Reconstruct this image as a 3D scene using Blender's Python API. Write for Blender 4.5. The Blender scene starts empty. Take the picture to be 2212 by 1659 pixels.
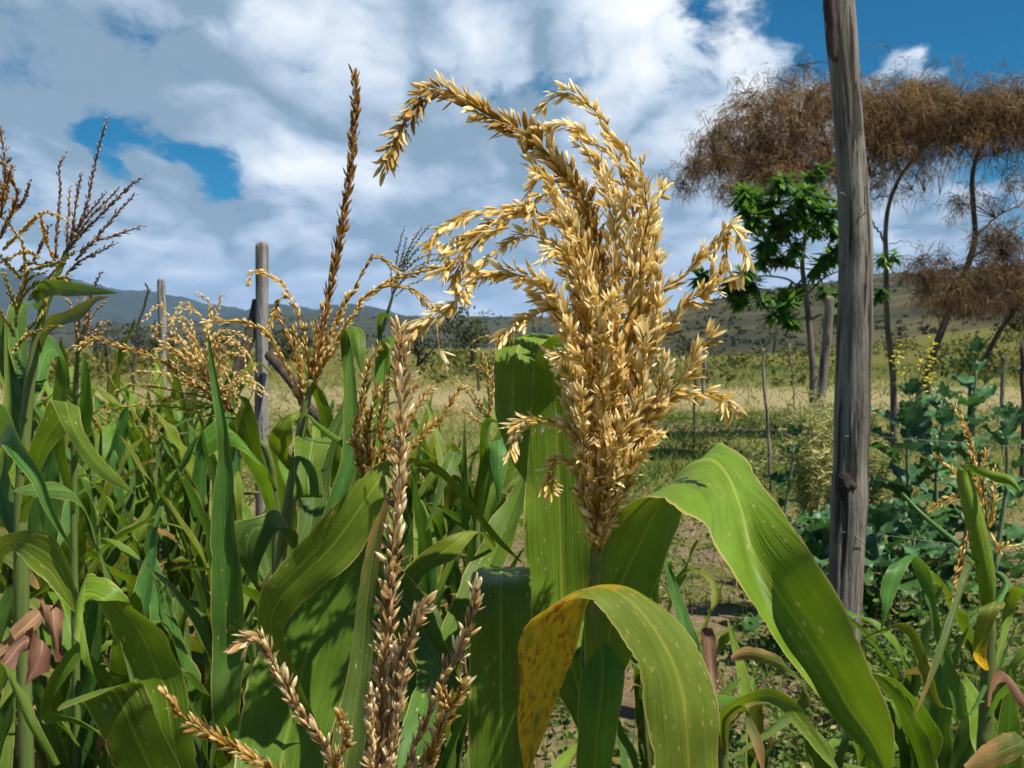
import bpy, math, random
import numpy as np
from mathutils import Vector, Matrix, Quaternion

# ------------------------------------------------------------------ camera, sky, sun
SC = bpy.context.scene
COL = SC.collection
RNG = np.random.default_rng(7)
random.seed(7)
F = 2170.0
CX, CY = 1106.0, 829.5
CAMZ = 1.45
PITCH = math.atan((829.5 - 745) / F)
cam_d = bpy.data.cameras.new('camera')
cam = bpy.data.objects.new('camera', cam_d)
COL.objects.link(cam)
cam.location = (0, 0, CAMZ)
cam.rotation_euler = (math.pi / 2 - PITCH, 0, 0)
cam_d.sensor_width = 36
cam_d.angle = 2 * math.atan(1106 / F)
cam_d.clip_start = 0.02
cam_d.clip_end = 30000
cam_d.dof.use_dof = True
cam_d.dof.focus_distance = 0.95
cam_d.dof.aperture_fstop = 22
SC.camera = cam

SUN_EL, SUN_AZ = math.radians(62), math.radians(118)      # azimuth from +Y towards +X
SUN_DIR = Vector((math.cos(SUN_EL) * math.sin(SUN_AZ), math.cos(SUN_EL) * math.cos(SUN_AZ), math.sin(SUN_EL)))
sl = bpy.data.lights.new('sun', 'SUN')
sl.energy = 5.0
sl.angle = math.radians(0.55)
sl.color = (1.0, 0.94, 0.84)
sun = bpy.data.objects.new('sun', sl)
COL.objects.link(sun)
sun.rotation_euler = (-SUN_DIR).to_track_quat('-Z', 'Y').to_euler()
SC.view_settings.view_transform = 'Standard'
SC.view_settings.look = 'None'
SC.view_settings.exposure = 0.72
SC.view_settings.gamma = 1.0


def pt(px, py, d):
    """a point seen at (px, py) of the 2212 x 1659 picture, d metres deep"""
    x = (px - CX) / F * d
    u = -(py - CY) / F * d
    c, s = math.cos(PITCH), math.sin(PITCH)
    return np.array((x, d * c + u * s, CAMZ - d * s + u * c))


def pdir(px, py):
    v = pt(px, py, 1.0) - np.array((0, 0, CAMZ))
    return v / np.linalg.norm(v)


class NT:
    """small helper for node trees"""
    def __init__(self, tree):
        self.t = tree
        tree.nodes.clear()

    def n(self, kind, **kw):
        nd = self.t.nodes.new(kind)
        for k, v in kw.items():
            setattr(nd, k, v)
        return nd

    def l(self, a, b):
        self.t.links.new(a, b)

    def inp(self, sock, v):
        if hasattr(v, 'is_linked') or hasattr(v, 'links'):
            self.l(v, sock)
        else:
            sock.default_value = v

    def m(self, op, a, b=0.0, c=0.0, clamp=False):
        nd = self.n('ShaderNodeMath', operation=op, use_clamp=clamp)
        self.inp(nd.inputs[0], a)
        self.inp(nd.inputs[1], b)
        self.inp(nd.inputs[2], c)
        return nd.outputs[0]

    def vm(self, op, a, b=(0, 0, 0), s=None):
        nd = self.n('ShaderNodeVectorMath', operation=op)
        self.inp(nd.inputs[0], a)
        self.inp(nd.inputs[1], b)
        if s is not None:
            self.inp(nd.inputs['Scale'], s)
        return nd.outputs['Value'] if op in ('DISTANCE', 'LENGTH', 'DOT_PRODUCT') else nd.outputs[0]

    def mr(self, v, a, b, c=0.0, d=1.0, smooth=True):
        nd = self.n('ShaderNodeMapRange', interpolation_type='SMOOTHSTEP' if smooth else 'LINEAR')
        self.inp(nd.inputs[0], v)
        for i, x in enumerate((a, b, c, d)):
            self.inp(nd.inputs[i + 1], x)
        return nd.outputs[0]

    def noise(self, vec, scale, detail=4, rough=0.5, dist=0.0, dim='3D'):
        nd = self.n('ShaderNodeTexNoise', noise_dimensions=dim)
        if vec is not None:
            self.l(vec, nd.inputs['Vector'])
        nd.inputs['Scale'].default_value = scale
        nd.inputs['Detail'].default_value = detail
        nd.inputs['Roughness'].default_value = rough
        nd.inputs['Distortion'].default_value = dist
        return nd.outputs['Fac']

    def mix(self, f, a, b):
        nd = self.n('ShaderNodeMix', data_type='RGBA')
        self.inp(nd.inputs[0], f)
        for s, v in ((nd.inputs[6], a), (nd.inputs[7], b)):
            if isinstance(v, tuple):
                s.default_value = (v[0], v[1], v[2], 1)
            else:
                self.l(v, s)
        return nd.outputs[2]

    def ramp(self, f, stops, interp='LINEAR'):
        nd = self.n('ShaderNodeValToRGB')
        self.l(f, nd.inputs[0])
        cr = nd.color_ramp
        cr.interpolation = interp
        while len(cr.elements) < len(stops):
            cr.elements.new(0.5)
        for e, (p, c) in zip(cr.elements, stops):
            e.position = p
            e.color = (c[0], c[1], c[2], 1)
        return nd.outputs[0]


# ---- world: physical sky with broken cloud
world = bpy.data.worlds.new('World')
SC.world = world
world.use_nodes = True
W = NT(world.node_tree)
tc = W.n('ShaderNodeTexCoord')
D = tc.outputs['Generated']
sky = W.n('ShaderNodeTexSky', sky_type='NISHITA')
sky.sun_disc = False
sky.sun_elevation = SUN_EL
sky.sun_rotation = SUN_AZ
sky.altitude = 1800
sky.air_density = 1.0
sky.dust_density = 0.3
sky.ozone_density = 2.5
hs = W.n('ShaderNodeHueSaturation')
hs.inputs['Hue'].default_value = 0.488
hs.inputs['Saturation'].default_value = 2.4
hs.inputs['Value'].default_value = 0.55
W.l(sky.outputs[0], hs.inputs['Color'])
SKYC = hs.outputs[0]
sp = W.n('ShaderNodeSeparateXYZ')
W.l(D, sp.inputs[0])
zc = W.m('MAXIMUM', sp.outputs[2], 0.0)
cb = W.n('ShaderNodeCombineXYZ')
W.l(W.m('DIVIDE', sp.outputs[0], W.m('ADD', zc, 0.75)), cb.inputs[0])
W.l(W.m('MULTIPLY', W.m('LOGARITHM', W.m('ADD', zc, 0.16), 2.718), 0.55), cb.inputs[1])
W.l(W.m('MULTIPLY', sp.outputs[1], 0.4), cb.inputs[2])
Q = W.vm('SCALE', cb.outputs[0], s=1.9)
qw = W.n('ShaderNodeTexNoise')
W.l(Q, qw.inputs['Vector'])
qw.inputs['Scale'].default_value = 3.0
qw.inputs['Detail'].default_value = 5
Q2 = W.vm('ADD', Q, W.vm('SCALE', W.vm('SUBTRACT', qw.outputs['Color'], (0.5, 0.5, 0.5)), s=0.22))


def billow(off, scale, detail=6, rough=0.5):
    """rounded heaps: inverted ridges"""
    nd = W.n('ShaderNodeTexNoise', noise_type='RIDGED_MULTIFRACTAL', normalize=True)
    W.l(W.vm('ADD', Q2, off), nd.inputs['Vector'])
    nd.inputs['Scale'].default_value = scale
    nd.inputs['Detail'].default_value = detail
    nd.inputs['Roughness'].default_value = rough
    nd.inputs['Offset'].default_value = 1.0
    nd.inputs['Gain'].default_value = 1.0
    return W.m('SUBTRACT', 1.0, nd.outputs['Fac'])


n_big = W.noise(Q2, 2.4, 8, 0.55)
n_mid = W.noise(W.vm('ADD', Q2, (3.1, 7.7, 1.3)), 3.6, 9, 0.60)
n_fine = W.noise(W.vm('ADD', Q2, (8.3, 1.1, 4.2)), 11.0, 8, 0.62)
n_puf = billow((1.3, 5.1, 6.2), 3.2)
n_puf2 = billow((1.3 + 0.03, 5.1 + 0.055, 6.2), 3.2)
n_puf3 = billow((4.3, 2.1, 3.2), 7.0)
relief_shade = W.m('ADD', W.m('MULTIPLY', W.m('SUBTRACT', n_puf, n_puf2), 0.15), W.m('MULTIPLY', W.m('SUBTRACT', n_fine, 0.5), 0.34))  # sunward sides of the cloud heaps painted lighter, plus fine mottling
pf = W.noise(W.vm('ADD', Q2, (2.2, 0.7, 3.3)), 3.4, 9, 0.55)


def blobs(base, lst):
    out = base
    for px, py, r, amp in lst:
        dd = W.vm('DISTANCE', Dw, tuple(pdir(px, py)))
        out = W.m('ADD', out, W.mr(dd, 0.0, r, amp, 0.0))
    return out


Dw = W.vm('ADD', D, W.vm('SCALE', W.vm('SUBTRACT', qw.outputs['Color'], (0.5, 0.5, 0.5)), s=0.16))
cover = blobs(W.m('ADD', W.m('ADD', W.m('MULTIPLY', n_mid, 1.0), W.m('MULTIPLY', n_fine, 0.75)), W.m('ADD', W.m('MULTIPLY', pf, 0.6), -0.52)), [
    (2020, 30, 0.21, -0.60), (1780, 0, 0.14, -0.40), (1560, -10, 0.06, -0.25), (1700, 90, 0.06, -0.15), (2200, 60, 0.16, -0.42), (1900, 110, 0.07, -0.12),
    (275, 290, 0.045, -0.5), (330, 255, 0.042, -0.42), (400, 285, 0.042, -0.42), (455, 330, 0.045, -0.55), (505, 322, 0.028, -0.32), (300, 335, 0.038, -0.55), (70, 395, 0.045, -0.36), (1240, 10, 0.02, -.12),
    (375, 350, 0.030, 0.36), (340, 305, 0.020, 0.30), (1960, 140, 0.05, 0.5), (2080, 165, 0.05, 0.55), (1900, 130, 0.04, 0.4), (1960, 100, 0.025, 0.25), (2190, 95, 0.03, 0.3),
    (2150, 430, 0.07, -0.22), (1700, 320, 0.1, 0.2), (1200, 300, 0.5, 0.24), (500, 100, 0.3, 0.18), (150, 300, .08, .15), (540, 300, .05, .15)])
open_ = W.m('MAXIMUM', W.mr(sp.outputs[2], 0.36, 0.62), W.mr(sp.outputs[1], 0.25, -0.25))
cover = W.m('SUBTRACT', cover, W.m('MULTIPLY', open_, 0.34))     # unseen cloud overhead and behind thinned to darken the ambient fill
cover = W.m('ADD', cover, W.mr(sp.outputs[2], 0.02, 0.17, 0.30, 0.0))
cover = W.m('ADD', cover, W.m('MULTIPLY', W.m('SUBTRACT', n_fine, 0.5), 0.7))
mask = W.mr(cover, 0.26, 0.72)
tone = blobs(W.m('ADD', W.m('ADD', W.m('MULTIPLY', n_big, 0.42), W.m('MULTIPLY', pf, 0.42)), W.m('ADD', W.m('ADD', W.m('MULTIPLY', n_puf, 0.115), W.m('MULTIPLY', n_puf3, 0.075)), W.m('ADD', relief_shade, 0.06))), [
    (100, 150, 0.26, -0.30), (420, 190, 0.12, -0.06), (1000, 390, 0.16, -0.24), (640, 330, 0.12, -0.04), (1250, 90, 0.12, -0.05),
    (950, 110, 0.10, 0.10), (620, 60, 0.10, 0.10), (1500, 200, 0.17, 0.15), (1420, 60, 0.12, 0.08), (400, 385, 0.06, 0.14), (1750, 180, .06, .12),
    (150, 330, 0.09, 0.10), (620, 390, 0.08, 0.07), (800, 290, 0.07, 0.05), (1350, 520, 0.15, -0.02), (600, 520, 0.2, 0.02)])
CL = W.ramp(tone, [(0.33, (1.8, 2.6, 3.4)), (0.44, (2.7, 3.5, 4.5)), (0.54, (3.7, 4.5, 5.5)), (0.69, (5.7, 6.2, 6.8)), (0.82, (7.6, 7.7, 7.8))])
# towards the horizon clouds even out
hz = W.mr(sp.outputs[2], 0.0, 0.14, 0.42, 0.0)
CL2 = W.mix(hz, CL, (3.6, 4.4, 5.6))
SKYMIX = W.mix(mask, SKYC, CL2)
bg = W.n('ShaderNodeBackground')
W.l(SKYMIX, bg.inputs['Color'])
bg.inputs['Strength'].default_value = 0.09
wo = W.n('ShaderNodeOutputWorld')
W.l(bg.outputs[0], wo.inputs['Surface'])

# ------------------------------------------------------------------ helpers
def up_cat(P, sub):
    """Catmull-Rom through the rows of P (n, k) -> ((n-1)*sub+1, k)"""
    P = np.asarray(P, float)
    n = len(P)
    if n < 3:
        t = np.linspace(0, 1, sub + 1)[:, None]
        return P[0] * (1 - t) + P[-1] * t
    E = np.vstack((2 * P[0] - P[1], P, 2 * P[-1] - P[-2]))
    out = []
    for i in range(n - 1):
        a, b, c, d = E[i], E[i + 1], E[i + 2], E[i + 3]
        for k in range(sub):
            t = k / sub
            out.append(0.5 * (2 * b + (c - a) * t + (2 * a - 5 * b + 4 * c - d) * t * t + (3 * b - a - 3 * c + d) * t ** 3))
    out.append(P[-1])
    return np.array(out)


def resample(P, step):
    seg = np.linalg.norm(np.diff(P, axis=0), axis=1)
    L = np.concatenate(([0], np.cumsum(seg)))
    n = max(2, int(round(L[-1] / step)) + 1)
    q = np.linspace(0, L[-1], n)
    return np.stack([np.interp(q, L, P[:, k]) for k in range(P.shape[1])], 1), L[-1]


class Geo:
    """collects faces; build() links them as one mesh object"""
    def __init__(self):
        self.v, self.f, self.n = [], [], 0
        self.tone, self.uv, self.met = [], [], []

    def add(self, V, Fc, tone=None, uv=None, met=None):
        V = np.asarray(V, float)
        self.v.append(V)
        Fc = [np.asarray(x) + self.n for x in (Fc if isinstance(Fc, (list, tuple)) else [Fc])]
        self.f += Fc
        m = len(V)
        self.tone.append(np.zeros((m, 2)) if tone is None else np.asarray(tone, float).reshape(m, 2))
        self.uv.append(np.zeros((m, 2)) if uv is None else np.asarray(uv, float))
        self.met.append(np.zeros((m, 2)) if met is None else np.asarray(met, float))
        self.n += m

    def build(self, name, mat, parent=None, smooth=True, origin=None):
        V = np.concatenate(self.v)
        org = np.zeros(3) if origin is None else np.asarray(origin, float)
        V = V - org
        sizes, idx = [], []
        for A in self.f:
            A = np.atleast_2d(A)
            sizes.append(np.full(len(A), A.shape[1]))
            idx.append(A.ravel())
        sizes = np.concatenate(sizes)
        idx = np.concatenate(idx).astype(np.int32)
        me = bpy.data.meshes.new(name)
        me.vertices.add(len(V))
        me.vertices.foreach_set('co', V.astype(np.float32).ravel())
        me.loops.add(len(idx))
        me.loops.foreach_set('vertex_index', idx)
        me.polygons.add(len(sizes))
        st = np.concatenate(([0], np.cumsum(sizes)[:-1])).astype(np.int32)
        me.polygons.foreach_set('loop_start', st)
        me.polygons.foreach_set('loop_total', sizes.astype(np.int32))
        T = np.concatenate(self.tone)
        if T.any():
            at = me.attributes.new('tone', 'FLOAT_VECTOR', 'POINT')
            at.data.foreach_set('vector', np.column_stack((T, np.zeros(len(T)))).astype(np.float32).ravel())
        for nm, arr in (('UVMap', self.uv), ('metric', self.met)):
            A = np.concatenate(arr)
            if A.any():
                ul = me.uv_layers.new(name=nm)
                ul.data.foreach_set('uv', A[idx].astype(np.float32).ravel())
        me.update(calc_edges=True)
        me.validate()
        if smooth:
            me.polygons.foreach_set('use_smooth', np.ones(len(me.polygons), bool))
        if mat is not None:
            me.materials.append(mat)
        o = bpy.data.objects.new(name, me)
        COL.objects.link(o)
        if parent is not None:
            o.parent = parent
        return o


def tag(o, label, cat=None, group=None, kind=None):
    if label:
        o['label'] = label
    if cat:
        o['category'] = cat
    if group:
        o['group'] = group
    if kind:
        o['kind'] = kind
    return o


def thing(name, loc, label, cat, group=None):
    o = bpy.data.objects.new(name, None)
    o.empty_display_size = 0.1
    COL.objects.link(o)
    o.location = tuple(loc)
    return tag(o, label, cat, group)


def copy_tree(o, parent=None):
    c = o.copy()
    COL.objects.link(c)
    if parent is not None:
        c.parent = parent
    for ch in list(o.children):
        copy_tree(ch, c)
    return c


def tube(g, P, R, sides=6, cap=True, tone=None, ang0=0.0):
    """tube along points P with radii R"""
    P = np.asarray(P, float)
    n = len(P)
    R = np.broadcast_to(np.asarray(R, float), (n,))
    T = np.gradient(P, axis=0)
    T /= np.linalg.norm(T, axis=1)[:, None] + 1e-12
    ref = np.array((0.13, 0.31, 0.94)) if abs(T[0][2]) < 0.8 else np.array((1.0, 0.1, 0.0))
    nn = ref - T[0] * ref.dot(T[0])
    nn /= np.linalg.norm(nn)
    V = []
    a = np.arange(sides) / sides * 2 * math.pi + ang0
    for i in range(n):
        nn = nn - T[i] * nn.dot(T[i])
        nn /= np.linalg.norm(nn) + 1e-12
        b = np.cross(T[i], nn)
        V.append(P[i] + R[i] * (np.cos(a)[:, None] * nn + np.sin(a)[:, None] * b))
    V = np.concatenate(V)
    seg = np.concatenate(([0], np.cumsum(np.linalg.norm(np.diff(P, axis=0), axis=1))))
    q = []
    for i in range(n - 1):
        for k in range(sides):
            k2 = (k + 1) % sides
            q.append((i * sides + k, i * sides + k2, (i + 1) * sides + k2, (i + 1) * sides + k))
    F_ = [np.array(q)]
    if cap:
        F_.append(np.array([list(range(sides))[::-1]]))
        F_.append(np.array([[(n - 1) * sides + k for k in range(sides)]]))
    uv = np.column_stack((np.tile(np.arange(sides) / sides, n), np.repeat(seg / (seg[-1] + 1e-9), sides)))
    met = np.column_stack((np.tile(np.arange(sides) / sides * 2 * math.pi, n) * np.repeat(R, sides), np.repeat(seg, sides)))
    g.add(V, F_, tone=None if tone is None else np.tile(tone, (len(V), 1)), uv=uv, met=met)


def frames(P):
    T = np.gradient(P, axis=0)
    T /= np.linalg.norm(T, axis=1)[:, None] + 1e-12
    N = np.zeros_like(P)
    nn = np.array((0.3, -0.9, 0.2))
    for i in range(len(P)):
        nn = nn - T[i] * nn.dot(T[i])
        nn /= np.linalg.norm(nn) + 1e-12
        N[i] = nn
    return T, N, np.cross(T, N)


# ------------------------------------------------------------------ materials
def new_mat(name):
    m = bpy.data.materials.new(name)
    m.use_nodes = True
    return m, NT(m.node_tree)


def leaf_material(name, base, trans, spots=0.25, rust=0.0, edge=(0.42, 0.35, 0.11), gloss=0.42, dry_tip=0.0, vary=0.18, tw=0.36):
    m, T = new_mat(name)
    uvn = T.n('ShaderNodeUVMap', uv_map='UVMap')
    mtn = T.n('ShaderNodeUVMap', uv_map='metric')
    s = T.n('ShaderNodeSeparateXYZ')
    T.l(uvn.outputs[0], s.inputs[0])
    u, v = s.outputs[0], s.outputs[1]
    mp = mtn.outputs[0]
    oi = T.n('ShaderNodeObjectInfo').outputs['Random']
    off = T.n('ShaderNodeCombineXYZ')
    T.l(T.m('MULTIPLY', oi, 37.0), off.inputs[2])
    mpo = T.vm('ADD', mp, off.outputs[0])
    fine = T.noise(T.vm('MULTIPLY', mpo, (900, 14, 1)), 1.0, 2, 0.5)
    med = T.noise(T.vm('MULTIPLY', mpo, (260, 5, 1)), 1.0, 2, 0.5)
    blot = T.noise(T.vm('MULTIPLY', mpo, (40, 22, 1)), 1.0, 4, 0.6)
    val = T.m('ADD', T.m('MULTIPLY', T.m('SUBTRACT', fine, 0.5), 0.35), T.m('MULTIPLY', T.m('SUBTRACT', med, 0.5), 0.55))
    val = T.m('ADD', val, T.m('MULTIPLY', T.m('SUBTRACT', blot, 0.5), 0.9))
    val = T.m('ADD', val, T.m('MULTIPLY', T.m('SUBTRACT', oi, 0.5), vary * 2))
    val = T.m('ADD', val, 1.0)
    hsv = T.n('ShaderNodeHueSaturation')
    hsv.inputs['Color'].default_value = (*base, 1)
    T.l(val, hsv.inputs['Value'])
    T.l(T.m('ADD', 0.5, T.m('MULTIPLY', T.m('SUBTRACT', oi, 0.5), 0.05)), hsv.inputs['Hue'])
    col = hsv.outputs[0]
    hst = T.n('ShaderNodeHueSaturation')
    hst.inputs['Color'].default_value = (*trans, 1)
    T.l(val, hst.inputs['Value'])
    tcol = hst.outputs[0]
    # dull dusty film, older yellowed patches
    old = T.mr(T.noise(T.vm('MULTIPLY', mpo, (13, 6, 1)), 1.0, 4, 0.6), 0.52, 0.72, 0.0, 0.5)
    col = T.mix(old, col, (base[0] * 1.5 + 0.03, base[1] * 1.12 + 0.02, base[2] * 1.1 + 0.012))
    # midrib
    au = T.m('ABSOLUTE', T.m('SUBTRACT', u, 0.5))
    rib = T.mr(au, 0.008, 0.032, 0.75, 0.0)
    pale = (base[0] * 2.0 + 0.02, base[1] * 1.6 + 0.03, base[2] * 1.8 + 0.01)
    col = T.mix(rib, col, pale)
    tcol = T.mix(T.m('MULTIPLY', rib, 0.5), tcol, pale)
    # yellowed, browned margin
    ed = T.m('ADD', T.mr(au, 0.455, 0.5, 0.0, 1.0), T.m('MULTIPLY', T.m('SUBTRACT', blot, 0.5), 0.5))
    ed = T.m('MULTIPLY', T.mr(au, 0.445, 0.497, 0.0, 1.0), T.mr(ed, 0.2, 0.95, 0.0, 1.0))
    if dry_tip > 0:
        dt = T.m('ADD', v, T.m('MULTIPLY', T.m('SUBTRACT', blot, 0.5), 0.5))
        dt = T.m('ADD', dt, T.m('MULTIPLY', au, 0.3))
        ed = T.m('MAXIMUM', ed, T.mr(dt, 1.0 - dry_tip, 1.1, 0.0, 1.0))
    col = T.mix(ed, col, edge)
    tcol = T.mix(ed, tcol, edge)
    if spots > 0:
        vo = T.n('ShaderNodeTexVoronoi', feature='F1')
        T.l(T.vm('MULTIPLY', mpo, (330, 150, 1)), vo.inputs['Vector'])
        vo.inputs['Scale'].default_value = 1.0
        sc = T.n('ShaderNodeSeparateColor')
        T.l(vo.outputs['Color'], sc.inputs[0])
        clu = T.noise(T.vm('MULTIPLY', mpo, (28, 11, 1)), 1.0, 3, 0.6)
        thr = T.m('MULTIPLY', T.mr(T.m('ADD', sc.outputs[0], T.m('MULTIPLY', T.m('SUBTRACT', clu, 0.5), 0.9)), 1.0 - spots, 1.1, 0.0, 1.0), 0.44)
        spm = T.mr(T.m('ADD', T.m('SUBTRACT', vo.outputs['Distance'], thr), T.m('MULTIPLY', T.m('SUBTRACT', fine, 0.5), 0.25)), -0.10, 0.02, 1.0, 0.0)
        spc = T.mix(sc.outputs[1], (0.42, 0.40, 0.14), (0.36, 0.22, 0.04))
        col = T.mix(T.m('MULTIPLY', spm, 0.8), col, spc)
        tcol = T.mix(T.m('MULTIPLY', spm, 0.7), tcol, spc)
    if rust > 0:
        rn = T.noise(T.vm('MULTIPLY', mpo, (60, 24, 1)), 1.0, 6, 0.7)
        rn2 = T.noise(T.vm('MULTIPLY', mpo, (190, 95, 1)), 1.0, 5, 0.75)
        grad = T.mr(v, 0.46, 0.62, 0.0, 0.27)
        rv = T.m('ADD', rn, grad)
        yel = T.mr(rv, 0.62, 0.78, 0.0, 1.0)
        col = T.mix(yel, col, (0.50, 0.33, 0.020))
        tcol = T.mix(yel, tcol, (0.85, 0.52, 0.02))
        br = T.m('MULTIPLY', T.mr(T.m('ADD', T.m('MULTIPLY', rn2, 0.6), T.m('ADD', T.m('MULTIPLY', rn, 0.4), T.m('MULTIPLY', grad, 0.25))), 0.56, 0.66, 0.0, 0.9), T.mr(rv, 0.62, 0.8, 0.0, 1.0))
        col = T.mix(br, col, (0.20, 0.07, 0.010))
        tcol = T.mix(br, tcol, (0.42, 0.15, 0.012))
    bs = T.n('ShaderNodeBsdfPrincipled')
    T.l(col, bs.inputs['Base Color'])
    T.l(T.mr(blot, 0.3, 0.75, gloss - 0.06, gloss + 0.22), bs.inputs['Roughness'])
    bs.inputs['Specular IOR Level'].default_value = 0.24
    bmp = T.n('ShaderNodeBump')
    bmp.inputs['Strength'].default_value = 0.6
    bmp.inputs['Distance'].default_value = 0.0012
    T.l(T.m('ADD', fine, T.m('MULTIPLY', med, 1.2)), bmp.inputs['Height'])
    T.l(bmp.outputs[0], bs.inputs['Normal'])
    tr = T.n('ShaderNodeBsdfTranslucent')
    T.l(tcol, tr.inputs['Color'])
    mx = T.n('ShaderNodeMixShader')
    mx.inputs[0].default_value = tw
    T.l(bs.outputs[0], mx.inputs[1])
    T.l(tr.outputs[0], mx.inputs[2])
    out = T.n('ShaderNodeOutputMaterial')
    T.l(mx.outputs[0], out.inputs['Surface'])
    return m


def straw_material(name, stops, tw=0.35, rough=0.5):
    m, T = new_mat(name)
    a = T.n('ShaderNodeAttribute', attribute_name='tone')
    s = T.n('ShaderNodeSeparateXYZ')
    T.l(a.outputs['Vector'], s.inputs[0])
    col = T.ramp(s.outputs[0], stops)
    hs_ = T.n('ShaderNodeHueSaturation')
    T.l(col, hs_.inputs['Color'])
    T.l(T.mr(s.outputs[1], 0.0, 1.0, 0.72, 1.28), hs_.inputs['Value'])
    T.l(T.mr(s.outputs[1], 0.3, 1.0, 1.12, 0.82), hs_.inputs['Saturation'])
    col = hs_.outputs[0]
    bs = T.n('ShaderNodeBsdfPrincipled')
    T.l(col, bs.inputs['Base Color'])
    bs.inputs['Roughness'].default_value = 0.72
    bs.inputs['Specular IOR Level'].default_value = 0.12
    tr = T.n('ShaderNodeBsdfTranslucent')
    T.l(col, tr.inputs['Color'])
    mx = T.n('ShaderNodeMixShader')
    mx.inputs[0].default_value = tw
    T.l(bs.outputs[0], mx.inputs[1])
    T.l(tr.outputs[0], mx.inputs[2])
    out = T.n('ShaderNodeOutputMaterial')
    T.l(mx.outputs[0], out.inputs['Surface'])
    return m


def simple_mat(name, stops, scale=6.0, rough=0.8, stretch=(1, 1, 1), trans=0.0, bump=0.0, vary=0.0, coord='Object'):
    """noise coloured surface"""
    m, T = new_mat(name)
    t = T.n('ShaderNodeTexCoord')
    nz = T.noise(T.vm('MULTIPLY', t.outputs[coord], stretch), scale, 6, 0.6)
    col = T.ramp(nz, stops)
    if vary > 0:
        oi = T.n('ShaderNodeObjectInfo').outputs['Random']
        h = T.n('ShaderNodeHueSaturation')
        T.l(col, h.inputs['Color'])
        T.l(T.mr(oi, 0, 1, 1 - vary, 1 + vary, smooth=False), h.inputs['Value'])
        col = h.outputs[0]
    bs = T.n('ShaderNodeBsdfPrincipled')
    T.l(col, bs.inputs['Base Color'])
    bs.inputs['Roughness'].default_value = rough
    bs.inputs['Specular IOR Level'].default_value = 0.3
    if bump > 0:
        b = T.n('ShaderNodeBump')
        b.inputs['Distance'].default_value = bump
        T.l(nz, b.inputs['Height'])
        T.l(b.outputs[0], bs.inputs['Normal'])
    sh = bs.outputs[0]
    if trans > 0:
        tr = T.n('ShaderNodeBsdfTranslucent')
        T.l(col, tr.inputs['Color'])
        mx = T.n('ShaderNodeMixShader')
        mx.inputs[0].default_value = trans
        T.l(sh, mx.inputs[1])
        T.l(tr.outputs[0], mx.inputs[2])
        sh = mx.outputs[0]
    out = T.n('ShaderNodeOutputMaterial')
    T.l(sh, out.inputs['Surface'])
    return m


def tone_mat(name, stops, rough=0.7, trans=0.3):
    """colour ramp over the per-leaf 'tone' attribute"""
    m, T = new_mat(name)
    a = T.n('ShaderNodeAttribute', attribute_name='tone')
    s = T.n('ShaderNodeSeparateXYZ')
    T.l(a.outputs['Vector'], s.inputs[0])
    col = T.ramp(s.outputs[0], stops)
    bs = T.n('ShaderNodeBsdfPrincipled')
    T.l(col, bs.inputs['Base Color'])
    bs.inputs['Roughness'].default_value = rough
    bs.inputs['Specular IOR Level'].default_value = 0.3
    tr = T.n('ShaderNodeBsdfTranslucent')
    T.l(col, tr.inputs['Color'])
    mx = T.n('ShaderNodeMixShader')
    mx.inputs[0].default_value = trans
    T.l(bs.outputs[0], mx.inputs[1])
    T.l(tr.outputs[0], mx.inputs[2])
    out = T.n('ShaderNodeOutputMaterial')
    T.l(mx.outputs[0], out.inputs['Surface'])
    return m


M_LEAF = leaf_material('maize_leaf', (0.098, 0.185, 0.017), (0.105, 0.20, 0.005), spots=0.10)
M_LEAFB = leaf_material('maize_leaf_bluish', (0.076, 0.17, 0.030), (0.075, 0.165, 0.010), spots=0.06, gloss=0.36)
M_LEAFS = leaf_material('maize_leaf_spotted', (0.145, 0.215, 0.017), (0.13, 0.20, 0.005), spots=0.22)
M_LEAFY = leaf_material('maize_leaf_yellowing', (0.155, 0.20, 0.026), (0.19, 0.21, 0.006), spots=0.55, rust=1.0, dry_tip=0.05, tw=0.5)
M_LEAFD = leaf_material('maize_leaf_drying', (0.085, 0.125, 0.024), (0.15, 0.17, 0.012), spots=0.2, dry_tip=0.25, edge=(0.30, 0.17, 0.06))
M_DRY = leaf_material('maize_leaf_dead', (0.36, 0.24, 0.11), (0.34, 0.20, 0.07), spots=0.0, edge=(0.16, 0.07, 0.04), dry_tip=0.3, vary=0.3, gloss=0.6)
M_DRYP = leaf_material('maize_leaf_dead_mauve', (0.30, 0.19, 0.12), (0.30, 0.16, 0.08), spots=0.0, edge=(0.12, 0.05, 0.03), dry_tip=0.3, vary=0.3, gloss=0.6)
M_STALK = simple_mat('maize_stalk', [(0.3, (0.075, 0.12, 0.022)), (0.7, (0.13, 0.17, 0.045))], 3, 0.5, (60, 60, 4), vary=0.15)
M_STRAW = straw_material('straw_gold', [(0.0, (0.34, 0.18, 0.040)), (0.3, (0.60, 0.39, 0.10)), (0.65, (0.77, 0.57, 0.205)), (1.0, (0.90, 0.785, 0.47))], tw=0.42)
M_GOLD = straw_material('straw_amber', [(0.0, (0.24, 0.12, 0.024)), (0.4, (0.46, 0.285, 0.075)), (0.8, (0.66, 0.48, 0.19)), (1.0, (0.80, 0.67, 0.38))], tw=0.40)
M_PURP = straw_material('straw_mauve', [(0.0, (0.20, 0.11, 0.075)), (0.25, (0.38, 0.23, 0.13)), (0.6, (0.60, 0.42, 0.18)), (1.0, (0.80, 0.68, 0.42))])
M_DARK = straw_material('straw_dark_purple', [(0.0, (0.13, 0.085, 0.075)), (0.5, (0.30, 0.195, 0.14)), (0.85, (0.42, 0.29, 0.21)), (1.0, (0.62, 0.49, 0.34))])
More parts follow.
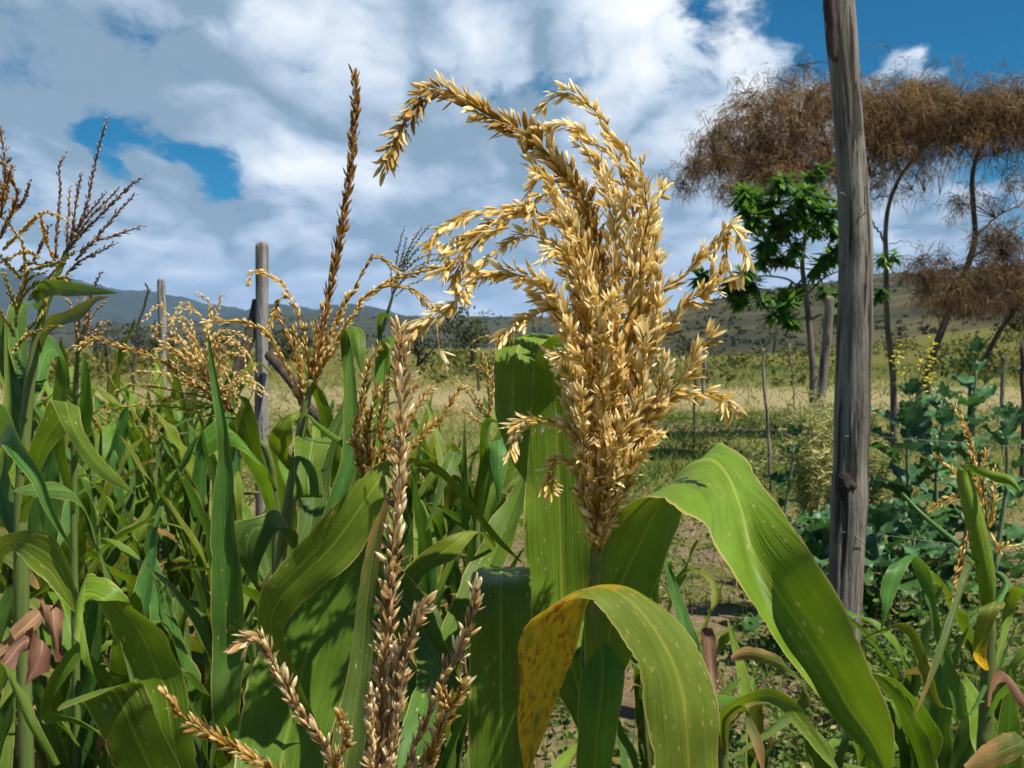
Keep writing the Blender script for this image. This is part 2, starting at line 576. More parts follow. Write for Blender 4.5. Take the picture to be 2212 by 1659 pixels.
M_BROWN = straw_material('straw_brown', [(0.0, (0.19, 0.09, 0.028)), (0.5, (0.43, 0.25, 0.085)), (1.0, (0.64, 0.44, 0.19))])
M_LIME = straw_material('straw_yellow_green', [(0.0, (0.20, 0.18, 0.025)), (0.5, (0.42, 0.34, 0.08)), (1.0, (0.62, 0.52, 0.20))])
M_PALE = straw_material('straw_pale_grey', [(0.0, (0.16, 0.15, 0.10)), (0.5, (0.34, 0.32, 0.22)), (1.0, (0.55, 0.52, 0.40))])

# ------------------------------------------------------------------ spikelets and tassels
def shell_template(open_=0.25, nt=5, w=0.17, belly=0.12):
    """two boat-shaped glumes that part towards the tip, length 1 along +Z"""
    V, Q = [], []
    ts = np.linspace(0, 1, nt)
    for side in (1, -1):
        off = len(V)
        for t in ts:
            ww = w * (math.sin(math.pi * min(1, t * 0.94 + 0.05)) ** 0.75) * (1.15 - 0.35 * t)
            if t == 1:
                ww = 0.006
            x0 = open_ * t ** 1.5
            for s in (-1, 0, 1):
                bul = belly * math.sin(math.pi * t) ** 0.8 * (1 - 0.75 * s * s)
                V.append((side * (x0 + bul + 0.01), s * ww, t * (1 - 0.06 * (side < 0))))
        for i in range(nt - 1):
            for j in range(2):
                a = off + i * 3 + j
                q = (a, a + 1, a + 4, a + 3)
                Q.append(q if side < 0 else q[::-1])
    V = np.array(V)
    return V, np.array(Q), V[:, 2].clip(0, 1)


def lens_template(sides=5, rings=(0.3, 0.65), w=0.17):
    V = [(0, 0, 0)]
    for t in rings:
        for k in range(sides):
            a = 2 * math.pi * k / sides
            r = w * (math.sin(math.pi * t) ** 0.8)
            V.append((r * math.cos(a) * 0.8, r * math.sin(a), t))
    V.append((0, 0, 1))
    Tri, Q = [], []
    nr = len(rings)
    for k in range(sides):
        k2 = (k + 1) % sides
        Tri.append((0, 1 + k2, 1 + k))
        for r in range(nr - 1):
            Q.append((1 + r * sides + k, 1 + r * sides + k2, 1 + (r + 1) * sides + k2, 1 + (r + 1) * sides + k))
        b = 1 + (nr - 1) * sides
        Tri.append((b + k, b + k2, len(V) - 1))
    V = np.array(V, float)
    fl = [np.array(Tri)]
    if Q:
        fl.append(np.array(Q))
    return V, fl, V[:, 2].clip(0, 1)


def husk_template(nt=6, w=0.14, curl=0.22):
    V, Q = [], []
    for t in np.linspace(0, 1, nt):
        ww = w * (math.sin(math.pi * min(1, t * 0.93 + 0.06)) ** 0.7)
        for s in (-1, 0, 1):
            V.append((0.10 * math.sin(math.pi * t) * (1 - 1.3 * s * s) + curl * t ** 2, s * ww, t * 0.97))
    for i in range(nt - 1):
        for j in range(2):
            a = i * 3 + j
            Q.append((a, a + 1, a + 4, a + 3))
    V = np.array(V)
    return V, np.array(Q), V[:, 2].clip(0, 1)


TPL = {'husk': husk_template(), 'curl': husk_template(6, 0.11, 0.5), 'open': shell_template(0.30, w=0.145, belly=0.10), 'half': shell_template(0.14, w=0.135, belly=0.10), 'shut': lens_template(6, (0.2, 0.5, 0.8), 0.135),
       'slim': lens_template(5, (0.3, 0.7), 0.13), 'low': lens_template(4, (0.45,), 0.17)}


def place_many(g, tpl, P, Z, X, L, tone, wid=None):
    """copies of a template at P, long axis Z, side axis X, length L"""
    V, Fc, tv = TPL[tpl]
    n = len(P)
    if n == 0:
        return
    Z = Z / (np.linalg.norm(Z, axis=1)[:, None] + 1e-12)
    X = X - Z * (X * Z).sum(1)[:, None]
    X = X / (np.linalg.norm(X, axis=1)[:, None] + 1e-12)
    Y = np.cross(Z, X)
    w = np.ones(n) if wid is None else wid
    W_ = (V[None, :, 0:1] * w[:, None, None] * X[:, None] + V[None, :, 1:2] * w[:, None, None] * Y[:, None] + V[None, :, 2:3] * Z[:, None]) * L[:, None, None] + P[:, None]
    m = len(V)
    base = (np.arange(n) * m)[:, None, None]
    fs = [(f[None] + base).reshape(-1, f.shape[1]) for f in (Fc if isinstance(Fc, list) else [Fc])]
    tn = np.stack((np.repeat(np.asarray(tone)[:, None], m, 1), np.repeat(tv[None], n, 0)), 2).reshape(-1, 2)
    g.add(W_.reshape(-1, 3), fs, tone=tn)


def spikelets(g, P, L=0.014, step=0.0045, rows=2, ang=28, angj=12, kinds=('half', 'shut', 'open'), probs=(0.4, 0.4, 0.2),
              tone=(0.55, 0.22), skip=0.05, r0=0.0013, start=0.0, droop=0.0, endl=0.7, rng=RNG, rachis_tone=0.4, wid=(0.8, 1.3), tiptone=0.0, ped=0.0, wob=0.0):
    """P: world polyline from the base to the tip of one branch"""
    Pr, Lt = resample(P, step)
    n = len(Pr)
    if wob:
        s_ = np.linspace(0, Lt, n)
        for q in range(3):
            Pr[:, q] += wob * np.clip(s_ / 0.05, 0, 1) * (np.sin(s_ * 75 + rng.random() * 6.3) * 0.6 + np.sin(s_ * 160 + rng.random() * 6.3) * 0.4)
    T, N, B = frames(Pr)
    fr = np.linspace(0, 1, n)
    tube(g, Pr[::2] if n > 6 else Pr, np.interp(np.linspace(0, 1, len(Pr[::2] if n > 6 else Pr)), (0, 1), (r0, r0 * 0.45)), 5, tone=(rachis_tone, 0.3))
    ok = (fr >= start) & (rng.random(n) > skip)
    idx = np.nonzero(ok)[0]
    phi0 = rng.random() * 6.28
    PP, ZZ, XX, LL, TT = [], [], [], [], []
    for j, i in enumerate(idx):
        for k in range(2 if rows == 2 else 1):
            if rows == 2:
                ph = phi0 + (i % 2) * math.pi + rng.normal(0, 0.55) + fr[i] * 2.0
            else:
                ph = phi0 + j * 2.39996 + rng.normal(0, 0.25)
            rad = math.cos(ph) * N[i] + math.sin(ph) * B[i]
            a = math.radians(max(4, ang + rng.normal(0, angj) - (14 * k)))
            z = math.cos(a) * T[i] + math.sin(a) * rad
            z = z + np.array((0, 0, -droop)) * rng.random()
            PP.append(Pr[i] + rad * (r0 * 0.8 + ped * rng.random()) + T[i] * ped * rng.random())
            ZZ.append(z)
            XX.append(rad if rng.random() < 0.7 else np.cross(T[i], rad))
            LL.append(L * (0.62 + 0.62 * rng.random()) * (1 - (1 - endl) * fr[i] ** 2))
            TT.append(np.clip(tone[0] + rng.normal(0, tone[1]) + tiptone * fr[i], 0.01, 1))
    if not PP:
        return
    PP, ZZ, XX, LL, TT = map(np.array, (PP, ZZ, XX, LL, TT))
    wd = wid[0] + (wid[1] - wid[0]) * rng.random(len(PP))
    kk = rng.choice(len(kinds), len(PP), p=np.array(probs) / sum(probs))
    for q, kd in enumerate(kinds):
        s = kk == q
        place_many(g, kd, PP[s], ZZ[s], XX[s], LL[s], TT[s], wd[s])


def curve_px(pts, d0, d1=None, rev=True, sub=8, bow=0.0):
    """pixel polyline (tip first when rev) -> world curve from base to tip; depth runs d0 at the base to d1 at the tip"""
    p = np.array(pts, float)
    if rev:
        p = p[::-1]
    d1 = d0 if d1 is None else d1
    n = len(p)
    if p.shape[1] == 2:
        s = np.linspace(0, 1, n)
        d = d0 + (d1 - d0) * s + bow * np.sin(math.pi * s)
    else:
        d = p[:, 2]
    return up_cat(np.array([pt(a[0], a[1], q) for a, q in zip(p, d)]), sub)


# ------------------------------------------------------------------ leaves
def rail_leaf(root, stations, mat, sub=5, across=10, rails=None, cup=0.10, wave=0.0025, name='leaf', label=None, seed=0, us=None):
    """stations: (xl, yl, xr, yr, d [, dr]) rows in the picture, or rails = list of station lists of (x, y, d)"""
    rng = np.random.default_rng(seed + 11)
    if rails is None:
        RL = np.array([pt(s[0], s[1], s[4]) for s in stations])
        RR = np.array([pt(s[2], s[3], s[5] if len(s) > 5 else s[4]) for s in stations])
        Ls, Rs = up_cat(RL, sub), up_cat(RR, sub)
        rl = [Ls, None, Rs]
        us = [0, 0.5, 1]
    else:
        arr = [np.array([pt(*s[k]) for s in rails]) for k in range(len(rails[0]))]
        rl = [up_cat(a, sub) for a in arr]
        Ls, Rs = rl[0], rl[-1]
        us = us or list(np.linspace(0, 1, len(rl)))
    n = len(Ls)
    mid0 = (Ls + Rs) / 2
    T = np.gradient(mid0, axis=0)
    T /= np.linalg.norm(T, axis=1)[:, None] + 1e-12
    S = Rs - Ls
    wd = np.linalg.norm(S, axis=1)
    Nn = np.cross(S, T)
    Nn /= np.linalg.norm(Nn, axis=1)[:, None] + 1e-12
    # smooth the normals along the leaf so that no station flips
    for i in range(1, n):
        if Nn[i].dot(Nn[i - 1]) < 0:
            Nn[i] *= -1 if wd[i] < 0.004 else 1
    if rl[1] is None:
        rl[1] = mid0 - Nn * (wd * cup)[:, None]
    u = np.linspace(0, 1, across + 1)
    K = np.array(us)
    # piecewise cubic across the rails
    pts_ = np.stack(rl, 1)                      # n, k, 3
    V = np.zeros((n, across + 1, 3))
    for i in range(n):
        if len(K) == 3 and rails is None:
            a, b, c = pts_[i]
            q = b
            # quadratic through three points
            t = u[:, None]
            V[i] = a * ((t - .5) * (t - 1) / .5) + q * (-t * (t - 1) * 4) + c * (t * (t - .5) / .5)
        else:
            for k in range(3):
                V[i, :, k] = np.interp(u, K, pts_[i, :, k])
    if rails is not None:                        # soften folds a little
        for _ in range(1):
            V[:, 1:-1] = 0.25 * V[:, :-2] + 0.5 * V[:, 1:-1] + 0.25 * V[:, 2:]
    seg = np.concatenate(([0], np.cumsum(np.linalg.norm(np.diff(mid0, axis=0), axis=1))))
    ph = rng.random(4) * 6.28
    e = (np.abs(u - 0.5) * 2) ** 2.5
    side = np.where(u < 0.5, 0.0, 1.0)
    wv = np.zeros((n, across + 1))
    for q in range(2):
        wv += np.sin(seg[:, None] * (55 + 38 * q) + ph[q] + side[None] * (2.1 + q))
    V += Nn[:, None] * (wv * e[None] * wave * 1.7 * np.clip(wd / 0.05, 0, 1)[:, None])[..., None]
    V += Nn[:, None] * (-0.05 * wd[:, None] * np.exp(-((u - 0.5) / 0.05) ** 2)[None] * 0.5)[..., None]
    for c_, d_ in ((0, 1), (-1, -2)):                 # small nicks along the margins
        nk = 0.55 * rng.random(n) ** 7 + 0.10 * rng.random(n)
        V[1:-1, c_] += (V[1:-1, d_] - V[1:-1, c_]) * nk[1:-1, None]
    v01 = seg / (seg[-1] + 1e-9)
    uv = np.stack((np.repeat(u[None], n, 0), np.repeat(v01[:, None], across + 1, 1)), 2).reshape(-1, 2)
    met = np.stack(((u[None] - 0.5) * np.maximum(wd, 0.001)[:, None].clip(0.03, 1), np.repeat(seg[:, None], across + 1, 1)), 2).reshape(-1, 2)
    m = across + 1
    ii, jj = np.meshgrid(np.arange(n - 1), np.arange(across), indexing='ij')
    a = (ii * m + jj).ravel()
    Q_ = np.column_stack((a, a + 1, a + m + 1, a + m))
    g = Geo()
    g.add(V.reshape(-1, 3), Q_, uv=uv, met=met)
    o = g.build(name, mat, root, origin=root.location)
    if label:
        o['label'] = label
    return o


def stalk_px(root, pts, r0, r1, mat=None, nodes=True, name='stalk', ground=True):
    """stalk through (x, y, d) points from the top down; continues to the ground"""
    P = [pt(*p) for p in pts]
    if ground:
        b = np.array(root.location)
        P.append(P[-1] * 0.45 + b * 0.55 + np.array((0, 0, 0)))
        P.append(np.array((b[0], b[1], 0.0)))
    P = up_cat(np.array(P)[::-1], 10)
    R = np.linspace(r0, r1, len(P))
    if nodes:
        R = R * (1 + 0.10 * (np.abs(np.sin(np.linspace(0, 7 * math.pi, len(P)))) < 0.12))
    g = Geo()
    tube(g, P, R, 8)
    return g.build(name, mat or M_STALK, root, origin=root.location)


def ground_below(px, py, d):
    q = pt(px, py, d)
    return (q[0], q[1], 0.0)


# ------------------------------------------------------------------ ground, hills
def smooth(a, b, x):
    t = np.clip((x - a) / (b - a), 0, 1)
    return t * t * (3 - 2 * t)


def vnoise(x, y, seed=0):
    """cheap smooth value noise"""
    xi, yi = np.floor(x).astype(int), np.floor(y).astype(int)
    xf, yf = x - xi, y - yi
    xf, yf = xf * xf * (3 - 2 * xf), yf * yf * (3 - 2 * yf)

    def h(a, b):
        n = (a * 374761393 + b * 668265263 + seed * 1442695041) & 0x7fffffff
        n = ((n ^ (n >> 13)) * 1274126177) & 0x7fffffff
        return ((n ^ (n >> 16)) & 0xffff) / 65535.0
    return (h(xi, yi) * (1 - xf) + h(xi + 1, yi) * xf) * (1 - yf) + (h(xi, yi + 1) * (1 - xf) + h(xi + 1, yi + 1) * xf) * yf


def fbm(x, y, seed=0, oct=4):
    s, a = 0, 0.5
    for k in range(oct):
        s = s + a * vnoise(x * 2 ** k, y * 2 ** k, seed + k * 17)
        a *= 0.5
    return s


def ground_z(x, y):
    x, y = np.asarray(x, float), np.asarray(y, float)
    r = np.hypot(x, y)
    z = 0.10 * (fbm(x * 0.9, y * 0.9, 3) - 0.47) * smooth(0.5, 3, r)
    z = z + 0.5 * (fbm(x * 0.06, y * 0.06, 9) - 0.47) * smooth(12, 40, r)
    z = z + smooth(25, 150, y) * smooth(0.20, 0.55, x / (np.abs(y) + 5)) * 5.0 * np.clip(y / 150, 0, 1)
    return z


def mat_ground():
    m, T = new_mat('field_soil')
    g_ = T.n('ShaderNodeNewGeometry').outputs['Position']
    big = T.noise(g_, 0.22, 5, 0.6)
    mid = T.noise(T.vm('ADD', g_, (13, 4, 0)), 1.3, 6, 0.65)
    fine = T.noise(g_, 14.0, 6, 0.7)
    grit = T.noise(g_, 60.0, 4, 0.7)
    soil = T.ramp(fine, [(0.25, (0.10, 0.062, 0.04)), (0.5, (0.20, 0.135, 0.09)), (0.75, (0.31, 0.225, 0.155))])
    grass = T.ramp(fine, [(0.25, (0.05, 0.075, 0.012)), (0.5, (0.11, 0.125, 0.028)), (0.8, (0.22, 0.20, 0.07))])
    drygr = T.ramp(fine, [(0.25, (0.11, 0.095, 0.028)), (0.5, (0.20, 0.17, 0.062)), (0.8, (0.33, 0.27, 0.12))])
    ln = T.vm('LENGTH', g_)
    far = T.mr(ln, 7.0, 11.0)
    gg = T.mr(T.m('ADD', mid, T.m('MULTIPLY', T.m('SUBTRACT', big, 0.5), 0.8)), 0.40, 0.60)
    near = T.mix(T.m('MULTIPLY', gg, 0.75), soil, grass)
    farc = T.mix(gg, drygr, grass)
    sy = T.n('ShaderNodeSeparateXYZ')
    T.l(g_, sy.inputs[0])
    strip = T.m('MULTIPLY', T.mr(sy.outputs[1], 20, 24), T.mr(sy.outputs[1], 31, 36, 1, 0))
    farc = T.mix(T.m('MULTIPLY', strip, T.mr(mid, 0.3, 0.6, 0.25, 0.75)), farc, (0.29, 0.235, 0.125))
    yel = T.mr(sy.outputs[1], 36, 44)
    farc = T.mix(T.m('MULTIPLY', yel, 0.9), farc, T.ramp(mid, [(0.3, (0.055, 0.068, 0.013)), (0.6, (0.11, 0.108, 0.022)), (0.8, (0.19, 0.16, 0.05))]))
    col = T.mix(far, near, farc)
    bs = T.n('ShaderNodeBsdfPrincipled')
    T.l(col, bs.inputs['Base Color'])
    bs.inputs['Roughness'].default_value = 0.95
    bs.inputs['Specular IOR Level'].default_value = 0.1
    b = T.n('ShaderNodeBump')
    b.inputs['Distance'].default_value = 0.03
    T.l(T.m('ADD', fine, T.m('MULTIPLY', grit, 0.5)), b.inputs['Height'])
    T.l(b.outputs[0], bs.inputs['Normal'])
    T.l(bs.outputs[0], T.n('ShaderNodeOutputMaterial').inputs['Surface'])
    return m


g = Geo()
na = 240
rad = np.concatenate(([0.0], np.geomspace(0.25, 6400, 150)))
aa = np.arange(na) / na * 2 * math.pi
X, Y = rad[:, None] * np.sin(aa)[None], rad[:, None] * np.cos(aa)[None]
Zg = ground_z(X, Y) * np.where(rad < 400, 1, np.clip(1 - (rad - 400) / 400, 0, 1))[:, None]
V = np.stack((X, Y, Zg), 2).reshape(-1, 3)
ii, jj = np.meshgrid(np.arange(len(rad) - 1), np.arange(na), indexing='ij')
j2 = (jj + 1) % na
g.add(V, np.column_stack(((ii * na + jj).ravel(), (ii * na + j2).ravel(), ((ii + 1) * na + j2).ravel(), ((ii + 1) * na + jj).ravel()))[:, ::-1])
tag(g.build('ground', mat_ground()), None, kind='structure')


def hill(name, prof, r_top, r0, r1, mat, rough, seed, label=None):
    """ridge whose crest is seen at the (px, py) profile from afar"""
    px = np.linspace(prof[0][0], prof[-1][0], 320)
    py = np.interp(px, [p[0] for p in prof], [p[1] for p in prof])
    k = np.ones(9) / 9
    py = np.convolve(np.pad(py, 4, mode='edge'), k, mode='valid')
    az = (px - CX) / F
    top = CAMZ + (745 - py) / F * r_top
    rr = np.concatenate((np.linspace(r0, r_top, 40), np.linspace(r_top, r1, 8)[1:]))
    sh = np.where(rr <= r_top, np.sin(np.clip((rr - r0) / (r_top - r0), 0, 1) * math.pi / 2) ** 1.15, np.cos(np.clip((rr - r_top) / (r1 - r_top), 0, 1) * math.pi / 2))
    xx = az[None] * rr[:, None]
    yy = np.repeat(rr[:, None], len(az), 1)
    s = 14.0 / r_top
    z = -2 + (top[None] + 2) * sh[:, None] * 1.0
    z = z + (fbm(xx * s, yy * s * 0.6, seed, 5) - 0.47) * rough * np.sin(np.clip((rr - r0) / (r1 - r0), 0, 1) * math.pi)[:, None] * 2
    z = z + (fbm(xx * s * 12, yy * s * 12, seed + 5, 3) - 0.43) * rough * 0.35 * np.clip((rr - r0) / (r_top - r0), 0, 1)[:, None]
    V = np.stack((xx, yy, z), 2).reshape(-1, 3)
    nn = len(az)
    i_, j_ = np.meshgrid(np.arange(len(rr) - 1), np.arange(nn - 1), indexing='ij')
    a = (i_ * nn + j_).ravel()
    g = Geo()
    g.add(V, np.column_stack((a, a + 1, a + nn + 1, a + nn)))
    o = g.build(name, mat)
    return tag(o, label, kind='structure')


M_MOUNT = simple_mat('mountain_scrub', [(0.35, (0.012, 0.02, 0.012)), (0.6, (0.024, 0.034, 0.02)), (0.8, (0.05, 0.055, 0.032))], 0.012, 1.0)
M_RIDGE = simple_mat('ridge_scrub', [(0.35, (0.018, 0.024, 0.012)), (0.55, (0.034, 0.038, 0.018)), (0.78, (0.075, 0.066, 0.036))], 0.05, 1.0)
M_HILLR = simple_mat('hillside_grass', [(0.34, (0.015, 0.019, 0.006)), (0.50, (0.034, 0.033, 0.011)), (0.70, (0.088, 0.07, 0.024))], 0.05, 1.0)
hill('mountain', [(-700, 660), (-300, 600), (-60, 575), (100, 602), (170, 622), (250, 637), (340, 650), (440, 662), (520, 676), (600, 700), (700, 740)], 3800, 2300, 5200, M_MOUNT, 60, 4)
hill('mountain', [(380, 735), (480, 690), (540, 672), (600, 662), (660, 672), (720, 688), (800, 715), (900, 745)], 3000, 2300, 3800, M_MOUNT, 20, 8)
hill('mountain', [(560, 735), (650, 690), (710, 667), (760, 663), (820, 672), (900, 690), (980, 705), (1200, 735)], 2500, 1800, 3200, M_MOUNT, 20, 14)
hill('ridge', [(-500, 715), (0, 712), (240, 706), (420, 700), (560, 690), (700, 688), (850, 690), (950, 694), (1100, 692), (1220, 690), (1400, 688), (1550, 690), (1800, 700)], 900, 420, 1300, M_RIDGE, 4, 21)
hill('hillside', [(1180, 745), (1300, 722), (1430, 684), (1520, 662), (1600, 645), (1700, 634), (1800, 626), (1900, 612), (2000, 602), (2212, 588), (2500, 575), (2900, 600), (3200, 650)], 380, 110, 620, M_HILLR, 3.2, 33)

# ------------------------------------------------------------------ loose leaves helper
def leaf_quads(g, P, Z, X, L, Wd, tone, fold=0.25):
    """pointed six-vertex leaves, vectorised"""
    n = len(P)
    Z = Z / (np.linalg.norm(Z, axis=1)[:, None] + 1e-12)
    X = X - Z * (X * Z).sum(1)[:, None]
    X /= np.linalg.norm(X, axis=1)[:, None] + 1e-12
    Y = np.cross(Z, X)
    L, Wd = np.broadcast_to(L, (n,))[:, None], np.broadcast_to(Wd, (n,))[:, None]
    v = np.stack((P, P + Z * L * 0.4 + X * Wd - Y * Wd * fold, P + Z * L * 0.4 - X * Wd - Y * Wd * fold, P + Z * L * 0.5, P + Z * L - Y * L * 0.12), 1)
    b = (np.arange(n) * 5)[:, None]
    f = np.concatenate((b + np.array([[0, 1, 3, 3]])[:, :3], b + np.array([[0, 3, 2]]), b + np.array([[1, 4, 3]]), b + np.array([[3, 4, 2]])))
    tn = np.repeat(np.stack((np.broadcast_to(tone, (n,)), np.full(n, 0.5)), 1)[:, None], 5, 1)
    g.add(v.reshape(-1, 3), f, tone=tn.reshape(-1, 2))


def rnd_dirs(n, rng, zmin=-1, zmax=1):
    z = rng.uniform(zmin, zmax, n)
    a = rng.uniform(0, 2 * math.pi, n)
    r = np.sqrt(1 - z * z)
    return np.stack((r * np.cos(a), r * np.sin(a), z), 1)


def ribbons(g, P, Z, L, Wd, tone, droop, rng, nseg=3):
    """tapering grass blades bending under gravity; P roots, Z starting directions"""
    n = len(P)
    side = np.cross(Z, rnd_dirs(n, rng))
    side /= np.linalg.norm(side, axis=1)[:, None] + 1e-9
    L, Wd = np.broadcast_to(L, (n,))[:, None], np.broadcast_to(Wd, (n,))[:, None]
    c = P.copy()
    vs = []
    z = Z.copy()
    for k in range(nseg):
        w = Wd * (1 - k / nseg) ** 0.8
        vs += [c + side * w, c - side * w]
        c = c + z * L / nseg
        z = z + np.array((0, 0, -1.0)) * np.broadcast_to(droop, (n,))[:, None]
        z /= np.linalg.norm(z, axis=1)[:, None]
    vs.append(c)
    v = np.stack(vs, 1)
    m = v.shape[1]
    b = (np.arange(n) * m)[:, None]
    fs = [b + np.array([[2 * k, 2 * k + 1, 2 * k + 3, 2 * k + 2]]) for k in range(nseg - 1)]
    ft = b + np.array([[2 * nseg - 2, 2 * nseg - 1, 2 * nseg]])
    fl = ([np.concatenate(fs)] if fs else []) + [ft]
    tn = np.stack((np.repeat(np.broadcast_to(tone, (n,))[:, None], m, 1), np.tile(np.linspace(0, 1, m), (n, 1))), 2)
    g.add(v.reshape(-1, 3), fl, tone=tn.reshape(-1, 2))


M_GRASS = tone_mat('field_grass', [(0.0, (0.04, 0.085, 0.010)), (0.3, (0.10, 0.16, 0.018)), (0.55, (0.20, 0.20, 0.038)), (0.8, (0.32, 0.25, 0.09)), (1.0, (0.46, 0.37, 0.17))])
M_SCRUB = tone_mat('yellow_green_scrub', [(0.0, (0.028, 0.05, 0.008)), (0.35, (0.065, 0.085, 0.011)), (0.7, (0.13, 0.125, 0.015)), (1.0, (0.23, 0.18, 0.035))])
M_WEED = tone_mat('weeds', [(0.0, (0.022, 0.055, 0.008)), (0.4, (0.065, 0.125, 0.018)), (0.75, (0.14, 0.205, 0.032)), (1.0, (0.36, 0.31, 0.12))])

# field grass, 9 - 60 m
rng = np.random.default_rng(5)
g = Geo()
N = 52000
yy = 9 * (62 / 9) ** rng.random(N)
xx = (rng.random(N) * 1.25 - 0.62) * yy
strip = smooth(20, 24, yy) * (1 - smooth(30, 36, yy))
clump = fbm(xx * 0.35, yy * 0.35, 41, 4)
green = fbm(xx * 0.12, yy * 0.12, 47, 3)
keep = rng.random(N) < (0.35 + 1.1 * (clump - 0.3)) * (1 - 0.75 * strip)
xx, yy, clump, green = xx[keep], yy[keep], clump[keep], green[keep]
n = len(xx)
az = xx / yy
gz = np.clip(1.20 - 2.0 * green - 0.55 * smooth(10, 16, yy) * (1 - smooth(18, 22, yy)) * smooth(0.05, 0.25, az) + rng.normal(0, 0.14, n), 0, 1)
P = np.stack((xx, yy, ground_z(xx, yy)), 1)
ribbons(g, P, rnd_dirs(n, rng, 0.35, 1.0), (0.10 + 0.22 * rng.random(n) * (0.6 + clump)) * (0.8 + yy / 45), 0.003 + yy * 0.00028, gz, 0.35, rng, 2)
N = 15000                                          # greener strip right of the plot
yy = 9.0 * (21 / 9.0) ** rng.random(N)
xx = yy * rng.uniform(0.10, 0.36, N)
cl = fbm(xx * 0.5, yy * 0.35, 61, 3)
k = rng.random(N) < np.clip((cl - 0.33) * 5, 0.08, 1)
xx, yy, cl = xx[k], yy[k], cl[k]
P = np.stack((xx, yy, ground_z(xx, yy)), 1)
n = len(P)
ribbons(g, P, rnd_dirs(n, rng, 0.4, 1.0), rng.uniform(0.12, 0.34, n), 0.0035 + yy * 0.0003, np.clip(rng.normal(0.36, 0.14, n), 0.1, 1), 0.3, rng, 2)
tag(g.build('field_grass', M_GRASS), None, kind='stuff')

# yellow-green scrub, 36 - 110 m, climbing to the right
g = Geo()
N = 1500
yy = 36 * (130 / 36) ** rng.random(N)
xx = (rng.random(N) * 1.2 - 0.6) * yy
cl = fbm(xx * 0.09, yy * 0.06, 57, 3)
keep = rng.random(N) < np.clip((cl - 0.36) * 5, 0.04, 1)
xx, yy = xx[keep], yy[keep]
for x, y in zip(xx, yy):
    z = float(ground_z(x, y))
    s = rng.uniform(0.35, 1.0) * (0.75 + y / 160)
    n = 34
    d = rnd_dirs(n, rng, 0.0, 1.0)
    P = np.array((x, y, z)) + d * (rng.random(n) ** 0.5)[:, None] * np.array((s * 0.9, s * 0.9, s))
    tb = rng.uniform(0.15, 0.95)
    leaf_quads(g, P, rnd_dirs(n, rng, -0.2, 1), rnd_dirs(n, rng), s * 0.34, s * 0.09, np.clip(tb + rng.normal(0, 0.16, n), 0, 1))
tag(g.build('scrub_thicket', M_SCRUB), None, kind='stuff')

# dark scrub dotted over the hillside and ridge
M_HSCR = tone_mat('hillside_scrub', [(0.0, (0.016, 0.024, 0.009)), (0.5, (0.038, 0.048, 0.016)), (1.0, (0.085, 0.085, 0.03))], 0.9, 0.15)
dg = bpy.context.evaluated_depsgraph_get()
g = Geo()
hs_o = bpy.data.objects['hillside']
rg_o = bpy.data.objects['ridge']
for o, cnt, r0, r1, a0, a1, smin, smax in ((hs_o, 2600, 130, 395, 0.05, 0.60, 0.35, 1.1), (rg_o, 2200, 430, 905, -0.55, 0.3, 0.9, 2.4)):
    for k in range(cnt):
        r = rng.uniform(r0, r1) if k % 4 else r1 - rng.random() * 12
        a = rng.uniform(a0, a1)
        x, y = a * r, r
        hit, loc, nrm, _ = o.ray_cast(Vector((x, y, 400)), Vector((0, 0, -1)))
        if not hit or loc.z < -0.5:
            continue
        if vnoise(np.array([x * 0.03]), np.array([y * 0.03]), 77)[0] < 0.35 and k % 4:
            continue
        s = rng.uniform(smin, smax) * rng.uniform(0.5, 1)
        n = 16
        d = rnd_dirs(n, rng, -0.1, 1.0)
        P = np.array(loc) + d * rng.uniform(0.3, 1, n)[:, None] * s * np.array((0.9, 0.9, 0.65))
        leaf_quads(g, P, rnd_dirs(n, rng), rnd_dirs(n, rng), s * 0.75, s * 0.30, np.clip(rng.uniform(0, 1) * 0.6 + rng.normal(0.2, 0.15, n), 0, 1))
tag(g.build('hillside_scrub', M_HSCR), None, kind='stuff')

# ------------------------------------------------------------------ trees
M_BARK = simple_mat('bark_grey', [(0.3, (0.075, 0.055, 0.045)), (0.7, (0.20, 0.16, 0.13))], 9, 0.9, (1, 1, 0.25), bump=0.01)
M_BARKD = simple_mat('bark_dark', [(0.3, (0.03, 0.022, 0.018)), (0.7, (0.085, 0.062, 0.05))], 9, 0.9, (1, 1, 0.25), bump=0.01)
M_BROWNF = tone_mat('withered_foliage', [(0.0, (0.05, 0.032, 0.02)), (0.06, (0.12, 0.07, 0.034)), (0.35, (0.25, 0.15, 0.068)), (0.68, (0.39, 0.25, 0.12)), (0.86, (0.50, 0.36, 0.20)), (0.9, (0.09, 0.13, 0.045)), (1.0, (0.14, 0.19, 0.06))], 0.8, 0.45)
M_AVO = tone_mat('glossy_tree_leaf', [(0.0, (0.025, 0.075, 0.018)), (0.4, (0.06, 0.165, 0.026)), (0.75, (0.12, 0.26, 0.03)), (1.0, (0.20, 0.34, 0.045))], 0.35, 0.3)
M_FARF = tone_mat('far_tree_foliage', [(0.0, (0.02, 0.028, 0.012)), (0.5, (0.05, 0.06, 0.022)), (1.0, (0.10, 0.10, 0.04))], 0.9, 0.25)


def limb(g, pts, d, r0, r1, rng=None, jit=0.0):
    P = up_cat(np.array([pt(p[0], p[1], p[2] if len(p) > 2 else d) for p in pts]), 6)
    if rng is not None and jit:
        P[1:-1] += rng.normal(0, jit, (len(P) - 2, 3))
    tube(g, P, np.linspace(r0, r1, len(P)), 8)
    return P


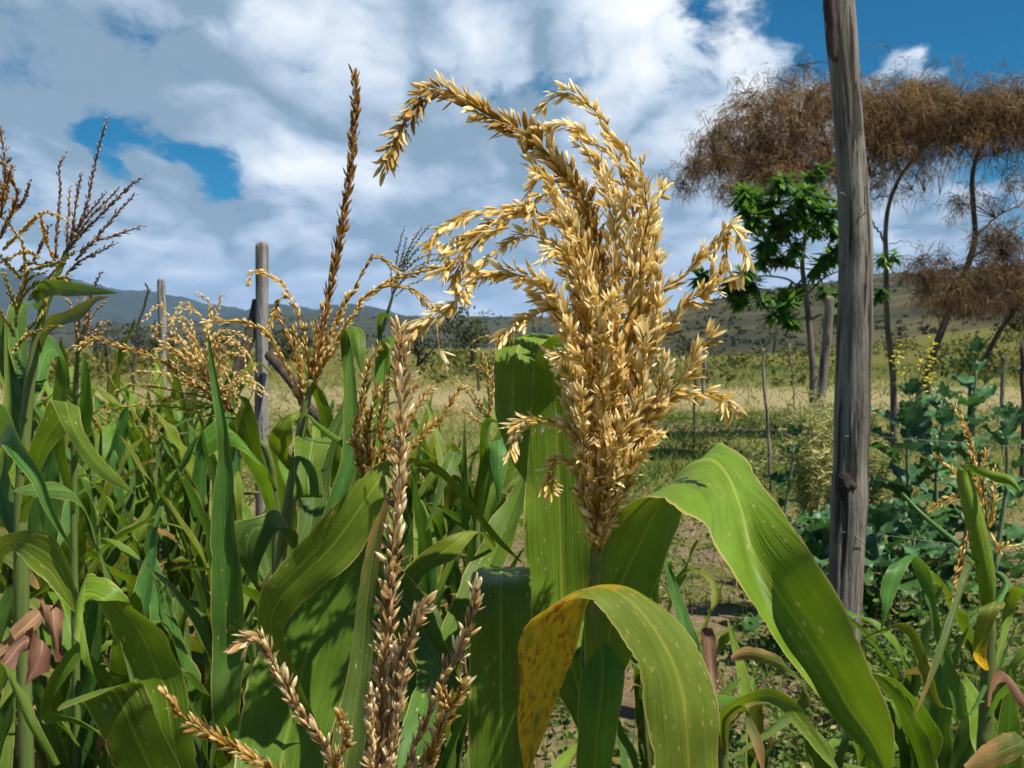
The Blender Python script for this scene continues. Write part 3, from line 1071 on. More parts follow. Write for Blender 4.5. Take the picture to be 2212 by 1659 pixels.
def withered_tree(label, trunk, limbs, ells, d, r0, seed, mat=M_BARK, dark=0.0):
    rng = np.random.default_rng(seed)
    b = pt(trunk[-1][0], trunk[-1][1], d)
    bz = float(ground_z(b[0], b[1]))
    root = thing('withered_tree', (b[0], b[1], bz), label, 'tree', None)
    g = Geo()
    P = [pt(p[0], p[1], d) for p in trunk] + [np.array((b[0] + 0.02, b[1], bz - 0.05))]
    P = up_cat(np.array(P)[::-1], 6)
    tube(g, P, np.linspace(r0, r0 * 0.42, len(P)), 9)
    g.build('trunk', mat, root, origin=root.location)
    tips = [P[-1]]
    for lb in limbs:
        gl = Geo()
        Q = limb(gl, lb[0], d, lb[1] * 0.62, lb[1] * 0.22, rng, 0.012)
        gl.build('limb', mat, root, origin=root.location)
        tips += list(Q[len(Q) // 2::3])
    tips = np.array(tips)
    g = Geo()
    for cx, cy, rx, ry, n, gr in ells:
        c = pt(cx, cy, d)
        sx, sz = rx / F * d, ry / F * d
        sy = max(sx, sz) * 0.9
        c = c + np.array((0, rng.uniform(-0.15, 0.15), 0))
        n = int(n * 0.84)
        m = max(10, n // 16)
        # fine twigs: from a limb point into the ellipse, drooping at the end
        seedp = c + rng.normal(0, 0.55, (m, 3)) * np.array((sx, sy, sz))
        roots = tips[np.argmin(((seedp[:, None] - tips[None]) ** 2).sum(2), axis=1)]
        for a, e in zip(roots, seedp):
            if rng.random() < 0.75:
                dv = e - a
                mid = a + dv * 0.55 + np.array((0, 0, 0.12 * np.linalg.norm(dv)))
                tube(g, np.array((a, mid, e)), (0.006, 0.004, 0.002), 4, cap=False, tone=(0.02, 0.2))
        # drooping feathery strands off every twig
        k = n // m
        R = np.repeat(seedp, k, 0) + rng.normal(0, 0.16, (m * k, 3)) * np.array((sx, sy, sz * 0.8)) * 0.75 + rng.normal(0, 0.03, (m * k, 3))
        z = rnd_dirs(m * k, rng, -1.0, 0.15)
        tone = np.clip(np.repeat(rng.uniform(0.1, 0.7, m), k) - dark + rng.normal(0, 0.14, m * k), 0.03, 0.86)
        hi = (R[:, 2] - c[2]) / (sz + 1e-6) + rng.normal(0, 0.35, m * k)
        tone = np.where((hi > 0.75) & (rng.random(m * k) < gr), rng.uniform(0.9, 1, m * k), tone)
        ribbons(g, R, z, rng.uniform(0.10, 0.32, m * k), rng.uniform(0.0025, 0.006, m * k), tone, 0.9, rng, 3)
    g.build('crown', M_BROWNF, root, origin=root.location)
    return root


D1 = 15.0
withered_tree('withered brown feathery tree with its trunk behind the tall grey post, crown spreading left',
              [(1815, 300), (1812, 380), (1822, 460), (1835, 560), (1838, 700), (1842, 830)],
              [([(1815, 450), (1760, 390), (1690, 350), (1620, 330), (1550, 350)], 0.045), ([(1815, 420), (1795, 340), (1770, 270), (1740, 220)], 0.04),
               ([(1770, 395), (1700, 385), (1640, 400), (1590, 420)], 0.03), ([(1690, 350), (1640, 280), (1620, 230), (1612, 200)], 0.022), ([(1740, 380), (1715, 300), (1700, 220), (1725, 140)], 0.02),
               ([(1600, 330), (1540, 350), (1490, 370), (1465, 410)], 0.014)],
              [(1560, 350, 70, 45, 1500, .2), (1610, 310, 75, 62, 2300, .2), (1680, 280, 90, 80, 3600, .2), (1765, 260, 75, 85, 3400, .3), (1625, 400, 60, 36, 1000, .1), (1700, 375, 90, 48, 2300, .1),
               (1780, 365, 50, 60, 1500, .1), (1500, 372, 34, 24, 320, .5), (1472, 408, 18, 22, 90, .3), (1615, 222, 40, 34, 420, .8), (1660, 205, 50, 30, 500, .6), (1728, 152, 20, 30, 120, .4), (1570, 415, 26, 30, 240, .2), (1640, 350, 90, 70, 2200, .1), (1730, 320, 90, 80, 2600, .1), (1540, 290, 40, 40, 420, .4), (1515, 345, 50, 40, 800, .3), (1585, 265, 55, 48, 1000, .3), (1475, 385, 34, 34, 260, .3), (1800, 210, 60, 50, 1500, .4), (1700, 230, 70, 50, 1500, .4)], D1, 0.062, 51)
withered_tree('withered brown feathery tree with slim forked grey trunk just right of the tall post',
              [(2022, 285), (1990, 325), (1946, 380), (1921, 440), (1913, 500), (1914, 560), (1916, 690), (1926, 780), (1930, 840)],
              [([(1912, 525), (1897, 500), (1884, 480), (1878, 440), (1884, 380)], 0.03), ([(1930, 425), (1905, 425), (1880, 428), (1850, 405)], 0.016), ([(1921, 528), (1950, 520), (1976, 536)], 0.012),
               ([(1946, 380), (1920, 320), (1900, 250)], 0.025), ([(1990, 325), (1985, 260), (1970, 200)], 0.022), ([(2000, 315), (2050, 280), (2080, 250)], 0.02), ([(1925, 420), (1970, 412), (2030, 420)], 0.008)],
              [(1875, 245, 62, 75, 2600, .5), (1950, 225, 90, 62, 3800, .5), (1990, 285, 80, 58, 2600, .1), (1900, 320, 70, 56, 2200, .1), (1880, 385, 52, 36, 900, .1), (2010, 200, 60, 36, 1500, .6), (1960, 330, 60, 34, 700, .1),
               (1960, 420, 60, 22, 130, .1), (2000, 370, 70, 26, 400, .1), (2040, 250, 70, 60, 2200, .3), (1930, 270, 90, 70, 2400, .2), (1860, 300, 60, 60, 1200, .2)], 15.2, 0.052, 52)
withered_tree('withered brown tree with bent leaning trunk at the right edge, flat crown touching the next',
              [(2126, 300), (2108, 345), (2100, 390), (2103, 450), (2106, 510), (2092, 570), (2060, 650), (2036, 710), (2004, 800), (1998, 850)],
              [([(2106, 515), (2135, 485), (2170, 458), (2230, 430)], 0.03), ([(2104, 350), (2080, 320), (2060, 290)], 0.016), ([(2110, 345), (2150, 330), (2220, 315)], 0.02), ([(2126, 300), (2150, 260), (2200, 220)], 0.02), ([(2126, 300), (2090, 250), (2060, 220)], 0.018),
               ([(2098, 560), (2150, 520), (2230, 470)], 0.025)],
              [(2090, 235, 80, 55, 2800, .5), (2170, 225, 85, 52, 3300, .5), (2150, 275, 90, 44, 2600, .1), (2240, 250, 70, 60, 1800, .3), (2125, 325, 90, 20, 420, .1), (2060, 305, 60, 18, 260, .1), (2070, 440, 45, 34, 420, .4), (2140, 430, 50, 30, 280, .4), (2190, 380, 60, 24, 300, .2), (2200, 260, 70, 70, 2600, .2), (2080, 280, 70, 50, 1800, .2)], 14.6, 0.062, 53, M_BARKD, 0.08)
withered_tree('low dark withered tree at the far right edge below the flat crowns',
              [(2230, 610), (2200, 660), (2160, 715), (2130, 770), (2105, 815), (2098, 860)],
              [([(2190, 672), (2130, 640), (2060, 620), (2000, 600)], 0.025), ([(2160, 715), (2190, 712), (2240, 722)], 0.014), ([(2200, 660), (2190, 600), (2170, 560)], 0.02), ([(2130, 640), (2060, 580), (1990, 560)], 0.014)],
              [(2000, 570, 46, 40, 800, .5), (2100, 625, 100, 50, 2600, .1), (2180, 580, 70, 80, 2800, .1), (2060, 645, 75, 28, 900, .2), (2230, 640, 60, 70, 2000, .1), (2010, 610, 40, 30, 500, .2), (2160, 510, 50, 40, 700, .3)], 13.8, 0.05, 54, M_BARKD, 0.3)

# green broad-leaved young tree
rng = np.random.default_rng(61)
DA = 12.5
b = pt(1758, 830, DA)
bz = float(ground_z(b[0], b[1]))
avo = thing('broadleaf_tree', (b[0], b[1], bz), 'young green tree with drooping glossy leaves in separate clumps left of the tall post', 'tree')
g = Geo()
P = [pt(x, y, DA) for x, y in [(1740, 400), (1741, 450), (1738, 520), (1733, 570), (1741, 640), (1748, 700), (1753, 760), (1757, 815)]] + [np.array((b[0], b[1], bz - 0.05))]
P = up_cat(np.array(P)[::-1], 6)
tube(g, P, np.linspace(0.052, 0.014, len(P)), 9)
g.build('trunk', M_BARK, avo, origin=avo.location)
LB = [[(1744, 648), (1715, 612), (1690, 600), (1650, 596), (1620, 600), (1590, 610)], [(1745, 634), (1775, 604), (1800, 590), (1850, 575), (1904, 556)], [(1735, 560), (1700, 520), (1660, 490), (1620, 440)],
      [(1738, 510), (1765, 500), (1795, 480)], [(1740, 480), (1715, 430), (1698, 402)], [(1741, 450), (1760, 420), (1770, 400)], [(1735, 580), (1700, 575), (1660, 568)], [(1737, 600), (1690, 640), (1600, 640), (1505, 606)],
      [(1750, 680), (1725, 690), (1690, 680), (1650, 656)], [(1752, 690), (1790, 672), (1850, 655), (1904, 636)], [(1590, 610), (1550, 602), (1508, 604)]]
tips, GL, own = [], [], []
for lb in LB:
    gl = Geo()
    tips.append(limb(gl, lb, DA, 0.016, 0.006))
    own += [len(GL)] * len(tips[-1])
    GL.append(gl)
tips = np.concatenate(tips)
g = Geo()
for cx, cy, r in [(1616, 424, 34), (1640, 446, 34), (1672, 488, 30), (1626, 472, 30), (1652, 516, 32), (1688, 506, 26), (1712, 484, 28), (1696, 400, 28), (1748, 388, 28), (1732, 424, 34), (1768, 432, 32), (1792, 474, 32), (1803, 498, 24),
                  (1724, 544, 26), (1752, 496, 26), (1652, 568, 26), (1696, 564, 26), (1772, 580, 28), (1796, 556, 28), (1508, 604, 30), (1584, 606, 28), (1606, 590, 26), (1618, 616, 26), (1586, 640, 26), (1600, 660, 22), (1724, 636, 26),
                  (1704, 650, 28), (1904, 560, 24), (1904, 636, 24), (1646, 652, 22), (1690, 676, 26), (1710, 690, 22), (1780, 640, 20), (1815, 650, 30), (1660, 440, 22), (1640, 490, 26), (1600, 450, 24), (1745, 455, 24), (1715, 455, 22), (1570, 630, 24), (1800, 690, 22)]:
    c = pt(cx, cy - 6, DA + rng.uniform(-0.35, 0.35))
    R = 1.02 * r / F * DA
    w_ = np.argmin(((tips - c) ** 2).sum(1))
    a = tips[w_]
    tube(GL[own[w_]], np.array((a, (a + c) / 2 + np.array((0, 0, 0.02)), c)), (0.006, 0.005, 0.004), 5, cap=False)
    for q in range(3):
        cc = c + rng.normal(0, 0.30, 3) * R
        n = 22
        ph = np.arange(n) * 2.4 + rng.random() * 6
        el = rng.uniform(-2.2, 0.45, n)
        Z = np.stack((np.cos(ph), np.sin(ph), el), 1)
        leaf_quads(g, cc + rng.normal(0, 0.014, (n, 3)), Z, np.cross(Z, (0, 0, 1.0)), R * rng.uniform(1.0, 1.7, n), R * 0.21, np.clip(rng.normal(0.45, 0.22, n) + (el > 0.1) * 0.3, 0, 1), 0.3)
for gl in GL:
    gl.build('limb', M_BARK, avo, origin=avo.location)
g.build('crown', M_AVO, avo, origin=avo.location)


def far_tree(name, label, px, py_base, d, w, h, seed, flat=0.5, group=None, dens=1.0):
    """small distant tree or bush; w and h in picture units"""
    rng = np.random.default_rng(seed)
    q = pt(px, py_base, d)
    z0 = float(ground_z(q[0], q[1]))
    root = thing(name, (q[0], q[1], z0), label, 'tree' if name != 'bush' else 'bush', group)
    Wm, H = w / F * d, max(0.3, (pt(px, py_base - h, d)[2] - z0))
    g = Geo()
    for k in range(3):
        e = np.array((q[0] + rng.normal(0, Wm * 0.22), q[1] + rng.normal(0, Wm * .2), z0 + H * 0.7))
        tube(g, np.array(((q[0], q[1], z0 - 0.1), (q[0] * .5 + e[0] * .5, q[1] * .5 + e[1] * .5, z0 + H * 0.35), e)), (Wm * 0.02, Wm * 0.015, Wm * 0.006), 5)
    g.build('trunk', M_BARKD, root, origin=root.location)
    g = Geo()
    for k in range(int(26 * dens)):
        c = np.array((q[0], q[1], z0)) + np.array((rng.normal(0, Wm * 0.25), rng.normal(0, Wm * 0.25), H * (rng.uniform(flat, 0.97) if name != 'bush' else rng.uniform(0.15, 0.85))))
        n = 30
        R = Wm * rng.uniform(0.07, 0.14)
        leaf_quads(g, c + rng.normal(0, 1, (n, 3)) * R * np.array((1, 1, 0.55)), rnd_dirs(n, rng), rnd_dirs(n, rng), R * 0.7, R * 0.2, np.clip(rng.uniform(0.1, 0.8) + rng.normal(0, 0.15, n), 0, 1))
    g.build('crown', M_FARF, root, origin=root.location)
    return root


far_tree('umbrella_tree', 'single thorn tree with thin flat crown in the distance beyond the pale strip', 1018, 768, 62, 118, 106, 71, 0.35, dens=1.3)
far_tree('bush', 'dark rounded bush at the far field edge below the blue mountain', 330, 742, 75, 120, 45, 72)
far_tree('bush', 'dark round bush by the foot of the blue mountain, left of the stick', 232, 745, 80, 70, 62, 73)
far_tree('bush', 'broad dark bush at the field edge directly behind the propped post', 620, 745, 85, 110, 40, 74)
far_tree('bush', 'dark bush at the field edge between the propped post and the tall tassel spike', 470, 748, 80, 90, 35, 75)
far_tree('bush', 'low olive bush on the field edge right of the thorn tree', 1110, 752, 85, 80, 36, 76)
far_tree('bush', 'wide olive bush at the field edge left of the thorn tree', 900, 756, 70, 110, 55, 77)
far_tree('bush', 'small yellowish bush at the foot of the right hillside', 1500, 745, 90, 70, 26, 78)
far_tree('bush', 'dark small bush on the slope between green tree and tall post', 1670, 700, 120, 50, 26, 79)

# ------------------------------------------------------------------ posts, props, stakes, wire
def wood_material(name, c0, c1, c2, crack=0.5):
    """weathered round timber: long grain, drying cracks, worn and stained patches"""
    m, T = new_mat(name)
    t = T.n('ShaderNodeTexCoord').outputs['Object']
    fine = T.noise(T.vm('MULTIPLY', t, (55, 55, 2.2)), 1.0, 6, 0.65, 0.3)
    mid = T.noise(T.vm('MULTIPLY', t, (9, 9, 1.1)), 1.0, 5, 0.6, 0.6)
    rough_ = T.noise(T.vm('MULTIPLY', t, (26, 26, 9)), 1.0, 5, 0.65)
    pat = T.noise(T.vm('MULTIPLY', T.vm('ADD', t, (7, 3, 1)), (14, 14, 3.2)), 1.0, 5, 0.6, 0.8)
    f = T.m('ADD', T.m('ADD', T.m('MULTIPLY', fine, 0.5), T.m('MULTIPLY', mid, 0.3)), T.m('MULTIPLY', pat, 0.45))
    col = T.ramp(f, [(0.50, c0), (0.62, c1), (0.76, c2)])
    cr = T.mr(T.noise(T.vm('MULTIPLY', T.vm('ADD', t, (4, 2, 9)), (38, 38, 0.9)), 1.0, 4, 0.55), 0.555, 0.60)
    col = T.mix(T.m('MULTIPLY', cr, crack), col, (0.03, 0.024, 0.02))
    col = T.mix(T.mr(rough_, 0.62, 0.75, 0, 0.5), col, (0.10, 0.065, 0.045))
    bs = T.n('ShaderNodeBsdfPrincipled')
    T.l(col, bs.inputs['Base Color'])
    bs.inputs['Roughness'].default_value = 0.8
    bs.inputs['Specular IOR Level'].default_value = 0.25
    b = T.n('ShaderNodeBump')
    b.inputs['Distance'].default_value = 0.012
    b.inputs['Strength'].default_value = 1.0
    T.l(T.m('SUBTRACT', T.m('ADD', fine, T.m('MULTIPLY', rough_, 0.5)), cr), b.inputs['Height'])
    T.l(b.outputs[0], bs.inputs['Normal'])
    T.l(bs.outputs[0], T.n('ShaderNodeOutputMaterial').inputs['Surface'])
    return m


M_WOOD = wood_material('weathered_wood', (0.09, 0.075, 0.058), (0.19, 0.166, 0.134), (0.32, 0.292, 0.25), 0.85)
M_WOODP = wood_material('pale_wood', (0.14, 0.125, 0.115), (0.26, 0.24, 0.225), (0.38, 0.36, 0.335), 0.6)
M_WOODB = wood_material('brown_wood', (0.03, 0.02, 0.013), (0.07, 0.048, 0.032), (0.12, 0.088, 0.062))
M_BARKF = wood_material('loose_bark', (0.04, 0.026, 0.03), (0.09, 0.06, 0.055), (0.16, 0.115, 0.09))
M_WIRE = simple_mat('rusty_wire', [(0.3, (0.16, 0.12, 0.10)), (0.7, (0.38, 0.36, 0.34))], 200, 0.5)
M_KNOT = wood_material('dark_knot', (0.018, 0.013, 0.01), (0.055, 0.042, 0.034), (0.11, 0.088, 0.072))


def post(name, label, pts, d, cat='post', group=None, mat=None, seed=0, lump=0.05, sides=20, dtop=None, base_px=None, flat_top=True):
    """pts: (px, py, width_px) from the top down; the foot is carried down to the ground"""
    rng = np.random.default_rng(seed)
    n0 = len(pts)
    q = [pt(p[0], p[1], d + ((dtop or d) - d) * (1 - i / (n0 - 1))) for i, p in enumerate(pts)]
    R = [p[2] / 2 / F * d for p in pts]
    e = q[-1] + (q[-1] - q[-2]) / max(1e-6, abs((q[-1] - q[-2])[2])) * q[-1][2]
    if base_px is None:
        e[2] = 0
    gz = float(ground_z(e[0], e[1]))
    e[2] = gz - 0.06
    q.append(e)
    R.append(R[-1] * 1.05)
    P = up_cat(np.column_stack((np.array(q), R))[::-1], 14)
    P, _ = resample(P, max(0.012, R[0] * 0.4))
    C, R = P[:, :3], P[:, 3]
    root = thing(name, (e[0], e[1], gz), label, cat, group)
    g = Geo()
    n = len(C)
    T, N, B = frames(C)
    a = np.arange(sides) / sides * 2 * math.pi
    s = np.arange(n) * np.linalg.norm(C[1] - C[0])
    lo = fbm(np.cos(a)[None] * 1.5 + 7 + s[:, None] * 1.2, np.sin(a)[None] * 1.5 + 3 + seed, seed, 3) - 0.44
    gr = fbm(np.cos(a)[None] * 4 + 9 + s[:, None] * 0.5, np.sin(a)[None] * 4 + 5 + seed, seed + 3, 3) - 0.44
    rr = R[:, None] * (1 + lump * 3 * lo + lump * 2.0 * gr)
    for q in range(sides // 5):                     # drying cracks along the grain
        a0, s0, ln = rng.uniform(0, 6.28), rng.uniform(0, s[-1]), rng.uniform(0.2, 0.8)
        aw = a0 + 0.10 * np.sin(s * 3 + q)
        da = np.abs((a[None] - aw[:, None] + math.pi) % (2 * math.pi) - math.pi)
        rr *= 1 - 0.09 * np.exp(-(da / (3.2 / sides)) ** 2) * np.exp(-((s - s0) / ln) ** 4)[:, None]
    rr[-1] *= 0.72
    rr[-2] *= 0.93
    V = C[:, None] + rr[..., None] * (np.cos(a)[None, :, None] * N[:, None] + np.sin(a)[None, :, None] * B[:, None])
    i_, j_ = np.meshgrid(np.arange(n - 1), np.arange(sides), indexing='ij')
    k2 = (j_ + 1) % sides
    fs = [np.column_stack(((i_ * sides + j_).ravel(), (i_ * sides + k2).ravel(), ((i_ + 1) * sides + k2).ravel(), ((i_ + 1) * sides + j_).ravel())),
          np.array([[(n - 1) * sides + k for k in range(sides)]])]
    g.add(V.reshape(-1, 3), fs)
    g.build('shaft', mat or M_WOOD, root, origin=root.location)
    return root, C, R


big, bC, bR = post('fence_post', 'tall rough grey wooden post in the right foreground with a dark knot and loose bark', [
    (1806, -60, 64), (1812, 20, 66), (1818, 90, 66), (1826, 180, 60), (1834, 280, 60), (1841, 370, 62), (1846, 440, 66), (1850, 540, 70), (1849, 620, 72), (1847, 720, 74), (1844, 800, 74), (1842, 900, 76),
    (1840, 980, 74), (1838, 1030, 76), (1836, 1075, 82), (1834, 1130, 78), (1830, 1200, 76), (1826, 1280, 76), (1823, 1350, 72), (1820, 1420, 72)], 3.5, seed=5, lump=0.075, sides=56)
# knot, bark flap, wire staples
g = Geo()
kc = pt(1834, 1052, 3.5 - 0.054)
rng = np.random.default_rng(3)
nu, nv = 14, 8
V = []
for i in range(nv + 1):
    th = i / nv * math.pi / 2
    for k in range(nu):
        a = 2 * math.pi * k / nu
        rj = 1 + 0.18 * math.sin(3 * a + 1) + 0.1 * math.sin(5 * a + i)
        dep = math.cos(th) ** 0.7 * (1 + 0.25 * math.sin(2.2 * a + 3 * th)) - 0.3 * math.exp(-(((math.cos(a) * th - 0.25) ** 2 + (math.sin(a) * th + 0.2) ** 2) / 0.08))
        V.append(kc + np.array((math.sin(th) * math.cos(a) * 0.036 * rj, 0.012 - 0.022 * dep, math.sin(th) * math.sin(a) * 0.050 * rj)))
i_, j_ = np.meshgrid(np.arange(nv), np.arange(nu), indexing='ij')
k2 = (j_ + 1) % nu
g.add(np.array(V), np.column_stack(((i_ * nu + j_).ravel(), (i_ * nu + k2).ravel(), ((i_ + 1) * nu + k2).ravel(), ((i_ + 1) * nu + j_).ravel())))
g.build('knot', M_KNOT, big, origin=big.location)
g = Geo()
el = np.linspace(0, 1, 16)
Lx = np.interp(el, (0, 0.75, 0.93, 1), (1775, 1784, 1789, 1800)) + rng.normal(0, 1.4, 16)
Rx = np.interp(el, (0, 0.8, 1), (1800, 1812, 1806))
yy_ = np.interp(el, (0, 1), (-60, 134))
fr_, bk_ = [], []
for lx, rx, y_ in zip(Lx, Rx, yy_):
    fr_ += [pt(lx, y_, 3.475), pt((lx + rx) / 2, y_, 3.452), pt(rx, y_, 3.449)]
    bk_ += [pt(lx + 1, y_, 3.487), pt((lx + rx) / 2, y_, 3.466), pt(rx, y_, 3.462)]
V = np.array(fr_ + bk_)
m = 16 * 3
fs = []
for i in range(15):
    for j in range(2):
        a = i * 3 + j
        fs += [(a, a + 1, a + 4, a + 3), (m + a, m + a + 3, m + a + 4, m + a + 1)]
    fs += [(i * 3, i * 3 + 3, m + i * 3 + 3, m + i * 3), (i * 3 + 2, m + i * 3 + 2, m + i * 3 + 5, i * 3 + 5)]
fs += [(45, 46, m + 46, m + 45), (46, 47, m + 47, m + 46)]
g.add(V, np.array(fs))
g.build('loose_bark', M_BARKF, big, origin=big.location)
for (x0, y0, x1, y1) in ((1868, 438, 1880, 441), (1812, 418, 1826, 421), (1846, 1156, 1868, 1178), (1832, 1340, 1850, 1335)):
    g = Geo()
    tube(g, np.array((pt(x0, y0, 3.442), pt((x0 + x1) / 2, (y0 + y1) / 2 - 3, 3.428), pt(x1, y1, 3.440))), 0.0018, 6)
    g.build('nail', M_WIRE, big, origin=big.location)

lp, lC, lR = post('fence_post', 'grey wooden post with rounded pale top held by two slanting props', [(566, 523, 22), (566, 540, 29), (566, 640, 28), (565, 760, 28), (565, 880, 30), (566, 960, 31)], 7.2, mat=M_WOODP, seed=12, lump=0.03)
post('fence_post', 'thin grey post standing beneath the blue mountain, left of the propped post', [(348, 602, 13), (348, 615, 17), (351, 700, 18), (352, 800, 18)], 12.5, mat=M_WOODP, seed=13, lump=0.03)
mp_, mC, mR = post('fence_post', 'grey post partly hidden behind the tall post beside the green tree', [(1792, 640, 20), (1789, 700, 20), (1782, 770, 20), (1777, 820, 20)], 11.0, seed=14, lump=0.03)


def prop(label, a, b, da, db, w, seed, name='wooden_prop'):
    A, B_ = pt(*a, da), pt(*b, db)
    dirv = (B_ - A)
    e = A + dirv * (A[2] + 0.03) / max(1e-6, -dirv[2])
    gz = float(ground_z(e[0], e[1]))
    root = thing(name, (e[0], e[1], gz), label, 'prop')
    g = Geo()
    P = np.linspace(0, 1, 14)[:, None] * (A - e) + e
    rng = np.random.default_rng(seed)
    P[1:-1] += rng.normal(0, 0.006, (12, 3))
    r = w / 2 / F * (da + db) / 2
    tube(g, P, r * (1 + rng.normal(0, 0.05, 14)), 12)
    g.build('shaft', M_WOODB, root, origin=root.location)


prop('dark brown prop leaning up from the left against the round-topped grey post', (558, 650), (500, 850), 7.27, 7.1, 26, 1)
prop('dark brown prop slanting down to the right of the round-topped grey post', (582, 768), (632, 830), 7.12, 6.75, 22, 2)


def stick(label, pts, d, w0, w1, group=None, name='stake', mat=M_WOODB, fork=None):
    q = [pt(p[0], p[1], d) for p in pts]
    gz = float(ground_z(q[-1][0], q[-1][1]))
    root = thing(name, (q[-1][0], q[-1][1], gz), label, 'stake', group)
    g = Geo()
    P = up_cat(np.array(q + [np.array((q[-1][0] + (q[-1][0] - q[-2][0]) * 0.3, q[-1][1], gz - 0.05))])[::-1], 6)
    rg = np.random.default_rng(len(label))
    P[1:-1] += rg.normal(0, 0.004 * d / 8, (len(P) - 2, 3))
    tube(g, P, np.linspace(w0, w1, len(P)) / 2 / F * d, 8)
    if fork:
        Pf = np.array([pt(x, y, d) for x, y in fork])
        tube(g, Pf, np.linspace(w1, w1 * 0.5, len(Pf)) / 2 / F * d, 6)
    g.build('shaft', mat, root, origin=root.location)


stick('thin dark crooked stick leaning beneath the blue mountain with a small fork at its top', [(314, 612), (320, 632), (300, 700), (290, 780), (285, 870), (284, 930)], 6.0, 9, 4, fork=[(319, 634), (324, 628), (326, 624)])
stick('slim knotted stake with a frayed top standing between the gold tassel and the tall post', [(1649, 752), (1650, 800), (1653, 860), (1661, 960), (1666, 1058)], 9.6, 8, 6, mat=M_WOOD)
stick('grey stake at the edge of the pale strip, right of the gold tassel tip', [(1521, 762), (1520, 830)], 24, 9, 8, mat=M_WOOD)
stick('thin dark stake just left of the grey one behind the gold tassel', [(1502, 780), (1501, 850), (1500, 950)], 14, 5, 5)
stick('dark short stake among the yellow scrub below the right-hand trees', [(2108, 722), (2108, 752)], 40, 5, 5)
stick('grey stake behind the far right kale plant', [(2166, 768), (2166, 830)], 16, 9, 9, mat=M_WOOD)
stick('stake cut off by the right picture edge, topped by dry stubs', [(2208, 735), (2210, 900)], 10, 10, 9)
stick('broken brown stub beside the leaning tree foot behind the kale', [(2012, 770), (2006, 815), (2005, 830)], 13, 9, 6)
stick('short dark stake at the far left among the maize tops', [(232, 770), (236, 850), (238, 900)], 7.5, 8, 7)
stick('thin dark stake behind the small dry tassel in the middle', [(1032, 782), (1033, 835)], 32, 6, 5)
stick('faint thin pole in the scrub behind the green tree', [(1706, 742), (1712, 810), (1716, 860)], 18, 4, 3, mat=M_WOOD)


def wire(label, A, B_, r=0.0011, sag=0.02, barbs=True, group='barbed wire strands of the fence'):
    n = 26
    t = np.linspace(0, 1, n)
    P = A[None] * (1 - t)[:, None] + B_[None] * t[:, None]
    P[:, 2] -= sag * 4 * t * (1 - t)
    g = Geo()
    tube(g, P, r, 5)
    if barbs:
        L = np.linalg.norm(B_ - A)
        for k in range(int(L / 0.30)):
            c = A + (B_ - A) * (k + 0.5) / int(L / 0.30)
            tt = (k + 0.5) / int(L / 0.30)
            c = c - np.array((0, 0, sag * 4 * tt * (1 - tt)))
            for q in range(2):
                dv = np.array((math.cos(k + q * 2), math.sin(k * 1.3 + q), 0.8 - q * 1.6)) * 0.011
                tube(g, np.array((c - dv, c + dv)), r * 0.7, 4)
    o = g.build('barbed_wire', M_WIRE, origin=(A + B_) / 2)
    o.location = tuple((A + B_) / 2)
    tag(o, label, 'wire', group)


def at_h(C, h):
    k = np.argmin(np.abs(C[:, 2] - h))
    return C[k]


rp = np.array((4.6, 0.9, 0.0))
for h, nm in ((0.50, 'lowest strand of barbed wire running behind the right-hand maize'), (0.80, 'middle strand of barbed wire fixed to the tall post'), (1.14, 'top strand of barbed wire running from the tall post')):
    wire(nm + ' to the round-topped post', at_h(bC, h) + np.array((-0.03, -0.055, 0)), at_h(lC, h) + np.array((0, -0.05, 0)), group=None)
    wire(nm + ', right of the tall post', at_h(bC, h) + np.array((0.03, -0.055, 0)), np.array((4.2, 1.2, h)), group=None)
# ------------------------------------------------------------------ kale going to seed beyond the fence
M_KALE = simple_mat('kale_leaf', [(0.3, (0.038, 0.10, 0.036)), (0.6, (0.07, 0.165, 0.062)), (0.8, (0.15, 0.275, 0.14))], 22, 0.42, trans=0.25, vary=0.25)
M_KALED = simple_mat('kale_leaf_green', [(0.3, (0.03, 0.085, 0.018)), (0.6, (0.06, 0.15, 0.03)), (0.8, (0.11, 0.22, 0.05))], 22, 0.45, trans=0.3, vary=0.25)
M_KALEY = simple_mat('kale_leaf_yellow', [(0.3, (0.42, 0.26, 0.03)), (0.7, (0.55, 0.42, 0.10))], 12, 0.6, trans=0.35)
M_KSTEM = simple_mat('kale_stem', [(0.3, (0.10, 0.15, 0.07)), (0.7, (0.20, 0.25, 0.13))], 8, 0.6)
M_YEL = simple_mat('yellow_petal', [(0.3, (0.72, 0.58, 0.03)), (0.7, (0.85, 0.74, 0.10))], 30, 0.5, trans=0.3)
M_BLOOM = tone_mat('flower_stalk_and_petal', [(0.0, (0.12, 0.18, 0.08)), (0.35, (0.2, 0.25, 0.1)), (0.4, (0.72, 0.58, 0.03)), (1.0, (0.85, 0.74, 0.10))], 0.5, 0.3)
M_POD = tone_mat('seed_pod', [(0.0, (0.20, 0.28, 0.07)), (0.4, (0.38, 0.40, 0.12)), (0.7, (0.58, 0.52, 0.21)), (1.0, (0.70, 0.58, 0.32))], 0.6, 0.3)


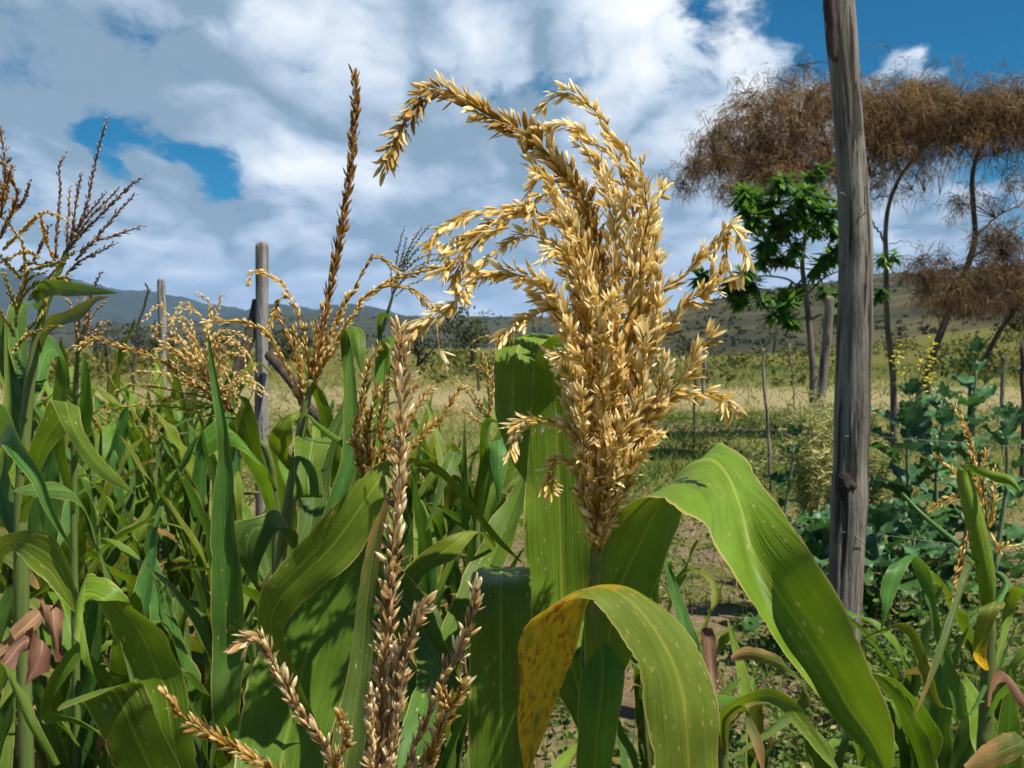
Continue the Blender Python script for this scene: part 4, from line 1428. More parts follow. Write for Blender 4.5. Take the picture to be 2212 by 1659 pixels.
def kale_leaf(g, base, az, L, W, el0, droop, rng):
    nt, nu = 24, 14
    z = np.array((math.sin(az) * math.cos(el0), math.cos(az) * math.cos(el0), math.sin(el0)))
    side = np.array((math.cos(az), -math.sin(az), 0))
    c = np.array(base, float)
    V = []
    ph = rng.random(3) * 6.28
    cen = []
    for i in range(nt + 1):
        t = i / nt
        cen.append((c.copy(), z.copy()))
        z = z + np.array((0, 0, -1)) * droop / nt * (0.4 + 1.6 * t)
        z /= np.linalg.norm(z)
        c = c + z * L / nt
    for i, (c, z) in enumerate(cen):
        t = i / nt
        tb = max(0, (t - 0.28) / 0.72)
        w = 0.012 * L + (W * (math.sin(math.pi * min(1, tb ** 0.72 * 0.96 + 0.02)) if t > 0.28 else 0))
        up = np.cross(side, z)
        for j in range(nu + 1):
            u = j / nu * 2 - 1
            lobe = 1 + 0.10 * math.sin(t * 31 + ph[0] + (u > 0)) * abs(u) + 0.07 * math.sin(t * 74 + ph[1] + (u > 0))
            ruf = W * (0.22 * u * u * math.sin(t * 26 + ph[2] + u * 1.3) + 0.16 * abs(u) ** 3 * math.sin(t * 63 + ph[0] + (u > 0) * 2)) * tb ** 0.3 if t > 0.28 else 0
            V.append(c + side * u * w * lobe + up * (0.30 * abs(u) ** 1.2 * w + ruf))
    m = nu + 1
    i_, j_ = np.meshgrid(np.arange(nt), np.arange(nu), indexing='ij')
    a = (i_ * m + j_).ravel()
    g.add(np.array(V), np.column_stack((a, a + 1, a + m + 1, a + m)))


def kale(loc, h, seed, label, flowers=0, yellow=0, nl=14, lean=(0, 0), big=1.0, group=None):
    rng = np.random.default_rng(seed)
    x, y = loc
    z0 = float(ground_z(x, y))
    root = thing('kale_plant', (x, y, z0), label, 'kale plant', group)
    top = np.array((x + lean[0], y + lean[1], z0 + h))
    P = np.linspace(0, 1, 12)[:, None] ** 1.0 * (top - np.array((x, y, z0))) + np.array((x, y, z0 - 0.03))
    P[:, 0] += 0.03 * np.sin(np.linspace(0, 5, 12) + seed)
    g = Geo()
    tube(g, P, np.linspace(0.018, 0.007, 12), 8)
    g.build('stem', M_KSTEM, root, origin=root.location)
    az = rng.random() * 6.28
    for k in range(nl):
        t = 0.12 + 0.86 * k / nl
        b = P[min(11, int(t * 11))]
        az += 2.4 + rng.normal(0, 0.3)
        g = Geo()
        sz = (1.0 - 0.42 * t ** 1.5) * big
        kale_leaf(g, b, az, rng.uniform(0.34, 0.48) * sz, rng.uniform(0.095, 0.135) * sz, rng.uniform(0.3, 0.75) + 0.45 * t, rng.uniform(0.9, 2.0) * (1.15 - 0.75 * t), rng)
        mt = M_KALEY if k < yellow else (M_KALED if t < 0.45 or rng.random() < 0.25 else M_KALE)
        o = g.build('leaf', mt, root, origin=root.location)
        if k < yellow:
            o['label'] = 'yellowed lower leaf'
    # curly young leaves at the tip
    for k in range(7):
        g = Geo()
        kale_leaf(g, P[-1 - (k % 2)], az + k * 2.4, 0.15 * big, 0.042 * big, rng.uniform(0.7, 1.3), rng.uniform(0.1, 0.7), rng)
        g.build('leaf', M_KALE, root, origin=root.location)
    if flowers:
        for k in range(8):
            gs = Geo()
            a = rng.random() * 6.28
            hh = rng.uniform(0.12, 0.34)
            e = top + np.array((math.cos(a) * 0.10, math.sin(a) * 0.08, hh)) * rng.uniform(0.7, 1.0)
            S = np.array((top - np.array((0, 0, 0.1)), top * 0.4 + e * 0.6 + np.array((0, 0, -0.02)), e))
            tube(gs, up_cat(S, 4), 0.0025, 5, tone=(0.2, .5))
            n = 9
            C = e + rng.normal(0, 1, (n, 3)) * np.array((0.02, 0.02, 0.05)) - np.array((0, 0, 0.03))
            for c in C:
                d = rnd_dirs(4, rng, 0.0, 0.8)
                leaf_quads(gs, np.repeat(c[None], 4, 0), d, rnd_dirs(4, rng), 0.014, 0.006, 0.75)
            gs.build('flower_spray', M_BLOOM, root, origin=root.location)
    return root


def gxy(px, d, py=1200):
    q = pt(px, py, d)
    return (q[0], q[1])


kale(gxy(1968, 5.6), 1.16, 1, 'kale plant topped with a spray of yellow flowers, right of the tall post', flowers=1, yellow=2, nl=24, big=1.0)
kale(gxy(2030, 6.2), 1.10, 2, 'dense blue green kale plant next to the yellow flowering one', nl=19, big=0.95, yellow=1)
kale(gxy(2092, 6.6), 1.36, 3, 'tallest curly topped kale plant standing before the leaning tree foot', nl=20, big=1.05)
kale(gxy(2160, 5.4), 1.06, 4, 'loose leggy kale plant with bluish leaves near the right edge', nl=13, big=0.85)
kale(gxy(1905, 4.7), 0.62, 6, 'low dark kale plant with broad leaves at the foot of the tall post, right side', nl=15, yellow=1, big=1.0)
kale(gxy(1985, 4.9), 0.55, 7, 'low kale plant with big bluish hanging leaves in front of the flowering one', nl=12, big=1.0)
kale(gxy(1770, 4.6), 0.60, 8, 'dark leafy kale plant just left of the tall post under the seed pods', nl=26, big=0.95)
kale(gxy(1700, 5.2), 0.98, 9, 'thin kale stem holding one bluish leaf up beside the knotted stake', nl=5, big=0.7)
kale(gxy(2100, 5.9), 0.72, 10, 'small kale plant with green cupped leaves between the tallest and the leggy ones', nl=18, big=0.95)


def pod_plant(px, d, h, seed, label):
    rng = np.random.default_rng(seed)
    x, y = gxy(px, d)
    z0 = float(ground_z(x, y))
    root = thing('seeding_kale', (x, y, z0), label, 'kale plant')
    for k in range(34):
        gs = Geo()
        gp = gs
        a = rng.random() * 6.28
        e = np.array((x, y, z0)) + np.array((math.cos(a) * rng.uniform(0.02, 0.19), math.sin(a) * rng.uniform(0.02, 0.14), h * rng.uniform(0.72, 1.0)))
        b = np.array((x, y, z0 + h * rng.uniform(0.1, 0.4)))
        C = up_cat(np.array((b, b * .5 + e * .5 + rng.normal(0, .025, 3), e)), 8)
        tube(gs, C, np.linspace(0.004, 0.0015, len(C)), 5, tone=(0.35, .5))
        m = 60
        q = C[(rng.uniform(0.30, 0.97, m) * (len(C) - 1)).astype(int)]
        Z = rnd_dirs(m, rng, -0.25, 0.75)
        ribbons(gp, q, Z, rng.uniform(0.045, 0.09, m), 0.0042, np.clip(rng.normal(0.55, 0.25, m), 0, 1), 0.25, rng, 3)
        gs.build('pod_spray', M_POD, root, origin=root.location)
    gs = Geo()
    tube(gs, np.array(((x, y, z0 - 0.03), (x + 0.01, y, z0 + h * 0.3), (x, y, z0 + h * 0.5))), (0.012, 0.009, 0.005), 7)
    gs.build('stem', M_KSTEM, root, origin=root.location)
    for k in range(8):
        g = Geo()
        kale_leaf(g, np.array((x, y, z0 + h * (0.15 + 0.06 * k))), k * 2.4, 0.26, 0.06, 0.5, 1.4, rng)
        g.build('leaf', M_KALED, root, origin=root.location)


pod_plant(1752, 5.3, 1.27, 15, 'straw coloured kale plant covered in thin seed pods left of the tall post')
pod_plant(1800, 5.9, 1.20, 16, 'greenish kale plant in pod with a few yellow buds, half behind the tall post')
pod_plant(1870, 6.4, 0.95, 17, 'sparse podded kale showing just right of the tall post')

# ------------------------------------------------------------------ weeds
def weeds(n, ylo, yhi, x0, x1, hlo, hhi, seed, name, tb=0.45, sc=1.0):
    rng = np.random.default_rng(seed)
    g = Geo()
    y = ylo * (yhi / ylo) ** rng.random(n)
    az = x0 + (x1 - x0) * rng.random(n)
    x = az * y
    cl = fbm(x * 1.1, y * 1.1, seed, 3)
    k = rng.random(n) < np.clip((cl - 0.34) * 5, 0.04, 1)
    k &= ~((az > 0.27) & (az < 0.45) & (y > 4.6) & (y < 7.4) & (rng.random(n) < 0.85))
    x, y = x[k], y[k]
    for a, b in zip(x, y):
        z0 = float(ground_z(a, b))
        h = rng.uniform(hlo, hhi)
        top = np.array((a + rng.normal(0, 0.05), b + rng.normal(0, 0.05), z0 + h))
        st = np.array((a, b, z0))
        tube(g, np.array((st, st * 0.5 + top * 0.5 + rng.normal(0, 0.015, 3), top)), (0.002, 0.0016, 0.001), 3, cap=False, tone=(0.6, 0.3))
        m = 26
        t = rng.random(m) ** 0.8
        Pp = st + (top - st) * t[:, None] + rng.normal(0, 0.035, (m, 3)) * np.array((1, 1, 0.4))
        leaf_quads(g, Pp, rnd_dirs(m, rng, -0.3, 0.7), rnd_dirs(m, rng), rng.uniform(0.018, 0.045, m) * sc, rng.uniform(0.004, 0.010, m) * sc, np.clip(rng.normal(tb, 0.2, m), 0, 1))
    tag(g.build(name, M_WEED), None, kind='stuff')


weeds(1500, 1.0, 4.2, -0.55, 0.55, 0.10, 0.45, 81, 'weeds', 0.52, 1.15)
weeds(500, 1.9, 4.3, 0.12, 0.52, 0.25, 0.62, 85, 'tall_weeds', 0.55, 1.0)
weeds(420, 3.8, 8.5, 0.02, 0.6, 0.08, 0.28, 83, 'low_weeds', 0.55, 1.3)
weeds(260, 9.5, 19.0, 0.08, 0.34, 0.12, 0.38, 86, 'green_field_weeds', 0.78, 1.8)
weeds(420, 3.5, 9.0, -0.6, 0.0, 0.10, 0.35, 84, 'field_edge_weeds', 0.5, 1.3)
# short grass and dead litter near the plants
rng = np.random.default_rng(91)
g = Geo()
N = 26000
yy = 1.0 * (11 / 1.0) ** rng.random(N)
xx = (rng.random(N) * 1.2 - 0.6) * yy
cl = fbm(xx * 0.8, yy * 0.8, 93, 4)
k = rng.random(N) < np.clip((cl - 0.36) * 4.5, 0.05, 1)
xx, yy, cl = xx[k], yy[k], cl[k]
P = np.stack((xx, yy, ground_z(xx, yy)), 1)
n = len(P)
ribbons(g, P, rnd_dirs(n, rng, 0.2, 1), rng.uniform(0.05, 0.20, n), 0.0022 + yy * 0.0003, np.clip(rng.normal(0.36, 0.2, n) + (rng.random(n) < 0.15) * 0.5, 0, 1), 0.4, rng, 2)
tag(g.build('short_grass', M_GRASS), None, kind='stuff')

# ------------------------------------------------------------------ ordinary maize plants of the plot
def free_leaf(g, base, az, L, W, th0, th1, rng, fold=None, twist=0.0, nst=22, across=6):
    """arching maize leaf: th = angle from the vertical at its base and tip"""
    c = np.array(base, float)
    rad = np.array((math.sin(az), math.cos(az), 0))
    up = np.array((0, 0, 1.0))
    side0 = np.cross(rad, up)
    V = []
    us = np.linspace(-1, 1, across + 1)
    ph = rng.random(4) * 6.28
    bend = rng.uniform(-0.25, 0.25)
    s = 0
    for i in range(nst + 1):
        t = i / nst
        th = th0 + (th1 - th0) * (t ** 1.25 if fold is None else (0.25 * t + 0.75 * float(smooth(fold - 0.07, fold + 0.07, t))))
        rr = rad * math.cos(bend * t) + side0 * math.sin(bend * t)
        tz = rr * math.sin(th) + up * math.cos(th)
        tw = twist * t * t
        side = np.cross(tz, np.cross(rr, up) if False else side0)
        nrm = np.cross(side0, tz)
        sd = side0 * math.cos(tw) + nrm * math.sin(tw)
        nm = nrm * math.cos(tw) - side0 * math.sin(tw)
        w = W * min(1, (t + 0.03) / 0.16) ** 0.5 * (1 - t ** 2.2) ** 0.75 * 0.5 + 0.0008
        vv = (0.42 - 0.25 * t) * w
        for u in us:
            wav = 0.07 * W * abs(u) ** 2.5 * (math.sin(t * 17 + ph[0] + (u > 0) * 2) + 0.6 * math.sin(t * 29 + ph[1] + (u > 0)))
            V.append(c + sd * u * w + nm * (vv * abs(u) ** 1.5 + wav))
        c = c + tz * L / nst
    m = across + 1
    i_, j_ = np.meshgrid(np.arange(nst), np.arange(across), indexing='ij')
    a = (i_ * m + j_).ravel()
    t = np.linspace(0, 1, nst + 1)
    uv = np.stack((np.tile((us + 1) / 2, nst + 1), np.repeat(t, m)), 1)
    met = np.stack((np.tile(us * W / 2, nst + 1), np.repeat(t * L, m)), 1)
    g.add(np.array(V), np.column_stack((a, a + 1, a + m + 1, a + m)), uv=uv, met=met)


def free_tassel(g, base, h, nb, rng, L=0.011, droop=0.5, spread=0.5, tone=(0.5, 0.22), spike=True, ang=20):
    base = np.array(base)
    for k in range(nb + 1):
        if k == 0:
            Ln, sp0, dr = h, 0.06, 0.1
        else:
            Ln, sp0, dr = h * rng.uniform(0.5, 0.85), spread * rng.uniform(0.5, 1.3), droop * rng.uniform(0.2, 1.6)
        a = k * 2.4 + rng.normal(0, 0.4)
        z = np.array((math.cos(a) * math.sin(sp0), math.sin(a) * math.sin(sp0), math.cos(sp0)))
        c = base + np.array((0, 0, h * 0.03 * (k % 6)))
        C = [c]
        for i in range(10):
            z = z + np.array((math.cos(a) * 0.3, math.sin(a) * 0.3, -1.0)) * dr / 10 * (i / 5)
            z /= np.linalg.norm(z)
            c = c + z * Ln / 10
            C.append(c)
        spikelets(g, np.array(C), L=L * (1.15 if k == 0 else 1), step=0.0062 if k else 0.0042, rows=2 if k else 1, ang=ang, kinds=('low', 'slim'), probs=(0.7, 0.3), tone=tone, rng=rng, start=0.12 if k else 0.05)


def make_maize(seed, h, nl, label, group, tassel=None, dry=3, Lr=(0.45, 0.72), Wr=(0.055, 0.088), mats=None, up=0.3):
    rng = np.random.default_rng(seed)
    root = thing('maize_plant', (0, 0, 0), label, 'maize plant', group)
    P = np.array([(0.012 * math.sin(k * 0.9 + seed), 0.012 * math.cos(k * 1.1 + seed), h * k / 9) for k in range(10)])
    P[0] = (0, 0, -0.05)
    Pc = up_cat(P, 4)
    g = Geo()
    R = np.linspace(0.0115, 0.0042, len(Pc)) * (1 + 0.12 * (np.arange(len(Pc)) % 5 == 0))
    tube(g, Pc, R, 7)
    g.build('stalk', M_STALK, root)
    az = rng.random() * 6.28
    for k in range(nl):
        t = 0.14 + 0.80 * k / (nl - 1)
        b = P[0] + (P[-1] - P[0]) * t
        az += math.pi + rng.normal(0, 0.45)
        g = Geo()
        if k < dry:
            free_leaf(g, b, az, rng.uniform(*Lr) * 0.8, rng.uniform(0.02, 0.045), rng.uniform(0.6, 1.1), rng.uniform(2.7, 3.1), rng, fold=rng.uniform(0.2, 0.4), twist=rng.uniform(-2, 2))
            mt = M_DRY if rng.random() < 0.6 else (M_DRYP if rng.random() < 0.6 else M_LEAFD)
        else:
            fold = rng.uniform(0.35, 0.65) if rng.random() < 0.35 else None
            free_leaf(g, b, az, rng.uniform(*Lr) * (1 - 0.25 * t), rng.uniform(*Wr), rng.uniform(0.08, 0.42) * (1.3 - up), rng.uniform(0.9, 2.5) if rng.random() < 0.6 else rng.uniform(0.3, 0.9), rng, fold=fold, twist=rng.uniform(-0.9, 0.9))
            mt = mats[k % len(mats)] if mats else (M_LEAF, M_LEAFB, M_LEAFS, M_LEAFD)[k % 4]
        g.build('leaf', mt, root)
    if tassel:
        g = Geo()
        free_tassel(g, P[-1], tassel.get('h', 0.24), tassel.get('nb', 8), rng, L=tassel.get('L', 0.010), droop=tassel.get('droop', 0.5), spread=tassel.get('spread', 0.5), tone=tassel.get('tone', (0.5, 0.22)))
        g.build('tassel', tassel['mat'], root)
    return root


G_ROW = 'maize plants filling the plot'
PROTO = [
    make_maize(201, 0.98, 11, 'leafy green maize plant without visible tassel among the crowded plants at the left', G_ROW),
    make_maize(202, 1.06, 11, 'green maize plant with a short golden tassel in the crowded plot', G_ROW, dict(mat=M_STRAW, h=0.20, nb=7, droop=0.7)),
    make_maize(203, 0.92, 10, 'bluish green maize plant with broad arching leaves in the crowded plot', G_ROW, mats=(M_LEAFB, M_LEAF)),
    make_maize(204, 1.08, 11, 'maize plant with a thin brown tassel in the crowded plot', G_ROW, dict(mat=M_BROWN, h=0.20, nb=4, droop=0.15, spread=0.35)),
    make_maize(205, 0.88, 10, 'half dry maize plant with brown hanging leaves in the crowded plot', G_ROW, None, dry=6, mats=(M_LEAFD, M_LEAFS)),
    make_maize(206, 1.00, 12, 'dense maize plant with upright narrow leaves in the crowded plot', G_ROW, None, dry=2, up=0.7, Wr=(0.045, 0.068)),
]
PUSED = [False] * len(PROTO)


def put(k, px, d, s=1.0, rz=None, label=None, group=G_ROW, rng=random):
    x, y = gxy(px, d)
    o = PROTO[k] if not PUSED[k] else copy_tree(PROTO[k])
    PUSED[k] = True
    o.location = (x, y, float(ground_z(x, y)))
    o.rotation_euler = (0, 0, rng.uniform(0, 6.28) if rz is None else rz)
    o.scale = (s, s, s)
    if label:
        o['label'] = label
        if 'group' in o:
            del o['group']
    return o


def fence_d(px):
    """depth of the fence line at a picture column"""
    a = (px - CX) / F
    A, B_ = np.array((1.19, 3.5)), np.array((-1.8, 7.2))
    d = B_ - A
    # a*y = x on the line
    t = (A[0] - a * A[1]) / (a * d[1] - d[0])
    return A[1] + d[1] * t


spots = []
rg = random.Random(17)
cand = 0
while len(spots) < 125 and cand < 9000:
    cand += 1
    px = rg.uniform(-180, 1075)
    fd = min(fence_d(px) - 0.3, 7.0)
    dmin = 1.75 if px < 600 else 1.9
    d = dmin * (fd / dmin) ** (rg.random() ** 0.8)
    x = (px - CX) / F * d
    if 500 < px < 645 and d > 3.0:
        continue
    if all((x - a) ** 2 + (d - b) ** 2 > 0.165 ** 2 for a, b, _ in spots):
        spots.append((x, d, px))
for i, (x, d, px) in enumerate(spots):
    k = i if i in (0, 2, 4, 5) else rg.choice((0, 0, 1, 2, 2, 3, 4, 5, 5) if d > 3.6 else (0, 0, 2, 2, 4, 5, 5))
    # nearer to the middle the plants are lower
    s = 1.0 * rg.uniform(0.9, 1.06) - 0.10 * max(0, (px - 550) / 500)
    if d < 2.6:
        s *= 0.93
    put(k, px, d, s, rng=rg)

# a few lower, wilting ones right of the big plant
for i, (px, d, k, s, lb) in enumerate([
    (1500, 2.3, 0, 0.72, 'short leafy maize plant low behind the big arching leaf'),
    (1400, 2.7, 1, 0.86, 'short maize plant with a dry tassel showing behind the big golden tassel'),
    (1440, 1.9, 2, 0.74, 'bluish maize plant with cupped leaves right beside the big golden tassel'),
    (1590, 1.7, 4, 0.62, 'withered short maize plant with mauve dead leaves under the arching leaf'),
    (2030, 1.8, 2, 0.82, 'low maize plant with drooping bluish leaves at the lower right'),
    (2190, 1.55, 0, 0.74, 'broad leaved maize plant at the lower right corner'),
    (2120, 2.4, 0, 0.78, 'leafy maize plant behind the broken stalk at the right'),
    (2075, 1.4, 5, 0.66, 'upright narrow leaved maize plant at the bottom edge below the snapped one'),
    (1890, 2.1, 2, 0.62, 'low arching bluish maize plant directly in front of the tall post foot'),
    (1640, 2.05, 5, 0.64, 'narrow upright maize plant just behind the right side of the big arching leaf'),
    (1810, 1.85, 0, 0.66, 'leafy maize plant growing close in front of the tall post, left side'),
    (1975, 2.3, 2, 0.78, 'bluish broad leaved maize plant between the tall post and the snapped stalk'),
    (1500, 1.65, 4, 0.56, 'half dead low maize plant right beside the yellowing leaf'),
    (2160, 2.05, 4, 0.82, 'drying maize plant with hanging brown leaves behind the snapped stalk'),
    (1760, 1.6, 0, 0.56, 'small maize plant beneath the tip of the big arching leaf'),
    (1960, 1.45, 4, 0.64, 'small drying maize plant close to the bottom edge right of the leaf tip'),
    (1120, 2.2, 5, 0.78, 'upright maize plant half hidden behind the big pale leaf'),
]):
    put(k, px, d, s, rz=i * 1.7, label=lb)
# ------------------------------------------------------------------ the plants of the foreground, one by one
def branch(parent, C, mat, name='tassel_branch', **kw):
    g = Geo()
    spikelets(g, C, **kw)
    return g.build(name, mat, parent, origin=parent_root(parent).location)


def parent_root(o):
    while o.parent is not None:
        o = o.parent
    return o


def tassel_part(root, axis, mat=None, r=0.003):
    """the tassel's bare axis, which carries its branches"""
    g = Geo()
    tube(g, axis, np.linspace(r, r * 0.5, len(axis)), 7, tone=(0.5, 0.3))
    return g.build('tassel', mat or M_STALK, root, origin=root.location)


# ---- A: the big golden tassel
A = thing('maize_plant', ground_below(1285, 1659, 0.92), 'big maize plant with the huge golden drooping tassel and broad curling leaves', 'maize plant')
stalk_px(A, [(1290, 1185, 0.87), (1284, 1300, 0.885), (1277, 1450, 0.90), (1274, 1600, 0.91), (1278, 1800, 0.92)], 0.0125, 0.0058)
ax = curve_px([(1300, 640), (1302, 800), (1298, 1000), (1290, 1190)], 0.87, 0.86)
TA = tassel_part(A, ax)
ra = np.random.default_rng(301)
spA = curve_px([(835, 359), (846, 328), (857, 300), (875, 256), (906, 215), (945, 198), (989, 208), (1042, 238), (1095, 264), (1139, 295), (1183, 335), (1227, 388), (1262, 440), (1285, 520), (1298, 620), (1302, 760)], 0.87, 0.80)
branch(TA, spA, M_GOLD, 'tassel_spike', L=0.0185, step=0.0013, rows=1, ang=38, angj=13, ped=0.001, wob=0.0015, kinds=('shut', 'half', 'open'), probs=(0.45, 0.45, 0.1), tone=(0.66, 0.2), rng=ra, r0=0.0026, skip=0.0, endl=0.75)
A_BR = [  # tip first; depth at base, depth at tip, density
    ([(1172, 228), (1195, 206), (1227, 203), (1267, 225), (1297, 256), (1324, 291), (1350, 335), (1368, 388), (1385, 440), (1395, 520), (1390, 650), (1370, 850), (1330, 1050)], 0.86, 0.86, 1.0),
    ([(1170, 275), (1214, 264), (1245, 278), (1293, 317), (1333, 352), (1359, 423), (1372, 540), (1360, 750), (1320, 1000)], 0.86, 0.84, 1.3),
    ([(1430, 405), (1420, 440), (1412, 465), (1396, 520), (1388, 590), (1392, 680), (1375, 820), (1330, 1050)], 0.86, 0.88, 1.3),
    ([(937, 528), (944, 512), (954, 498), (980, 480), (1007, 468), (1042, 458), (1104, 454), (1170, 462), (1236, 485), (1280, 560), (1300, 700), (1300, 900)], 0.86, 0.78, 1.0),
    ([(968, 575), (975, 540), (990, 512), (1038, 490), (1073, 476), (1126, 467), (1190, 478), (1250, 520), (1285, 640), (1300, 850)], 0.86, 0.80, 1.35),
    ([(960, 588), (985, 560), (1005, 535), (1030, 515), (1060, 500), (1100, 490)], 0.80, 0.79, 1.0),
    ([(1010, 592), (1030, 570), (1055, 550), (1095, 524), (1148, 513), (1183, 522), (1214, 552), (1250, 640), (1280, 800), (1290, 1000)], 0.86, 0.82, 1.0),
    ([(880, 726), (897, 708), (915, 696), (954, 669), (994, 638), (1038, 599), (1073, 588), (1126, 590), (1170, 616), (1201, 652), (1240, 705), (1268, 820), (1285, 980)], 0.86, 0.78, 1.5),
    ([(1000, 660), (990, 625), (982, 600), (990, 575), (1012, 545), (1035, 520)], 0.80, 0.79, 1.0),
    ([(1091, 722), (1110, 710), (1130, 700), (1150, 682), (1170, 671), (1205, 676), (1245, 740), (1280, 900)], 0.86, 0.80, 1.3),
    ([(1600, 590), (1610, 560), (1602, 520), (1585, 495), (1568, 488), (1557, 511), (1526, 546), (1478, 590), (1434, 620), (1403, 665), (1372, 760), (1330, 950), (1295, 1150)], 0.86, 0.84, 1.2),
    ([(1582, 600), (1575, 565), (1565, 530), (1562, 500)], 0.85, 0.85, 1.0),
    ([(1552, 590), (1553, 610), (1543, 625), (1513, 640), (1478, 666), (1440, 700), (1412, 725), (1370, 810), (1320, 1000)], 0.86, 0.82, 1.2),
    ([(1537, 560), (1540, 590), (1530, 620), (1510, 640)], 0.83, 0.83, 0.8),
    ([(1534, 726), (1515, 752), (1498, 776), (1462, 828), (1430, 879), (1380, 960), (1320, 1080)], 0.86, 0.84, 1.5),
    ([(1592, 888), (1575, 872), (1552, 860), (1516, 850), (1480, 850), (1437, 866), (1380, 930), (1310, 1080)], 0.86, 0.80, 1.5),
    ([(1106, 975), (1112, 945), (1124, 922), (1155, 906), (1202, 912), (1238, 938), (1265, 1000), (1285, 1100)], 0.86, 0.80, 1.5),
    ([(1195, 1062), (1190, 1030), (1195, 1005), (1217, 995), (1245, 1018), (1264, 1087), (1285, 1180)], 0.86, 0.82, 1.3),
    # the upright mass
    ([(1140, 440), (1150, 400), (1165, 380), (1190, 400), (1215, 450), (1245, 540), (1275, 680), (1298, 860)], 0.86, 0.82, 1.0),
    ([(1135, 325), (1150, 350), (1180, 390), (1215, 440), (1250, 520), (1280, 640), (1300, 800)], 0.86, 0.84, 1.0),
    ([(1255, 300), (1290, 350), (1320, 420), (1335, 520), (1335, 680), (1325, 850), (1305, 1050)], 0.86, 0.87, 1.3),
    ([(1300, 385), (1320, 450), (1325, 560), (1322, 700), (1315, 880), (1298, 1080)], 0.86, 0.83, 1.3),
    ([(1225, 470), (1255, 540), (1280, 640), (1298, 780), (1300, 950), (1292, 1120)], 0.86, 0.80, 1.4),
    ([(1345, 420), (1360, 500), (1362, 600), (1355, 740), (1335, 900), (1305, 1080)], 0.86, 0.82, 1.3),
    ([(1410, 470), (1405, 560), (1412, 640), (1400, 760), (1370, 900), (1320, 1080)], 0.86, 0.87, 1.3),
    ([(1210, 640), (1225, 700), (1245, 780), (1265, 880), (1280, 1000), (1290, 1120)], 0.86, 0.81, 1.5),
    ([(1225, 560), (1240, 640), (1262, 760), (1282, 900), (1292, 1080)], 0.86, 0.84, 1.4),
    ([(1205, 770), (1225, 800), (1245, 880), (1268, 980), (1286, 1120)], 0.86, 0.83, 1.6),
    ([(1200, 780), (1235, 765), (1265, 780), (1280, 840), (1290, 930), (1296, 1060)], 0.86, 0.795, 1.5),
    ([(1330, 640), (1335, 740), (1330, 860), (1315, 980), (1298, 1120)], 0.86, 0.79, 1.5),
    ([(1290, 640), (1300, 740), (1305, 860), (1302, 1000), (1292, 1140)], 0.86, 0.785, 1.5),
    ([(1395, 720), (1388, 800), (1370, 900), (1340, 1020), (1300, 1140)], 0.86, 0.80, 1.5),
    ([(1440, 790), (1425, 840), (1400, 900), (1360, 1000), (1305, 1130)], 0.86, 0.86, 1.4),
    ([(1420, 945), (1398, 955), (1375, 990), (1345, 1050), (1302, 1150)], 0.86, 0.81, 1.5),
    ([(1405, 935), (1395, 920), (1378, 930), (1355, 990), (1320, 1070), (1296, 1150)], 0.86, 0.84, 1.3),
    ([(1250, 860), (1258, 920), (1268, 1000), (1280, 1090), (1288, 1190)], 0.86, 0.80, 1.6),
    ([(1340, 900), (1335, 980), (1320, 1060), (1305, 1120), (1293, 1185)], 0.86, 0.80, 1.6),
    ([(1360, 590), (1365, 700), (1358, 820), (1338, 940), (1310, 1060)], 0.86, 0.90, 1.2),
    ([(1270, 600), (1285, 720), (1295, 840), (1300, 960), (1296, 1090)], 0.86, 0.90, 1.2),
    ([(1150, 470), (1165, 430), (1190, 425), (1215, 470), (1240, 560), (1270, 700), (1296, 880)], 0.86, 0.80, 1.0),
    ([(1200, 340), (1235, 370), (1262, 430), (1285, 520), (1305, 640), (1312, 800), (1305, 960)], 0.86, 0.90, 1.1),
    ([(1275, 330), (1310, 380), (1350, 460), (1378, 560), (1380, 680), (1360, 820), (1320, 1000)], 0.86, 0.90, 1.1),
    ([(1180, 560), (1200, 530), (1230, 560), (1258, 650), (1285, 780), (1298, 920)], 0.86, 0.79, 1.1),
    ([(1420, 560), (1425, 620), (1415, 700), (1395, 800), (1355, 930), (1310, 1080)], 0.86, 0.84, 1.2),
    ([(1385, 350), (1392, 420), (1395, 480), (1385, 580), (1365, 720), (1330, 900)], 0.86, 0.82, 1.0),
    ([(1160, 640), (1190, 655), (1220, 710), (1250, 800), (1276, 920)], 0.86, 0.83, 1.2),
    ([(1225, 840), (1235, 900), (1255, 980), (1278, 1090), (1290, 1180)], 0.86, 0.87, 1.4),
]
for pts_, d0, d1, dn in A_BR:
    C = curve_px(pts_, d0, d1, bow=ra.normal(0, 0.008))
    long_ = len(pts_) > 5
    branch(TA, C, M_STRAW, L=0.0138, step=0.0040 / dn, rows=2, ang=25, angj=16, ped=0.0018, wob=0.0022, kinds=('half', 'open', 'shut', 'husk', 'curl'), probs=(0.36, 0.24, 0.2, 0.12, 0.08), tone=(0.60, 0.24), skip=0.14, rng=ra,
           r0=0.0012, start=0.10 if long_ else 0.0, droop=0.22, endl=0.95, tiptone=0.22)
# loose spikelets dangling from the left branch
C = curve_px([(958, 785), (950, 760), (946, 735), (944, 700)], 0.785, 0.785)
branch(TA, C, M_STRAW, L=0.013, step=0.009, rows=2, ang=30, kinds=('open',), probs=(1,), tone=(0.9, 0.08), rng=ra, r0=0.0006, start=0.35)

